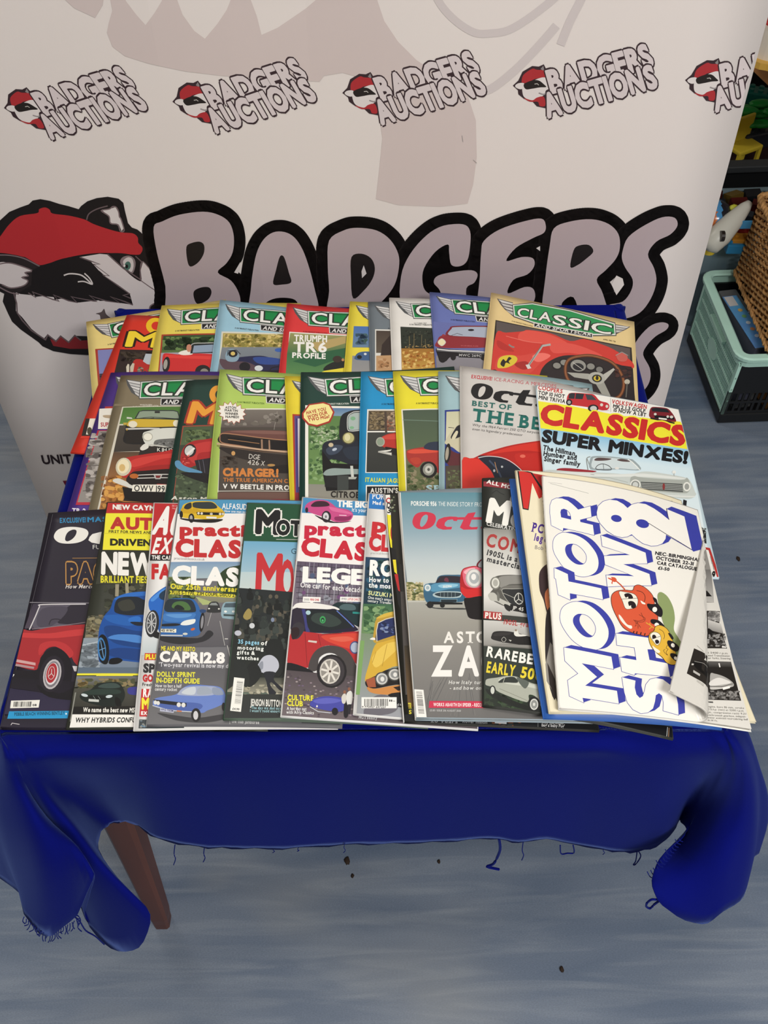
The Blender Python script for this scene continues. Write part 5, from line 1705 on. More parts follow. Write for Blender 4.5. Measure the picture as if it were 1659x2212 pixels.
rr = random.Random(9)
for k in range(150):
    t_ = rr.random(); x = rr.uniform(50, 640); y = rr.uniform(1560, 1880) - max(0, (260-x))*.18
    m['c6'].P.run(GG+'e %s %g,%g 10,6'%(rr.choice(('#8a7c84','#5a4e58','#a09494','#6c5c74','#4a4048')), x, y))
m['c6'].P.run(GG+'''
e #1f1d20 440,1510 122,136
e #3a363a 440,1510 104,120
e #c8c4bc 426,1512 84,102
e #8e8a84 426,1512 74,90
''')
for k in range(8):
    a = k*math.pi/4+.2; ca, sa = math.cos(a), math.sin(a)
    m['c6'].P.run(GG+'c #dcd8d0 17 %g,%g %g,%g'%(426+16*ca, 1512+18*sa, 426+72*ca, 1512+88*sa))
m['c6'].P.run(GG+'''
e #d0ccc4 426,1512 26,28
e #4a3430 426,1512 9,10
t #e6e03c 40 80 1744 290 1750 k|CULTURE
t #e6e03c 40 76 1790 204 1796 k|CLUB
t #e8e8e8 26 74 1826 234 1830 b|A hot day out
t #e8e8e8 26 70 1856 294 1862 b|with Afro Classics
s #4448a0 264,1790 290,1740 380,1715 480,1720 540,1740 560,1790 540,1830 470,1840 350,1820
s #5c60b8 290,1750 400,1728 520,1746 460,1770 340,1776
c #c8ccd4 6 262,1800 330,1840 430,1850
e #1b1b20 466,1838 26,30
e #dcdcd8 320,1796 7,9
s #1c1c22 540,1780 560,1740 575,1800 570,1880 540,1880
s #d8d8d4 560,1700 590,1670 610,1700 600,1780 566,1780
s #d0ccc4 520,1720 545,1690 560,1720 550,1770 526,1770
e #8a5c48 545,1680 12,14
e #8a5c48 582,1656 12,14
p #2a2830 572,1780 600,1780 590,1860 574,1860
t #d8d8d8 24 660 1896 810 1904 b|MG's beauty
c #8a8a8a 3 1040,1960 1600,1980
''')
m['c7'].P.run(GG+'''
g #2f7cc4 #2a74bc 745,56 1700,80 1700,250 736,182
t #f0efec 46 770 104 870 110 b|POR
t #f0efec 46 880 111 1000 116 b|SCHE
t #f0efec 26 772 148 870 156 k|Mad a
t #c42c34 104 768 366 876 376 h|p
t #c42c34 104 890 376 1400 390 h|ractical
t #c42c34 120 742 518 910 528 h|CL
t #c42c34 120 925 528 1300 540 h|ASSICS
t #a0a0a0 17 756 554 910 560 r|practicalclassics.
g #23405c #1c3440 716,578 1700,620 1700,1010 696,968
b 40 34 720 600 940 900 #2a5a74 #16303c #284c50
t #f2f2ee 112 748 722 940 732 h|RO
t #f2f2ee 112 955 734 1200 745 h|VER
t #e8ecec 38 744 780 942 790 k|How to g
t #e8ecec 38 740 826 942 838 k|the most
t #d8dc9c 32 736 886 950 912 k|SUZUKI MI
t #dce0dc 22 734 918 960 944 b|One man's amazing
t #dce0dc 22 732 944 946 968 b|century Traveller...
g #3c6448 #6a8a5c 695,960 1700,960 1700,1200 680,1200
b 90 34 700 980 960 1300 #4c7450 #385c3c #80a070 #6c9060
g #8a9c8c #a8aca0 680,1240 800,1200 760,1700 640,1700
g #788c70 #9a9ca4 680,1200 1700,1240 1700,1900 640,1900
c #7aa060 34 690,1260 650,1700
s #b8963a 780,1270 786,1160 800,1090 850,1050 940,1024 1060,1010 1200,1020 1200,1300 1000,1240 860,1280
s #d0b048 800,1080 860,1044 960,1020 960,1040 860,1072
s #26305c 800,1260 806,1180 820,1120 880,1090 1000,1060 1200,1050 1200,1220 1000,1210 880,1240
b 24 18 830 1110 980 1220 #4a5c90 #7c8cac #1f2848
c #d8d4c4 6 808,1268 804,1180 818,1116 880,1086 1000,1056
s #cfa83c 712,1560 740,1460 790,1300 860,1270 1000,1238 1200,1240 1200,1560 1000,1470 880,1500 780,1560 720,1600
s #e0c058 770,1400 860,1300 960,1270 1000,1300 900,1400 800,1480
c #a8842c 4 890,1290 850,1470
c #a8842c 4 800,1350 770,1440
s #e8e4dc 750,1250 770,1236 792,1240 790,1256
s #1f1c1c 715,1590 790,1550 920,1490 1200,1470 1200,1600 960,1620 800,1650 730,1640
e #4a4a48 846,1572 56,56
e #c8c8c4 848,1572 46,46
e #8a8c8c 850,1572 34,34
e #dcdcd8 852,1574 16,20
e #4a4a48 950,1536 58,54
e #c8c8c4 952,1536 48,44
e #8a8c8c 954,1536 36,32
e #dcdcd8 956,1538 16,18
p #a0583c 716,1580 790,1556 800,1640 736,1640
s #c88848 730,1640 800,1652 960,1624 1200,1610 1200,1680 960,1700 860,1700 780,1690 740,1670
p #2c2422 940,1640 1060,1620 1060,1650 980,1670
s #1a1a1e 900,1700 1060,1690 1060,1800 960,1790
s #6a6870 780,1720 900,1710 980,1800 900,1860 700,1860
''')
bars(m['c7'].P, 682, 1722, 968, 1812)
m['c7'].P.run(GG+'t #2a2a2a 14 686 1808 880 1812 b|9 770957 697257\nt #2a2a2a 16 908 1758 956 1760 b|11>\nt #c8c8c8 16 975 1790 1040 1794 b|£4.75')
m['c8'].P.run(GG+'''
p #e8e6de 866,60 916,60 930,250 880,250
t #b42a2e 40 880 136 914 138 k|C
t #26262a 40 888 176 918 178 k|D
t #26262a 40 892 218 920 220 k|3
p #e8dc2e 880,230 932,240 980,520 920,500
e #b02a2c 940,380 22,70
p #26241e 914,60 966,60 1010,640 936,600
b 12 12 918 70 960 230 #4a5a40 #8a9078 #2c3428
p #1b1b1c 920,500 960,520 1040,1100 980,960
p #e4d430 936,600 962,600 972,720 950,700
p #b42c2c 950,720 978,716 996,860 980,850
p #4a4644 1000,860 1040,860 1090,1700 1040,1700
g #3a3428 #6a5030 1030,1300 1600,1300 1600,1800 1060,1800
t #e0d43c 44 1062 1812 1090 1812 k|TR
t #e0d43c 30 1068 1856 1090 1856 k|S
p #16181a 1040,1860 3000,1900 3000,2060 1040,2000
t #dcdcdc 22 1066 1898 1100 1900 b|Tra
''')
m['c8'].P.run(HH+'''
p #16181a 130,1900 2000,1950 2000,2060 130,1990
t #8a8c90 24 340 1962 560 1970 b|20 years
t #8a8c90 24 600 1966 800 1974 b|Rover million
b 14 20 730 1950 1080 2000 #5c3a28 #8a5438 #24282a #3a2c28
K_PLACE
'''.replace('K_PLACE','p #b8bcc0 865,1952 960,1956 958,1976 862,1970')+'''
c #9a9c9c 2 1214,1950 1214,2000
t #dcdcdc 24 1244 1996 1430 2006 b|bag a baby Pug'
t #b8b8b8 20 1244 1974 1420 1980 b|Why you should
''')
P = m['c9'].P
P.run(HH+'''
g #5a8a98 #8fa8b4 80,90 1700,110 1700,420 112,420
g #8fa8b4 #b8c4c8 112,418 1700,418 1700,650 130,650
g #b8c4c8 #c4ccca 130,648 1700,648 1700,800 148,800
g #c4ccca #b8b8ae 148,800 1700,800 1700,990 150,990
p #d6d2ca 78,90 96,90 210,1930 190,1936
t #e4e8e6 34 180 196 388 200 k|PORSCHE 956
t #dce4e4 34 402 200 760 206 r|THE INSIDE STORY FRO
t #dce4e4 34 770 206 1100 212 r|M WITHIN
''')
octane(P, HH, 192, 248, 1.84, 1.46, .0, '#c8344c', '#84a4ae')
P.run(HH+'''
b 60 34 130 830 290 970 #8a8a5c #a89c70 #6c7448 #c0b488
b 40 14 130 820 280 880 #c8bc94 #7c804c
g #a4a49c #98968e 148,985 1700,985 1700,1150 160,1150
g #98968e #84827e 160,1150 1700,1150 1700,1400 170,1400
g #84827e #6c6b6a 170,1400 1700,1400 1700,1940 200,1940
''')
rr = random.Random(3)
for k in range(26):
    x0 = rr.uniform(340, 700); y0 = rr.uniform(1560, 1640); x1 = x0+(x0-560)*.9-40; y1 = rr.uniform(1760, 1920)
    P.run(HH+'c %s %g %g,%g %g,%g'%(rr.choice(('#5c5b5b','#7c7b79','#626262')), rr.uniform(2,5), x0, y0, max(310, x1), y1))
P.run(HH+'''
s #3a3c3c 300,1000 380,1030 600,1032 620,1045 400,1040 320,1020
s #34607c 282,900 290,850 330,830 380,825 400,780 440,764 520,762 600,768 620,830 620,960 560,984 420,980 320,990 290,950
s #2a2630 388,830 408,784 440,772 560,774 600,790 600,830 500,826
s #6a3444 450,810 460,786 480,790 486,820
s #5490b0 340,850 400,828 500,826 600,834 600,860 480,880 380,900 340,890
s #8cc0d8 400,850 460,836 560,840 540,860 440,870
t #e8e8e4 16 440 866 510 864 k|33ZPH
s #a8bcc0 358,920 400,900 480,896 586,902 590,930 560,950 420,950 370,940
s #2c3a42 372,922 410,908 480,904 580,910 582,928 540,942 430,942
c #9cb0b4 2 420,908 420,942
c #9cb0b4 2 450,906 450,944
c #9cb0b4 2 480,905 480,944
c #9cb0b4 2 510,905 510,944
c #9cb0b4 2 540,906 540,942
e #4a7c98 316,868 32,34
e #d4dcdc 316,868 25,27
e #9cb0b8 316,868 14,15
p #1f2c34 420,962 556,962 552,988 424,988
c #8aa8b4 3 420,962 556,962 552,988 424,988 420,962
e #1a1c1e 336,1006 28,28
e #1a1c1e 436,1012 20,18
p #15181a 350,980 600,990 600,1004 360,1004
s #ac1f26 585,900 582,780 600,720 640,700 700,690 760,700 900,700 1100,800 1100,1100 900,1110 780,1090 700,1060 650,960
s #d8687c 600,740 640,708 720,698 780,720 760,850 680,870 620,840
s #f0b0b8 610,740 650,712 700,706 690,730 640,760
s #6a1c28 720,700 760,630 900,600 900,720
s #aab0b8 734,700 766,640 900,620 900,700
e #b8b0ae 692,790 68,78
e #dcdcd8 694,788 58,68
e #a8aeb0 694,788 40,48
e #e8e8e4 690,780 20,26
e #c8b890 716,912 16,18
s #cc2a2c 590,860 640,880 760,870 900,880 900,960 760,940 660,960 600,920
s #1a1618 612,960 660,950 760,936 900,960 900,1120 760,1128 660,1116 632,1060
c #b8b0ac 4 640,1120 700,1128
t #e8e6e0 86 444 1316 700 1314 k S.10|AST
t #e8e6e0 86 712 1314 900 1312 k S.10|ON
t #eceae6 230 344 1580 740 1580 k S.10|ZA
t #eceae6 230 752 1580 1300 1580 k S.10|GATO
t #dcdcd8 28 486 1652 750 1652 b /.2 S.06|How Italy tur
t #dcdcd8 28 760 1652 900 1652 b /.2 S.06|ned
t #dcdcd8 28 494 1698 750 1698 b /.2 S.06|- and how on
t #dcdcd8 28 760 1698 900 1698 b /.2 S.06|e
p #c83450 330,1790 1500,1800 1500,1856 324,1846
t #ecdcdc 26 362 1832 756 1836 k|WORKS ABARTH 124 SPIDER - RECO
t #ecdcdc 26 766 1836 1000 1838 k|RD RUN
t #c8c8c8 15 334 1874 586 1878 b|£5.00 / ISSUE 206 AUGUST 2020
p #ecebe6 198,1694 282,1700 308,1928 206,1922
''')
for k in range(20): P.run(HH+'c #2a2a2a %g %g,%g %g,%g'%(random.choice((2,3,5)), 222+k*1, 1716+k*9.2, 270+k*1, 1718+k*9.2))
m['c10'].P.run(HH+'''
p #8c2430 770,0 1500,120 1500,190 770,40
t #ece8e4 30 792 14 1000 66 k|ALL MO
C #1b211f 6 836,100 860,82 880,74 900,90 940,110
e #b8b8b4 1030,160 46,60
e #b8b8b4 1044,320 54,62
t #ecebe4 180 792 322 966 352 h|M
t #d8d8d4 30 794 358 1060 412 b|CELEBRATING
c #b0b0aa 3 776,378 1300,470
g #8c8c86 #c4c4be 770,384 1600,500 1600,700 770,560
g #c4c4be #e0dfda 770,556 1600,690 1600,1000 772,920
g #e0dfda #a8a8a4 772,918 1600,1000 1600,1180 772,1080
t #a8302e 100 786 524 1100 592 k S.08|COM.
t #26262a 42 796 598 1090 668 k S.05|190SL is a r
t #26262a 42 796 652 1088 722 k S.05|masterclas
s #55544f 812,930 830,900 850,870 840,820 870,775 960,762 1090,766 1300,780 1300,1100 1120,1080 1000,1040 900,1000 830,960
s #8a8984 900,780 980,768 1090,774 1090,830 980,840 920,870 890,830
s #6c6b66 900,880 960,850 1090,850 1090,880 960,900
e #77776f 866,830 42,52
e #d4d4cc 868,828 32,42
e #a8a8a0 868,828 20,28
s #26282a 920,890 1000,880 1160,890 1200,1020 1080,1030 980,990
o #b0b0a8 4 920,886 1000,876 1160,890 1190,1020 1080,1030 980,990
o #c8c8c0 7 1022,960 1050,912 1084,930 1090,980 1056,1000
c #c8c8c0 6 1054,916 1056,960
c #c8c8c0 6 1056,960 1028,984
c #c8c8c0 6 1056,960 1086,980
c #a8a8a0 4 930,910 1020,950
s #b8b8b0 808,930 826,908 860,910 900,950 980,990 1000,1010 960,1020 880,980 830,970
s #6c6c66 880,900 900,920 900,970 884,970
p #141414 988,1000 1130,1020 1130,1078 984,1050
t #d8d8d2 28 1004 1042 1094 1058 b|JP 45
s #1a1a1a 940,1000 990,1020 985,1060 950,1040
g #c8c8c4 #908f8a 770,1130 1600,1230 1600,1360 770,1330
p #a83434 772,1056 920,1070 918,1134 770,1116
t #f0ece4 46 782 1114 912 1126 k S.06|PLUS
t #a83434 40 934 1164 1160 1192 b S.04|190SL gran
c #a83434 2 920,1150 1180,1188
s #191818 835,1260 860,1225 960,1222 1060,1240 1160,1270 1300,1290 1300,1350 1160,1340 980,1320 880,1300 836,1284
s #2c2a2a 850,1250 900,1232 990,1232 980,1250 880,1262
s #dcdcd4 1018,1240 1030,1212 1046,1214 1060,1244 1100,1250 1120,1260 1040,1264
e #8a7a68 1034,1214 9,9
e #1a1818 936,1290 24,26
o #c8c8c0 3 918,1290 936,1270 954,1290 936,1310
p #c8c8c0 975,1290 1000,1296 990,1306
g #908f8a #5a5955 770,1330 1600,1370 1600,1420 770,1345
p #2b332d 768,1342 1600,1430 1600,2100 768,1840
t #ecebe4 78 792 1424 1040 1470 k|RARE
t #ecebe4 78 1056 1474 1260 1502 k|BEA
t #e0cc38 84 792 1554 1024 1588 k|EARLY
t #e0cc38 84 1068 1596 1240 1626 k|500
t #e0cc38 84 1250 1628 1420 1650 k|SEC
g #26302a #33402e 768,1650 1600,1700 1600,2060 768,1850
b 40 34 780 1720 1200 1860 #2c3c2a #384a34 #202a22
s #1a1f1c 790,1690 900,1740 1100,1820 1250,1860 1200,1880 1000,1830 830,1750
s #a8aca0 786,1640 800,1612 880,1600 950,1588 1030,1590 1100,1620 1180,1650 1300,1680 1300,1850 1240,1840 1200,1760 1140,1740 1120,1800 900,1720 860,1680 820,1670 790,1660
s #c4c8bc 890,1620 960,1594 1040,1600 1120,1640 1250,1680 1250,1700 1100,1670 960,1650
s #2c322f 890,1640 940,1602 1020,1596 1050,1640 960,1640
c #a8aca0 5 944,1600 930,1640
s #5a625c 1040,1600 1090,1612 1140,1640 1110,1690 1066,1650
c #77776c 3 900,1690 1130,1790
e #1c1e1e 844,1704 26,40
e #c8ccc4 844,1704 16,30
e #1c1e1e 1180,1816 50,62
e #d0d2cc 1182,1818 34,46
e #8c908c 1182,1818 26,36
e #d0d2cc 1182,1818 10,14
''')
m['c10'].P.run(II+'''
p #141416 600,1600 1050,1700 1044,1768 500,1640
c #d8dcdc 8 470,1650 1040,1776 1052,1770 1054,1690
c #8a6a50 6 1024,1700 1020,1760
c #d8dcdc 3 1014,1696 1008,1760
''')
m['c12'].P.run('@uv\ng #e4dcc0 #e4dcc0 -2,-2 102,-2 102,200 -2,200\n'+II+'''
p #1c1c1c 50,42 140,60 260,120 260,220 190,200 150,110 124,304 86,296
p #c8302c 60,48 138,66 210,180 210,220 190,230 148,130 120,296 92,290
p #b02826 148,66 270,90 270,200 206,150
t #4a2c8c 54 144 438 215 452 k S.09|PC
t #4a2c8c 54 225 452 400 480 k S.09|ars
t #5a3c94 44 158 496 212 508 k S.05|leg
t #5a3c94 44 222 510 400 540 k S.05|ends
t #6a6470 24 164 552 216 560 r|Bob
s #3a2a2c 190,740 200,690 240,650 300,640 300,960 250,980 220,880 196,820
s #c87850 228,860 236,820 260,810 260,950 240,930
s #2a2426 240,960 300,960 300,1500 250,1400 230,1200
p #8a8680 232,1290 262,1150 300,1200 304,1450 282,1470 240,1400
p #2a2220 244,1280 258,1420 320,1560 330,1560 300,1400
t #5a564c 12 770 218 960 242 k|WEEK ENDING FEBRUARY 14
t #5a564c 12 980 246 1012 252 k|1981
t #5a564c 12 1030 254 1052 258 k|40p
c #9a9280 3 880,224 1000,244
''')
# ---------------------------------------------------------------- the white catalogue on top, its corner curled over
c13 = m['c13']; P = c13.P
S1, S2, S3, S4 = (1160,1040,6.636), (1160,1290,6.636), (1280,1050,6.636), (1300,1230,4.621)
NAVY, PAPW = srgb('#3a40a0'), srgb('#eeece6')
def pl(t): return [tuple(map(float, q.split(','))) for q in t.split()]
LET = [
 (S1, '205,630 186,450 188,340 215,270 280,240 360,245 440,275 500,320 550,365 590,405 765,355 780,510 618,550 620,582 800,625 820,772 376,668 370,712', ['345,515 335,440 345,405 385,392 430,410 465,445 485,490 490,550'], (95,-25), 0),
 (S1, '400,735 560,770 700,850 800,960 860,1060 882,1170 860,1270 800,1330 700,1365 600,1360 480,1310 380,1230 300,1120 245,1020 228,920 245,820 310,755', ['480,895 560,905 640,960 700,1040 712,1110 690,1170 640,1195 560,1185 480,1130 425,1060 402,980 420,920'], (92,-12), 1),
 (S1, '245,1240 440,1330 452,1435 920,1535 945,1695 470,1605 475,1700 305,1625 270,1400 250,1385', [], (95,-25), 0),
 (S2, '560,65 700,95 820,170 920,270 990,380 1025,490 1010,610 940,710 850,755 740,745 620,700 500,610 400,480 340,360 330,260 360,160 440,95', ['620,240 720,265 800,340 840,430 835,510 790,570 710,575 630,530 560,450 518,370 520,300 560,255'], (95,-15), 1),
 (S2, '385,722 1065,855 1095,1035 640,950 860,1145 690,1270 1145,1345 1172,1530 652,1445 668,1515 465,1420 440,1195 590,1097 400,915', [], (100,-35), 0),
 (S4, '200,1078 335,1112 328,1180 345,1250 378,1285 408,1268 425,1220 440,1150 480,1100 540,1085 610,1100 690,1160 740,1250 760,1350 765,1455 612,1412 615,1330 600,1260 570,1238 538,1258 530,1320 510,1390 460,1430 390,1440 310,1400 255,1330 225,1230', [], (66,-20), 0),
 (S4, '140,640 640,712 655,800 455,800 475,905 655,940 680,1075 330,1040 325,1058 200,1020 180,880 345,908 325,782 150,758', [], (66,-22), 0),
 (S1, '915,775 1555,1025 1580,1180 1235,1190 1610,1330 1640,1495 1010,1512 990,1348 1390,1362 975,1195 960,1072 1330,1058 935,930', [], (85,-25), 0),
 (S3, '60,380 80,290 150,225 240,198 350,212 440,262 500,318 560,270 650,245 760,262 880,325 980,395 1095,488 1065,335 1315,440 1420,915 1052,700 1045,760 1000,825 930,855 840,862 720,825 630,760 560,695 500,728 420,740 310,712 200,640 110,540 65,450', [], (88,-22), 0)]
P.run('@ 1160 1040 6.636\ng #e6e4dc #eeece6 -60,-200 3000,-200 3000,4500 -60,4500\nc #9a9a96 5 190,30 460,100 740,172\nc #a8a8a4 4 160,14 360,36\nc #c4c2bc 3 60,-60 230,3400')
for (crop, o_, hs, vec, sm) in LET:
    P.ox, P.oy, P.s = crop; P.uv = False
    out = catmull(pl(o_), 3) if sm else pl(o_); hol = [catmull(pl(h), 3) if sm else pl(h) for h in hs]
    lw = 13 if crop[2] > 5 else 9
    for k in range(12, -1, -1):
        f_ = k/12; d = (vec[0]*f_, vec[1]*f_)
        P.poly([(p[0]+d[0], p[1]+d[1]) for p in out], NAVY, holes=[[(p[0]+d[0], p[1]+d[1]) for p in h] for h in hol]); P.z -= .7
    P.stroke(list(out)+[out[0]], lw, NAVY)
    for h in hol: P.stroke(list(h)+[h[0]], lw, NAVY)
    P.poly(out, PAPW, holes=hol)
P.run('''@ 1280 1050 6.636
p #3a40a0 1318,436 1064,330 1130,298 1487,430 1592,903 1446,943 1420,915
p #eeece6 1315,442 1066,338 1096,488 1250,700 1420,912
e #3a40a0 340,468 78,50 12
e #3a40a0 715,543 95,60 15
c #34304a 8 800,535 1050,690 1420,915
c #34304a 8 1060,322 1068,400 1096,488
t #26242a 46 895 985 1050 1008 k|NEC
t #26242a 46 1090 1014 1565 1092 k|BIRMINGHAM
e #26242a 1068,996 6,6
t #26242a 46 908 1052 1445 1142 k|OCTOBER 22-31
t #26242a 46 922 1124 1490 1216 k|CAR CATALOGUE
t #26242a 42 936 1196 1100 1220 k|£1-50
@ 1300 1230 4.621
s #8a9a66 556,290 565,240 600,232 660,280 710,380 728,490 718,600 760,680 810,760 840,830 780,985 740,880 680,700 620,560 580,420
s #d2583a 92,300 105,250 150,218 230,208 305,212 325,170 370,158 430,185 490,240 520,300 530,400 560,480 540,560 500,640 440,668 380,655 290,630 210,580 150,480 105,380
o #3c2420 5 92,300 105,250 150,218 230,208 305,212 325,170 370,158 430,185 490,240 520,300 530,400 560,480 540,560 500,640 440,668 380,655 290,630 210,580 150,480 105,380
s #e8e6d8 170,226 240,230 320,248 355,290 358,340 340,380 300,395 238,396 205,320
o #3c2420 4 170,226 240,230 320,248 355,290 358,340 340,380 300,395 238,396 205,320
c #3c2420 4 194,300 360,290
s #241c20 225,250 260,240 295,255 310,292 266,296 262,276 240,285 228,270
s #241c20 262,330 290,318 325,332 342,370 320,390 294,386 290,362 272,368
s #e8e4d8 168,455 190,470 250,550 296,565 298,592 270,590 210,540 175,490
C #3c2420 5 345,215 400,230 430,270 425,320 400,335
s #f0ece0 385,315 400,345 432,352 430,340 405,325
c #5c2c20 4 390,435 422,505 360,520 330,510
C #5c2c20 4 370,455 430,490 415,525 350,525 316,508 330,520 340,545
c #5c2c20 4 350,530 330,572 345,560
c #5c2c20 4 350,530 360,595 370,560
c #5c2c20 4 350,530 388,585
c #c4583c 12 230,205 190,160 150,125 110,110
s #d2583a 60,85 100,95 90,80 130,85 148,110 130,130 110,125 105,150 95,140 100,115 70,100
c #241c20 10 322,618 312,640
c #241c20 10 352,622 344,650
c #241c20 10 392,630 384,658
c #241c20 10 432,640 424,664
s #211d22 510,280 545,300 560,345 600,400 606,450 590,478 560,470 520,440 470,400 450,360 460,345 500,350 540,345 515,310
e #f0ede4 527,404 24,26
s #211d22 484,520 500,500 560,510 600,540 628,580 590,590 540,560 500,545
s #f0ede4 525,550 545,535 570,550 560,565 530,568
c #d8a63c 9 520,590 480,560 440,535
c #d8a63c 8 480,560 478,535
c #d8a63c 8 500,575 470,600
s #ddb03e 466,690 480,640 520,615 530,580 570,560 620,575 660,610 690,670 720,760 740,850 750,920 740,950 690,955 640,930 600,880 540,830 490,770
o #3c2a20 5 466,690 480,640 520,615 530,580 570,560 620,575 660,610 690,670 720,760 740,850 750,920 740,950 690,955 640,930 600,880 540,830 490,770
s #ece8d8 484,650 520,628 570,645 590,690 575,745 545,760 510,720 484,680
o #3c2a20 4 484,650 520,628 570,645 590,690 575,745 545,760 510,720 484,680
c #3c2a20 4 500,700 582,672
s #241c20 502,665 520,655 540,670 536,690 506,696
s #241c20 530,715 550,705 570,720 566,742 540,745
s #ece8d8 505,765 530,785 575,815 575,835 545,835 515,800
C #3c2a20 4 570,600 610,625 625,670 615,700
C #3c2a20 4 655,760 640,790 660,800 640,830 655,860 630,840 615,815 630,800
s #211d22 650,730 665,712 710,725 760,765 770,800 740,825 690,800 660,765
e #f0ede4 708,762 18,22 -30
s #211d22 680,860 690,840 740,850 785,895 792,925 770,935 720,910 690,880
e #f0ede4 734,890 15,18 -30
s #211d22 660,640 690,650 715,690 700,705 680,680
''')
# the curl
A_ = c13.pix2uv(np.array([(1520,1172),(1521,1556)])); Wc, Lc = c13.W, c13.LL
rC = .0085
pA, pB = A_[0]*np.array([Wc, Lc]), A_[1]*np.array([Wc, Lc])
lC = np.linalg.norm(pB-pA); dC = (pB-pA)/lC; nC = np.array([dC[1], -dC[0]])
if nC[0] < 0: nC = -nC
def rad_c(p): return .0003 + (rC-.0003)*np.clip((p-pA)@dC/lC, 0, 1.1)
def curl(uv, h):
    uv = np.asarray(uv, float); h = np.broadcast_to(np.asarray(h, float), (len(uv),)); p = uv*np.array([Wc, Lc])
    r_ = rad_c(p)
    s_ = (p-pA)@nC + r_; ph = np.clip(s_/r_, 0, math.pi); back = np.maximum(s_-math.pi*r_, 0)
    sp = np.where(s_ <= 0, s_, r_*np.sin(ph)-back); z = np.where(s_ <= 0, 0, r_*(1-np.cos(ph)) - back*.06)
    q = p + np.outer(sp-s_, nC) + np.outer(-np.sin(ph)*h, nC)
    out = c13.surf0(q/np.array([Wc, Lc])); out[:,2] += z + np.cos(ph)*h; return out
c13.curl = curl
c13.SP = Print(); c13.SP.run('@uv\nt #4a4844 46 30 6 30 128 b|MOTOR SHOW 82 - CAR CATALOGUE - OCTOBER 22-31')
m['c12'].P.U
m['c9'].SP = Print(); m['c9'].SP.run('@uv\nt #1c1c1e 64 22 26 22 46 h|Octane\nt #55524e 34 34 52 34 118 b|ASTON MARTIN ZAGATO - PORSCHE 956 - ABARTH 124 - EARLY DAYS')
PG = Print()
PG.run('''@ 1300 1230 4.621
g #c8c6c0 #dcdad4 0,-900 1800,-900 1800,1900 0,1900
p #8c8a86 960,-200 1080,-200 1120,330 980,330
g #6c6a68 #b0aeaa 1000,0 1085,0 1118,330 1040,320
p #1c1a1a 1020,215 1050,210 1100,268 1030,268
p #26221f 980,410 1140,412 1252,788 1000,786
b 40 34 1060 415 1180 520 #3c3a38 #d0cecb #8a8886
g #c4c2be #8a8886 1060,500 1190,540 1215,640 1060,600
s #1a1818 1060,590 1090,600 1130,640 1060,660
b 60 18 1050 640 1240 770 #7c7a78 #4c4a48 #9c9a98
p #d8d6d2 1200,760 1250,770 1240,782 1200,780
p #24211f 990,915 1290,920 1392,1310 1000,1300
g #5c5a58 #2c2a28 1060,920 1285,920 1300,975 1070,975
c #e4e2de 12 1170,935 1180,975
s #a8a6a2 1085,1040 1130,1040 1200,1060 1260,1090 1310,1130 1318,1160 1290,1175 1200,1190 1090,1200 1080,1150
s #dcdad6 1080,1120 1160,1080 1240,1100 1290,1130 1200,1150 1085,1160
c #3a3836 5 1080,1165 1200,1170 1310,1140
c #e8e6e2 7 1085,1185 1200,1185 1290,1165
p #f0eeea 1205,1178 1275,1162 1280,1184 1212,1202
b 70 22 1010 1210 1380 1300 #6c6a68 #4a4846 #8a8886
t #1a1a1a 18 1030 1326 1110 1332 h|nison
t #6a6862 18 1050 1376 1420 1392 r|engine. bore 86 mm., stroke
t #6a6862 18 1046 1402 1420 1420 r|50 b.h.p. (net) at 5200 r.p.m.
t #6a6862 18 1050 1432 1440 1450 r|cm., compression ratio 9.2:1
t #6a6862 18 1044 1460 1440 1478 r|synchromesh gearbox, indepen-
t #6a6862 18 1046 1486 1456 1506 r|power assisted recirculating ball
t #6a6862 18 1060 1512 1156 1520 r|in 14 ft.
t #6a6862 18 1040 838 1262 846 r|at 5400 r.p.m.
t #6a6862 18 1040 866 1276 872 r|speed Transmission
t #6a6862 18 1040 892 1286 898 r|four forks, Steering
''')
VP = Print()
VP.run('''@ 1300 1230 4.621
p #d4d2cc 400,-400 1100,-400 1100,1500 400,1700
p #2a2623 852,1030 930,768 1100,850 1100,1180
s #141212 920,905 1100,930 1100,1080 960,990
p #c8c6c2 904,926 926,930 920,945 900,944
p #b8b6b2 918,995 985,1040 980,1062 916,1020
c #8a8884 6 930,905 1020,925 1060,950
c #8a8680 3 960,740 1020,800
c #8a8680 3 950,1100 1015,1150
c #8a8680 3 948,1112 1012,1162
''')
def extra(th):
    o = PG.build('inside_page_print', c13.pix2uv, lambda uv, h: c13.surf0(uv, h-.00038), th, INK, 8e-6, (MU, MV), c13.LL/c13.W)
    o.data.transform(Matrix.Translation(-th.location))
    def vpix(px):
        t0 = c13.top.copy(); c13.top[...,2] += 2*rC; H0 = c13.H
        cuv = np.array([(0,0),(1,0),(1,1),(0,1)], float); c13.H = homography(proj(c13.surf0(cuv)), cuv)
        uv = c13.pix2uv(px); c13.top = t0; c13.H = H0
        p = uv*np.array([Wc, Lc]); r_ = rad_c(p); sp = (p-pA)@nC + r_; s_ = math.pi*r_ - sp
        return (p + np.outer(s_-sp, nC))/np.array([Wc, Lc])
    o = VP.build('loose_page_print', vpix, lambda uv, h: curl(uv, -.0018-h), th, INK, 4e-5, (56, 18), c13.LL/c13.W, diag=(MU, MV))
    o.data.transform(Matrix.Translation(-th.location))
c13.extra = extra
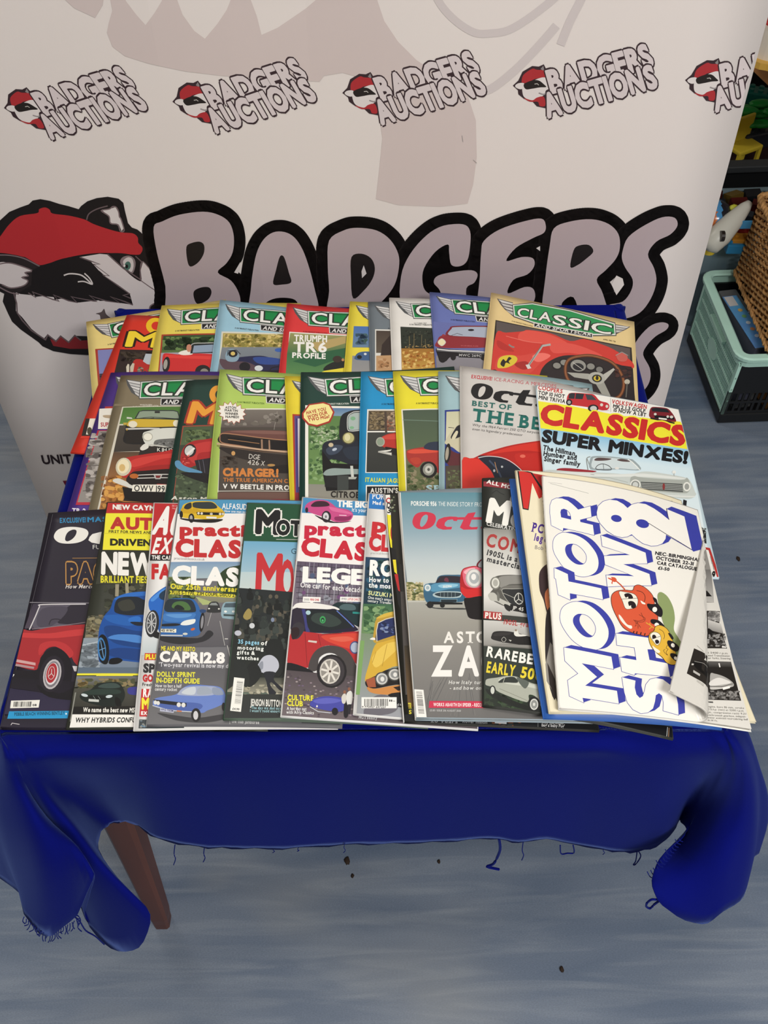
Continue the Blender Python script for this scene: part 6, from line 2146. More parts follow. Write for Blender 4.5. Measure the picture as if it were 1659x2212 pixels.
# ================================================================== what is printed on the banner
BP = Print(); LIL, DK, BG_ = '#b9aab0', '#1d1819', '#eae3e1'
BP.run('''@ 0 0 1
p #d7cac9 228,-60 243,22 235,50 231,70 243,100 270,120 320,135 400,152 480,162 560,168 640,175 690,178 700,165 740,158 790,172 815,220 826,300 818,380 812,432 860,445 950,447 1010,440 1022,400 1030,340 1028,260 1010,205 960,170 900,130 860,90 830,45 815,0 812,-60
p #d7cac9 130,-60 140,0 160,18 205,38 222,10 232,-60
p #eae3e1 262,-60 272,0 295,30 315,52 335,25 350,0 356,-60
p #eae3e1 376,-60 384,0 395,30 420,65 443,82 470,50 490,20 498,0 500,-60
p #eae3e1 536,-60 542,0 555,35 565,75 600,60 660,20 695,-10 710,-60
@ 830 0 2
C #d6cecf 34 205,-60 245,20 310,90 390,140 460,144 540,130 640,70 740,-10 780,-60
C #d6cecf 36 880,-60 840,20 800,100 762,196
C #d6cecf 36 745,112 660,210 560,310 460,385 400,395
''')
LOGO = '''@ 830 0 2
p #3a2a30 556,372 580,350 598,312 640,288 668,290 690,280 700,300 712,330 730,350 740,372 728,395 700,420 700,470 660,462 640,440 605,430 580,410 578,392
s #b23238 594,356 602,326 640,300 660,304 700,308 706,330 690,338 650,344 622,362 600,360
p #8f8a8c 676,300 688,286 692,306 684,306
s #e6e0e0 600,372 632,362 656,346 690,336 712,348 728,366 722,382 700,392 690,412 650,440 610,426 598,404
s #e6e0e0 566,372 580,362 604,362 606,380 590,388 572,382
s #26201f 604,366 640,350 668,350 690,366 700,378 672,380 640,386 612,388
c #c8c4c0 3 650,366 662,364 668,370
s #b23238 604,426 640,436 660,424 690,420 696,458 672,460 664,442 630,442
e #2a2426 726,376 11,10
C #9a9496 6 668,404 690,410 706,398
'''
def to_uv(px):
    q = pix_to_banner(px); return np.stack([(q[:,0]-BX0)/(BX1-BX0), (q[:,1]-.03)/(BH-.03)], -1)
LP = Print(); LP.run(LOGO)
LP.run('''t #ddd3d6 92 722 402 1120 292 h #3a2a30|BADGER
t #ddd3d6 92 1126 290 1166 272 h #3a2a30|S
t #ddd3d6 96 704 508 1128 382 h #3a2a30|AUCTION
t #ddd3d6 92 1140 380 1182 366 h #3a2a30|S''')
n0 = len(LP.V); V0 = [to_uv(v) for v in LP.V]
d1 = pix_to_banner([(742,205), (1110,190)]); ddx = (d1[1,0]-d1[0,0])/(BX1-BX0)
BASP = (BH-.03)/(BX1-BX0)
for k in (-3, -2, -1, 0, 1):
    off = BP.n
    for v, c_, z_ in zip(V0, LP.C, LP.Z):
        q = v + np.array([k*ddx, k*.0023]); 
        BP.V.append(q*np.array([100, 100*BASP])); BP.C.append(c_); BP.Z.append(z_+BP.z); BP.U.append(np.full(len(v), True))
    BP.T += [(a+off, b+off, c2+off) for a, b, c2 in LP.T]; BP.n += LP.n
BP.z += LP.z
# big head
BP.run('''@ 0 400 2.9625
p #1d1819 -80,290 0,225 60,170 130,140 185,120 210,95 260,85 320,95 380,115 440,130 505,150 520,130 560,100 620,80 690,72 760,85 790,110 800,160 820,240 845,268 880,280 905,300 990,420 1040,570 1100,680 1180,720 1200,800 1100,900 760,1010 620,1075 560,1082 450,1080 340,1065 270,1035 245,1010 130,930 75,880 50,830 15,750 25,700 0,688 -80,640
s #bc2f35 -60,400 0,330 60,250 130,195 240,175 252,150 290,138 320,152 338,176 440,190 540,215 600,245 700,280 780,300 850,305 882,330 886,365 912,395 905,428 870,442 700,430 560,435 400,465 260,510 150,460 50,440 -40,430
p #dcd4d6 100,690 130,700 350,715 500,745 640,730 850,760 830,690 650,560 580,480 512,455 640,435 690,440 800,520 900,600 1090,720 1030,742 980,780 990,820 1040,840 700,930 560,960 480,960 440,1005 390,965 360,1000 300,960 280,985 200,925 140,850 100,810
p #8c262c 320,985 360,1002 390,965 440,1006 480,960 520,990 570,985 600,1040 450,1046 340,1030
c #6b5c60 9 85,690 105,760 108,820 140,870 200,935 290,992 305,960 358,1000 388,965 440,1004 480,958 520,990
p #2b2425 -20,450 60,445 160,460 260,515 300,520 240,560 200,660 120,690 40,680 -20,650
s #dcd4d6 -10,505 60,500 140,520 206,546 158,560 182,578 138,592 176,610 150,642 80,660 20,640 -10,620
C #7d6c70 8 -20,450 60,450 150,468 240,510 262,520
C #7d6c70 8 -20,512 40,500 100,508 206,546 160,560 180,580 140,592 178,612 150,645 70,662 10,640
C #7d6c70 8 -20,650 60,690 120,700
p #1d1819 205,545 262,512 400,470 510,455 580,487 600,520 640,545 700,600 832,690 852,762 760,732 640,735 590,700 490,742 455,710 350,732 340,700 226,716 205,680 150,690 120,690 200,640
c #6b5c60 8 180,690 228,720 208,684 340,730 378,740 344,700 440,735 495,745 458,708 600,735 620,738 575,700 680,735 768,748 708,708 800,740 852,762
c #6b5c60 8 512,455 580,480 640,500 600,500 700,575 660,570 760,640 830,690 790,700 840,720
C #ddd6d6 9 410,572 450,560 510,566 545,585 590,628
C #ddd6d6 8 500,612 540,610 592,628 575,590 542,558
s #1d1819 690,436 780,432 870,450 905,480 890,560 905,610 860,590 790,530 740,480
s #8a7c80 770,480 790,455 830,448 862,470 868,510 850,560 820,540 780,510
s #d6cfd0 790,480 820,458 848,470 856,510 845,550 822,540 795,510
e #4c7468 818,512 20,28 10
e #1d1819 812,516 9,13
e #e6e0e0 797,512 7,7
c #6b5c60 8 690,438 790,528 900,600 1090,720
s #dcd4d6 908,485 960,530 1032,600 1015,610 1052,662 1018,665 1030,688 930,625 900,590
o #7d6c70 6 908,485 960,530 1032,600 1015,610 1052,662 1018,665 1030,688 930,625 900,590
c #6b5c60 7 868,450 912,490 898,540 905,600
C #6b5c60 8 556,218 570,180 620,150 690,130
p #e0dadb 655,158 700,150 740,138 758,172 762,200 775,208 790,275 780,292 762,250 742,248 705,238 700,196
o #7d6c70 8 650,160 700,150 722,135 745,140 760,170 765,200 775,215 795,285 772,292 755,250 708,240 698,196
c #4a4043 9 1095,718 1150,745 1185,790
s #1d1819 960,790 970,765 1020,742 1090,738 1150,760 1160,800 1080,850 1000,830
o #7d6c70 8 962,800 966,765 1020,742 1090,738 1150,762 1156,800 1060,840 1000,826
s #b0a6a8 1000,775 1040,755 1110,765 1100,800 1030,815
s #5e5254 615,815 650,805 668,785 682,820 720,848 750,862 690,866 650,860 640,825
''')
BP.run('@ 0 0 1\nt #b9aab0 150 470 900 1330 850 h #1d1819|AUCTION')
BIG = {
 'B': ('J', '985,262 1040,225 1150,180 1300,160 1400,180 1470,230 1498,320 1490,420 1450,490 1395,548 1480,600 1530,680 1540,760 1520,900 1100,900 1060,640 1005,420', ['1195,385 1230,360 1280,352 1308,375 1305,430 1270,485 1220,512 1200,470', '1243,670 1290,645 1340,645 1355,680 1330,725 1270,752 1245,720']),
 'A': ('K', '62,430 70,370 75,320 90,240 115,190 150,165 190,165 225,185 255,230 280,300 300,380 312,440 290,480 250,470 235,415 200,400 150,402 115,425 100,480 66,480', ['150,348 160,300 172,256 182,248 192,262 206,310 214,345 180,352']),
 'D': ('K', '345,460 350,380 345,290 350,200 400,165 450,155 520,165 570,200 598,250 600,300 585,360 550,410 500,450 420,480', ['430,260 465,248 500,265 514,300 505,340 475,380 436,408 428,330']),
 'G': ('K', '612,440 608,330 640,250 700,180 760,145 830,140 855,165 855,220 845,270 820,290 788,285 780,240 775,212 730,240 690,300 685,350 700,385 750,402 745,375 725,350 740,325 800,310 860,305 882,320 870,350 842,370 840,440 800,500 700,500', []),
 'E': ('K', '885,460 890,330 895,240 905,200 960,160 1050,130 1110,120 1126,142 1120,170 1080,190 1020,225 985,272 1040,258 1080,262 1085,290 1060,320 1010,340 990,388 1050,365 1082,372 1086,410 1050,450 960,490', []),
 'R': ('K', '1115,460 1125,330 1140,220 1155,155 1210,130 1290,120 1350,135 1385,170 1390,220 1375,260 1340,300 1308,335 1330,385 1345,470 1260,470 1225,400 1185,420 1175,470', ['1226,232 1245,215 1280,212 1296,235 1270,262 1240,285 1214,292']),
 'S': ('K', '1400,230 1420,180 1480,135 1540,108 1585,110 1596,138 1570,170 1520,195 1490,240 1512,290 1520,340 1500,400 1460,450 1400,470 1350,452 1348,425 1400,410 1430,370 1435,330 1410,290 1398,260'),
 's': ('P', '1400,702 1425,692 1442,696 1438,708 1415,722 1396,742 1388,762 1402,790 1403,815 1392,836 1370,852 1340,850 1345,835 1372,818 1376,795 1366,770 1372,735')}
CR = {'J': (0,400,2.9625), 'K': (500,400,1.659), 'P': (0,0,1)}
for k_, val in BIG.items():
    crop, o_ = val[0], val[1]; hs = val[2] if len(val) > 2 else []
    BP.ox, BP.oy, BP.s = CR[crop]; BP.uv = False
    out = catmull(pl(o_), 9); hol = []; wdt = 50*BP.s*(1 if k_ != 's' else .86)
    BP.poly(out, srgb(DK), holes=[])
    for q in range(0, len(out)): BP.ell(srgb(DK), out[q][0], out[q][1], wdt/2, wdt/2, n=18, same=True)
BP.run('''@ 0 400 2.9625
p #dcd6d8 1500,548 1540,480 1538,520 1525,556
@ 500 400 1.659
p #dcd6d8 466,312 474,290 484,320 468,336
p #dcd6d8 1092,226 1106,218 1106,236
p #eae3e1 1360,350 1378,318 1400,328 1405,350 1378,388
p #1d1819 1290,470 1300,330 1345,430 1350,480''')
for k_, val in BIG.items():
    crop, o_ = val[0], val[1]; hs = val[2] if len(val) > 2 else []
    BP.ox, BP.oy, BP.s = CR[crop]; BP.uv = False
    BP.poly(catmull(pl(o_), 4), srgb(LIL), holes=[catmull(pl(h), 4) for h in hs])
BP.run('''@ 0 740 5.53
t #2a1c22 100 508 1464 862 1452 k /-.22|UNIT
p #7c1838 745,1665 960,1662 930,1740 790,1745
@ 0 0 1
c #a8a2a4 1.2 998,292 1000,306
c #a8a2a4 1.2 1022,345 1030,352
''')
BP.build('banner_print', to_uv, lambda uv, h: bsurf(uv, h+.0004), ban, INKB, 1.2e-5, (NU, NV), BASP)
# ================================================================== crate, basket and toys to the right
mint = mat('mint_plastic', '#c2eee0', .38, noise=.03); blk = mat('black_plastic', '#17181a', .42); wick = mat('wicker', '#c2935c', .6, noise=.28, nscale=40)
wickd = mat('wicker_dark', '#7c5430', .65, noise=.3, nscale=30)
CX, CY, CRZ = .808, 1.572, .02; CWd, CDp, CHt = .46, .305, .212
cr = thing('folding_crate', 'mint green and black slotted plastic folding crate on the floor at right', 'crate', (CX, CY, 0), CRZ)
bm = bmesh.new()
add_box(bm, (CWd/2, CDp/2, .008), (CWd, CDp, .012), bevel=.003)
for (c, s) in (((CWd/2, .006, .018), (CWd, .014, .03)), ((CWd/2, CDp-.006, .018), (CWd, .014, .03)), ((.006, CDp/2, .018), (.014, CDp, .03)), ((CWd-.006, CDp/2, .018), (.014, CDp, .03))): add_box(bm, c, s, bevel=.003)
obj('base', bm_mesh('base', bm), cr, blk)
def lattice(name, length, z0, z1, place, m, rows, pitch, bar, th=.005, solid_top=0.0, extras=()):
    """a moulded panel with real slots: posts, rails and bars in one piece"""
    bm = bmesh.new(); L0_ = .012
    def bx(a0, a1, b0, b1, t=th):
        c, s = place((a0+a1)/2, (b0+b1)/2), None
        sx, sy = (a1-a0), (b1-b0); v = Vector(c)
        ax = place.axis
        add_box(bm, v, (sx, t, sy) if ax == 'x' else (t, sx, sy), bevel=min(.0008, t*.2))
    bx(0, L0_, z0, z1, th*1.6); bx(length-L0_, length, z0, z1, th*1.6); bx(0, length, z0, z0+.008); bx(0, length, z1-.008-solid_top, z1)
    zz = [z0+.008+(z1-z0-.016-solid_top)*k/rows for k in range(rows+1)]
    for k in range(1, rows): bx(0, length, zz[k]-.0035, zz[k]+.0035)
    x = L0_+pitch
    while x < length-L0_:
        if not any(a < x < b and c_ for a, b, c_ in extras): bx(x-bar/2, x+bar/2, z0, z1, th*.8)
        x += pitch
    for a, b, c_ in extras:
        if c_ == 2: bx(a, b, z0+.03, z1-.05, th*1.3)
    return obj(name, bm_mesh(name, bm), cr, m)
def pl_left(a, z): return (.004, a, z)
pl_left.axis = 'y'
def pl_right(a, z): return (CWd-.004, a, z)
pl_right.axis = 'y'
def pl_near(a, z): return (a, .004, z)
pl_near.axis = 'x'
def pl_far(a, z): return (a, CDp-.004, z)
pl_far.axis = 'x'
for nm, f__ in (('end_panel', pl_left), ('end_panel', pl_right)):
    lattice(nm, CDp, .032, CHt-.022, f__, mint, 4, .0075, .0032)
    bm = bmesh.new(); s_ = -.0035 if f__ is pl_left else .0035
    c0 = f__(CDp/2, .105); q = []
    for k in range(20):
        a = 2*math.pi*k/20; q.append((CDp/2+.034*math.cos(a), .105+.022*math.sin(a)))
    add_prism(bm, q, lambda p: Vector(f__(p[0], p[1]))+Vector((s_, 0, 0)), lambda p: Vector(f__(p[0], p[1]))-Vector((s_*.3, 0, 0)))
    bmesh.ops.recalc_face_normals(bm, faces=bm.faces[:]); obj('oval_badge', bm_mesh('oval_badge', bm), cr, mint)
    bm = bmesh.new(); add_box(bm, Vector(f__(CDp/2, CHt-.045))+Vector((s_*1.5, 0, 0)), (.012, .105, .008), bevel=.002); obj('handle', bm_mesh('handle', bm), cr, mint)
for nm, f__ in (('side_panel', pl_near), ('side_panel', pl_far)):
    lattice(nm, CWd, .032, .105, f__, blk, 2, .0145, .0065)
    bm = bmesh.new(); c = f__(CWd/2, .146); add_box(bm, c, (CWd-.006, .006, .083), bevel=.001)
    for k in range(6):
        c2 = f__(.10+.022*k, .118); add_box(bm, Vector(c2)+Vector((0, -.003 if f__ is pl_near else .003, 0)), (.008, .002, .004))
    obj('side_upper_panel', bm_mesh('side_upper_panel', bm), cr, blk)
# rim: rounded rectangular band with a lip
def rounded_rect(x0, y0, x1, y1, r, n=5):
    out = []
    for cx, cy, a0 in ((x1-r, y0+r, -90), (x1-r, y1-r, 0), (x0+r, y1-r, 90), (x0+r, y0+r, 180)):
        for k in range(n+1): a = R(a0+90*k/n); out.append((cx+r*math.cos(a), cy+r*math.sin(a)))
    return out
def band(name, prof, rect, r, parent, m, z0=0):
    """sweep a closed profile (outward, height) round a rounded rectangle"""
    base = rounded_rect(*rect, r); n = len(base); bm = bmesh.new(); rings = []
    for i, p in enumerate(base):
        a, b = base[i-1], base[(i+1) % n]; t = Vector((b[0]-a[0], b[1]-a[1], 0)).normalized(); nn = Vector((t.y, -t.x, 0))
        rings.append([bm.verts.new(Vector((p[0], p[1], z0+h))+nn*o) for o, h in prof])
    k = len(prof)
    for i in range(n):
        A, B = rings[i], rings[(i+1) % n]
        for j in range(k): bm.faces.new((A[j], B[j], B[(j+1) % k], A[(j+1) % k]))
    bmesh.ops.recalc_face_normals(bm, faces=bm.faces[:])
    return obj(name, bm_mesh(name, bm), parent, m)
band('rim', [(.0,-.026),(.004,-.028),(.006,-.012),(.013,-.008),(.014,0),(.010,.003),(-.004,.003),(-.008,0),(-.006,-.004),(0,-.006)], (.0, .0, CWd, CDp), .022, cr, mint, CHt)
bm = bmesh.new(); add_box(bm, (-.0072, .075, CHt-.014), (.0012, .022, .008)); lb = obj('sticker', bm_mesh('sticker', bm), cr, mat('sticker', '#8a8f8c', .5)); lb['label'] = 'small grey sticker on the rim'
# clear pack with a blue card in the crate
def cl_pt(x, y, z=0):   # crate frame to world
    c, s = math.cos(CRZ), math.sin(CRZ); return Vector((CX+x*c-y*s, CY+x*s+y*c, z))
glassy = mat('clear_plastic', '#e8eef2', .08, alpha=.10, spec=.6)
pk = thing('toy_pack', 'long clear plastic box with a blue printed card standing in the crate', 'package', cl_pt(.052, .145, .014), CRZ+.13)
bm = bmesh.new(); add_box(bm, (0, 0, .095), (.044, .215, .19), bevel=.002); obj('clear_box', bm_mesh('clear_box', bm), pk, glassy)
bluec = mat('blue_card', '#3f86c8', .35, noise=.25, nscale=9); 
bm = bmesh.new(); add_box(bm, (0, -.004, .183), (.036, .19, .002), bevel=.0006); obj('blue_card', bm_mesh('blue_card', bm), pk, mat('blue_card_top', '#38a8e4', .3, col2='#3a48c8', nscale=9))
bm = bmesh.new(); add_box(bm, (-.005, .07, .1848), (.022, .035, .0008)); obj('white_label', bm_mesh('white_label', bm), pk, mat('label_white', '#d8d6d6', .4))
for k, (y, cc) in enumerate(((.035,'#e0b23c'),(.012,'#57a657'),(-.012,'#d8e4f0'),(-.035,'#d0803c'),(-.06,'#cfd8ea'))):
    bm = bmesh.new(); bmesh.ops.create_cone(bm, cap_ends=True, segments=14, radius1=.0055, radius2=.0055, depth=.0008, matrix=Matrix.Translation((.003, y, .1846))); obj('round_symbol', bm_mesh('round_symbol', bm), pk, mat('sym'+cc[1:], cc, .4))
bm = bmesh.new(); add_box(bm, (0, -.004, .09), (.03, .19, .17), bevel=.001); obj('inner_tray', bm_mesh('inner_tray', bm), pk, mat('navy_card', '#23264e', .4))
def simple(name, label, cat, build, m, loc=(0,0,0), rz=0, group=None, smooth=False):
    bm = bmesh.new(); build(bm); o = obj(name, bm_mesh(name, bm, smooth), None, m, loc); o.rotation_euler = (0, 0, rz); return tag(o, label, cat, group)
card = mat('cardboard', '#a5723c', .8, noise=.08)
cb = thing('cardboard_box', 'small brown cardboard box inside the crate under the wicker basket', 'box', cl_pt(.20, .07, .015), CRZ+.2)
bm = bmesh.new(); add_box(bm, (0, 0, .06), (.17, .1, .12), bevel=.001); obj('carton', bm_mesh('carton', bm), cb, card)
bm = bmesh.new(); add_box(bm, (0, 0, .1206), (.17, .012, .0008)); obj('tape', bm_mesh('tape', bm), cb, mat('tape', '#c29a62', .3))
simple('foil_bag', 'crumpled silver and blue foil packet beside the clear box in the crate', 'packet', lambda bm: [bmesh.ops.create_icosphere(bm, subdivisions=3, radius=.035), [setattr(v, 'co', Vector((v.co.x*.5*(1+.3*math.sin(v.co.y*160)), v.co.y*1.3, v.co.z*2.0+.012*math.sin(v.co.x*300+v.co.y*90)))) for v in bm.verts]], mat('foil', '#b8bcd0', .22, metal=.7, col2='#5a5aa8', nscale=30), cl_pt(.098, .20, .10))
# ---- wicker basket resting on the crate
BXa, BYa, BZ0, BZ1 = .868, 1.575, .228, .428
bk = thing('wicker_basket', 'brown wicker hamper basket resting on the crate at the right edge', 'basket', (BXa, BYa, BZ0), 0)
BWx, BWy, BHh = .40, .29, BZ1-BZ0
def weave_face(p0, d, length, nrm, flare=.0):
    bm = bmesh.new(); rows = 27; stakes = int(length/.02)
    for j in range(rows):
        z = .008+(BHh-.02)*j/(rows-1); pts = []
        n = stakes*4
        for i in range(n+1):
            t = i/n; off = .0052*math.sin(t*stakes*math.pi + (j % 2)*math.pi); sag = .003*math.sin(t*9+j)
            pts.append(Vector(p0)+Vector(d)*(length*t)+Vector(nrm)*(off+flare*z)+Vector((0,0,z+sag*.3)))
        add_tube(bm, pts, (.0031+.0005*math.sin(j*2.3)), 5)
    return bm
for (p0, d, ln, nr) in (((0, 0, 0), (0, 1, 0), BWy, (-1, 0, 0)), ((0, 0, 0), (1, 0, 0), BWx, (0, -1, 0)), ((BWx, 0, 0), (0, 1, 0), BWy, (1, 0, 0)), ((0, BWy, 0), (1, 0, 0), BWx, (0, 1, 0))):
    o = obj('woven_side', bm_mesh('woven_side', weave_face(p0, d, ln, nr), True), bk, wick); o['kind'] = 'stuff'
    bm = bmesh.new(); ns = int(ln/.02)
    for i in range(ns+1):
        p = Vector(p0)+Vector(d)*(ln*i/ns); add_tube(bm, [p, p+Vector((0, 0, BHh))], .003, 6)
    o = obj('upright_stakes', bm_mesh('upright_stakes', bm), bk, wickd); o['kind'] = 'stuff'
for zz, rr_ in ((BHh, .0085), (.0, .006)):
    bm = bmesh.new(); base = rounded_rect(-.006, -.006, BWx+.006, BWy+.006, .012, 3); base.append(base[0])
    for s_ in (0, math.pi):
        pts = []; tot = 0
        for a, b in zip(base, base[1:]):
            L_ = math.dist(a, b); n = max(1, int(L_/.008))
            for k in range(n):
                t = k/n; tot += L_/n; pts.append(Vector((a[0]+(b[0]-a[0])*t, a[1]+(b[1]-a[1])*t, zz+.004*math.sin(tot*260+s_)))+Vector((.004*math.cos(tot*260+s_), .004*math.cos(tot*260+s_), 0)))
        add_tube(bm, pts, rr_*.62, 6)
    obj('braided_rim' if zz else 'braided_foot', bm_mesh('b', bm, True), bk, wick)
bm = bmesh.new(); add_box(bm, (BWx/2, BWy/2, .006), (BWx-.01, BWy-.01, .006)); obj('woven_base', bm_mesh('woven_base', bm), bk, wickd)
# ---- clear storage tub of toys behind
tubm = mat('frosted_plastic', '#8fa8b2', .3, alpha=.6, spec=.5)
tb_ = thing('storage_tub', 'frosted clear plastic tub full of small toys behind the crate', 'tub', (.80, 1.94, 0), .02)
def tub_shell(bm):
    pass
band('tub_wall', [(0,0),(.0025,0),(.022,.29),(.026,.29),(.026,.297),(.014,.297),(.0,.004)], (0, 0, .42, .145), .04, tb_, tubm, .002)
bm = bmesh.new(); add_box(bm, (.21, .072, .005), (.40, .125, .005)); obj('tub_bottom', bm_mesh('tub_bottom', bm), tb_, tubm)
tx = lambda x, y, z: Vector((.80+x, 1.94+y, z))
def ballb(r): return lambda bm: bmesh.ops.create_icosphere(bm, subdivisions=3, radius=r)
bl = thing('toy_ball', 'round glossy toy ball with blue, orange and white patches next to the banner edge', 'toy', at(1541, 474, .352))
bm = bmesh.new(); bmesh.ops.create_icosphere(bm, subdivisions=4, radius=.045)
me = bm_mesh('ball_body', bm, True); o = obj('ball_body', me, bl, mat('ball_blue', '#4d8fc4', .15))
for nm, cc in (('ball_orange','#c8703a'),('ball_dark','#23242c'),('ball_white','#e4e2dc')): me.materials.append(mat(nm, cc, .2))
for f in me.polygons:
    c = f.center
    f.material_index = 1 if (c.x < -.008 and c.z > .0) else 2 if (c.x > .005 and c.z > .012 and c.y < .01) else 3 if c.z < -.012 else 0
pl_ = thing('toy_rocket', 'long white plastic toy rocket leaning across the tub of toys', 'toy', at(1576, 480, .36))
pa, pb = at(1528, 538, .335), at(1619, 438, .40); ctr = Vector(pl_.location)
bm = bmesh.new(); add_tube(bm, [pa-ctr, pa.lerp(pb,.06)-ctr, pa.lerp(pb,.3)-ctr, pa.lerp(pb,.6)-ctr, pa.lerp(pb,.9)-ctr, pb-ctr], [.008,.022,.027,.023,.014,.008], 14); obj('rocket_body', bm_mesh('rocket_body', bm, True), pl_, mat('toy_white', '#cfcfc6', .35))
bm = bmesh.new(); q = pa.lerp(pb, .25)-ctr; add_tube(bm, [q+Vector((-.004,-.02,.017)), q+Vector((.004,-.02,.017))], .012, 14); obj('porthole', bm_mesh('porthole', bm), pl_, mat('toy_dark', '#2a2422', .3))
bm = bmesh.new(); q = pa.lerp(pb, .62)-ctr; add_box(bm, q+Vector((.014,-.012,-.004)), (.05, .004, .02), bevel=.001); obj('fin', bm_mesh('fin', bm), pl_, mat('toy_blue', '#3f86b4', .35))
def block(bm):
    add_box(bm, (0,0,0), (.045,.03,.025), bevel=.003)
    for sx in (-.011,.011): bmesh.ops.create_cone(bm, cap_ends=True, segments=12, radius1=.006, radius2=.006, depth=.006, matrix=Matrix.Translation((sx,0,.015)))
def figure(bm):
    bmesh.ops.create_cone(bm, cap_ends=True, segments=14, radius1=.016, radius2=.010, depth=.04)
    bmesh.ops.create_icosphere(bm, subdivisions=2, radius=.013, matrix=Matrix.Translation((0,0,.03)))
TOYS = [((1532,505),.31,'red','#c02830',figure,'small red peg figure at the banner edge below the ball'),
 ((1534,528),.30,'yellow','#d8c03c',figure,'yellow peg figure in the tub beside the nose of the white rocket'),
 ((1577,478),.35,'lime','#c8c840',figure,'lime yellow peg figure behind the middle of the rocket'),
 ((1598,520),.30,'amber','#c8882c',block,'amber toy brick in the tub under the rocket tail'),
 ((1588,532),.29,'sky','#2f86b8',block,'sky blue toy brick in the tub right of the rocket nose'),
 ((1605,505),.30,'maroon','#7c1c1c',block,'maroon toy brick in the tub next to the basket edge'),
 ((1570,560),.20,'navy','#2c3038',block,'dark toy brick seen through the frosted tub wall'),
 ((1548,562),.20,'steel','#5c88a8',block,'steel blue toy brick seen through the frosted tub wall')]
for (px, z, nm, cc, fb, lab) in TOYS:
    simple('toy_figure' if fb is figure else 'toy_brick', lab, 'toy', fb, mat('toy_'+nm, cc, .3), at(px[0], px[1], z), random.uniform(-.6,.6), 'small toys in the tub')
bm = bmesh.new()
for lv in range(10):
    for a_ in range(8):
        for b_ in range(3):
            add_box(bm, tx(.035+.05*a_+random.uniform(-.006,.006), .028+.045*b_+random.uniform(-.005,.005), .03+.031*lv+random.uniform(-.004,.004)), (.04,.026,.022), Matrix.Rotation(random.uniform(-.6,.6), 3, 'Z') @ Matrix.Rotation(random.uniform(-.35,.35), 3, 'X'))
for k, f in enumerate(bm.faces): f.material_index = ((k//6)*7 % 11) % 5
me = bm_mesh('toy_pile', bm); o = obj('toy_pile', me, None, mat('toy_maroon2', '#4a1414', .4))
for cc in ('#1c1e22','#5c4a1c','#3a1412','#26303a'): me.materials.append(mat('toy_'+cc[1:], cc, .4))
tag(o, 'heap of small plastic bricks filling the frosted tub', 'toys', None, 'stuff')
# ---- darker toys on the floor beyond, under a wooden table
def duplo(bm):
    add_box(bm, (0,0,0), (.16,.10,.07), bevel=.008)
    for sx in (-.05,0,.05):
        for sy in (-.025,.025): bmesh.ops.create_cone(bm, cap_ends=True, segments=16, radius1=.014, radius2=.014, depth=.014, matrix=Matrix.Translation((sx,sy,.04)))
def chair_toy(bm):
    add_box(bm, (0,0,.05), (.14,.10,.02), bevel=.006); add_box(bm, (0,.045,.11), (.14,.014,.12), bevel=.006)
    for sx in (-.06,.06):
        for sy in (-.04,.04): add_box(bm, (sx,sy,.0), (.018,.018,.10), bevel=.003)
def leafy(bm):
    for k in range(9):
        a = k*.7; bmesh.ops.create_icosphere(bm, subdivisions=2, radius=.035, matrix=Matrix.Translation((.07*math.cos(a)*(k/9+.3), .05*math.sin(a), .03*math.sin(k*1.7))) @ Matrix.Diagonal((1.6,.8,.5,1)))
bn = thing('toy_bin', 'large black plastic bin of toys in the shade behind the tub', 'bin', (1.16, 2.49, 0), .03)
for (nm, c, s_) in (('bin_side',(0,-.27,.15),(.84,.02,.30)),('bin_side',(0,.27,.15),(.84,.02,.30)),('bin_side',(-.41,0,.15),(.02,.52,.30)),('bin_side',(.41,0,.15),(.02,.52,.30)),('bin_bottom',(0,0,.015),(.80,.52,.02))):
    bm = bmesh.new(); add_box(bm, c, s_, bevel=.003); obj(nm, bm_mesh(nm, bm), bn, blk)
bm = bmesh.new()
for (c, s_) in (((0,-.28,.305),(.88,.035,.02)),((0,.28,.305),(.88,.035,.02)),((-.42,0,.305),(.035,.54,.02)),((.42,0,.305),(.035,.54,.02))): add_box(bm, c, s_, bevel=.004)
obj('bin_rim', bm_mesh('bin_rim', bm), bn, mat('dark_grey_plastic', '#34373a', .4))
bm = bmesh.new(); add_box(bm, (0, 0, .12), (.78, .50, .18), bevel=.01); obj('red_lining', bm_mesh('red_lining', bm), bn, mat('dark_red_cloth', '#260a0a', .8, noise=.3, nscale=14))
def sc(f_, k):
    def g(bm): f_(bm); bmesh.ops.scale(bm, vec=(k,k,k), verts=bm.verts[:])
    return g
simple('toy_tree', 'green plastic toy shrub in the black bin', 'toy', sc(leafy, .62), mat('toy_green', '#1f9a40', .4), at(1634, 246, .33))
simple('toy_brick', 'large dark blue toy building brick in the black bin', 'toy', sc(duplo, .7), mat('toy_navy', '#2a36b0', .35), at(1632, 292, .27), .3)
simple('toy_brick', 'teal toy building brick at the back of the black bin', 'toy', sc(duplo, .5), mat('toy_teal', '#1c7a70', .35), at(1640, 208, .30), -.4)
simple('toy_chair', 'yellow plastic doll chair just inside the rim of the black bin', 'toy', sc(chair_toy, .6), mat('toy_yellow', '#a8901a', .35), at(1600, 338, .25), .5)
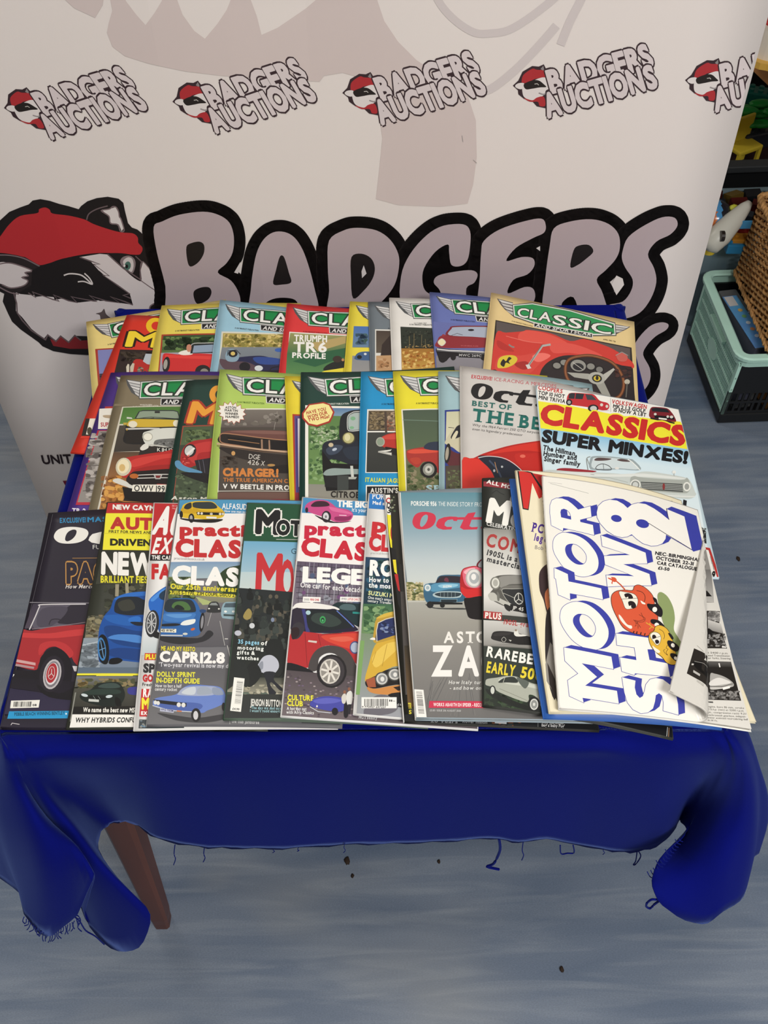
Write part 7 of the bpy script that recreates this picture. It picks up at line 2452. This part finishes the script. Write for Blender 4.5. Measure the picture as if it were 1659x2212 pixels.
simple('toy_cable', 'thin red cord lying over the rim of the black bin', 'cord', lambda bm: add_tube(bm, catmull([(0,0,0),(.02,.015,.006),(.045,.02,.005),(.06,.045,.0)], 5, False), .003, 8), mat('red_cord', '#a01c22', .4), at(1628, 420, .02))
wt = thing('wooden_bench', 'light orange wooden bench top at the upper right edge above the toys', 'bench', (.807, 1.733, .70), .211)
ow = mat('orange_wood', '#c98a48', .45, noise=.12, nscale=6, nstretch=(6,1,1))
bm = bmesh.new(); add_box(bm, (.26, .60, .025), (.52, 1.20, .05), bevel=.004); obj('bench_top', bm_mesh('bench_top', bm), wt, ow)
for sx, sy in ((.46,.44),(.46,1.15),(.05,1.15),(.04,.44)):
    bm = bmesh.new(); add_box(bm, (sx, sy, -.349), (.04, .04, .702), bevel=.003); obj('leg', bm_mesh('leg', bm), wt, ow)
bx_ = at(1676, 105, .765)
gb = thing('game_box', 'white and yellow packet with a red ring standing on the wooden bench', 'packet', (bx_.x, bx_.y, .7535), -.5)
bm = bmesh.new(); q = [(.075*math.cos(a)*(1+.03*(k % 2)), .075*math.sin(a)*(1+.03*(k % 2))) for k, a in ((k, 2*math.pi*k/40) for k in range(40))]
add_prism(bm, q, lambda p: Vector((p[0], p[1], .0)), lambda p: Vector((p[0], p[1], .012))); bmesh.ops.recalc_face_normals(bm, faces=bm.faces[:]); obj('yellow_base', bm_mesh('yellow_base', bm), gb, mat('pack_yellow', '#e2b452', .4))
bm = bmesh.new(); bmesh.ops.create_cone(bm, cap_ends=True, segments=32, radius1=.062, radius2=.058, depth=.05, matrix=Matrix.Translation((0,0,.037))); obj('white_tub', bm_mesh('white_tub', bm, False), gb, mat('pack_white', '#e8dfd2', .4))
bm = bmesh.new(); add_tube(bm, [(.035*math.cos(a), .035*math.sin(a), .063) for a in (2*math.pi*k/24 for k in range(25))], .005, 6, False); obj('red_ring', bm_mesh('red_ring', bm, True), gb, mat('pack_red', '#c02a2a', .4))
for m_ in MAGS.values(): m_.make()
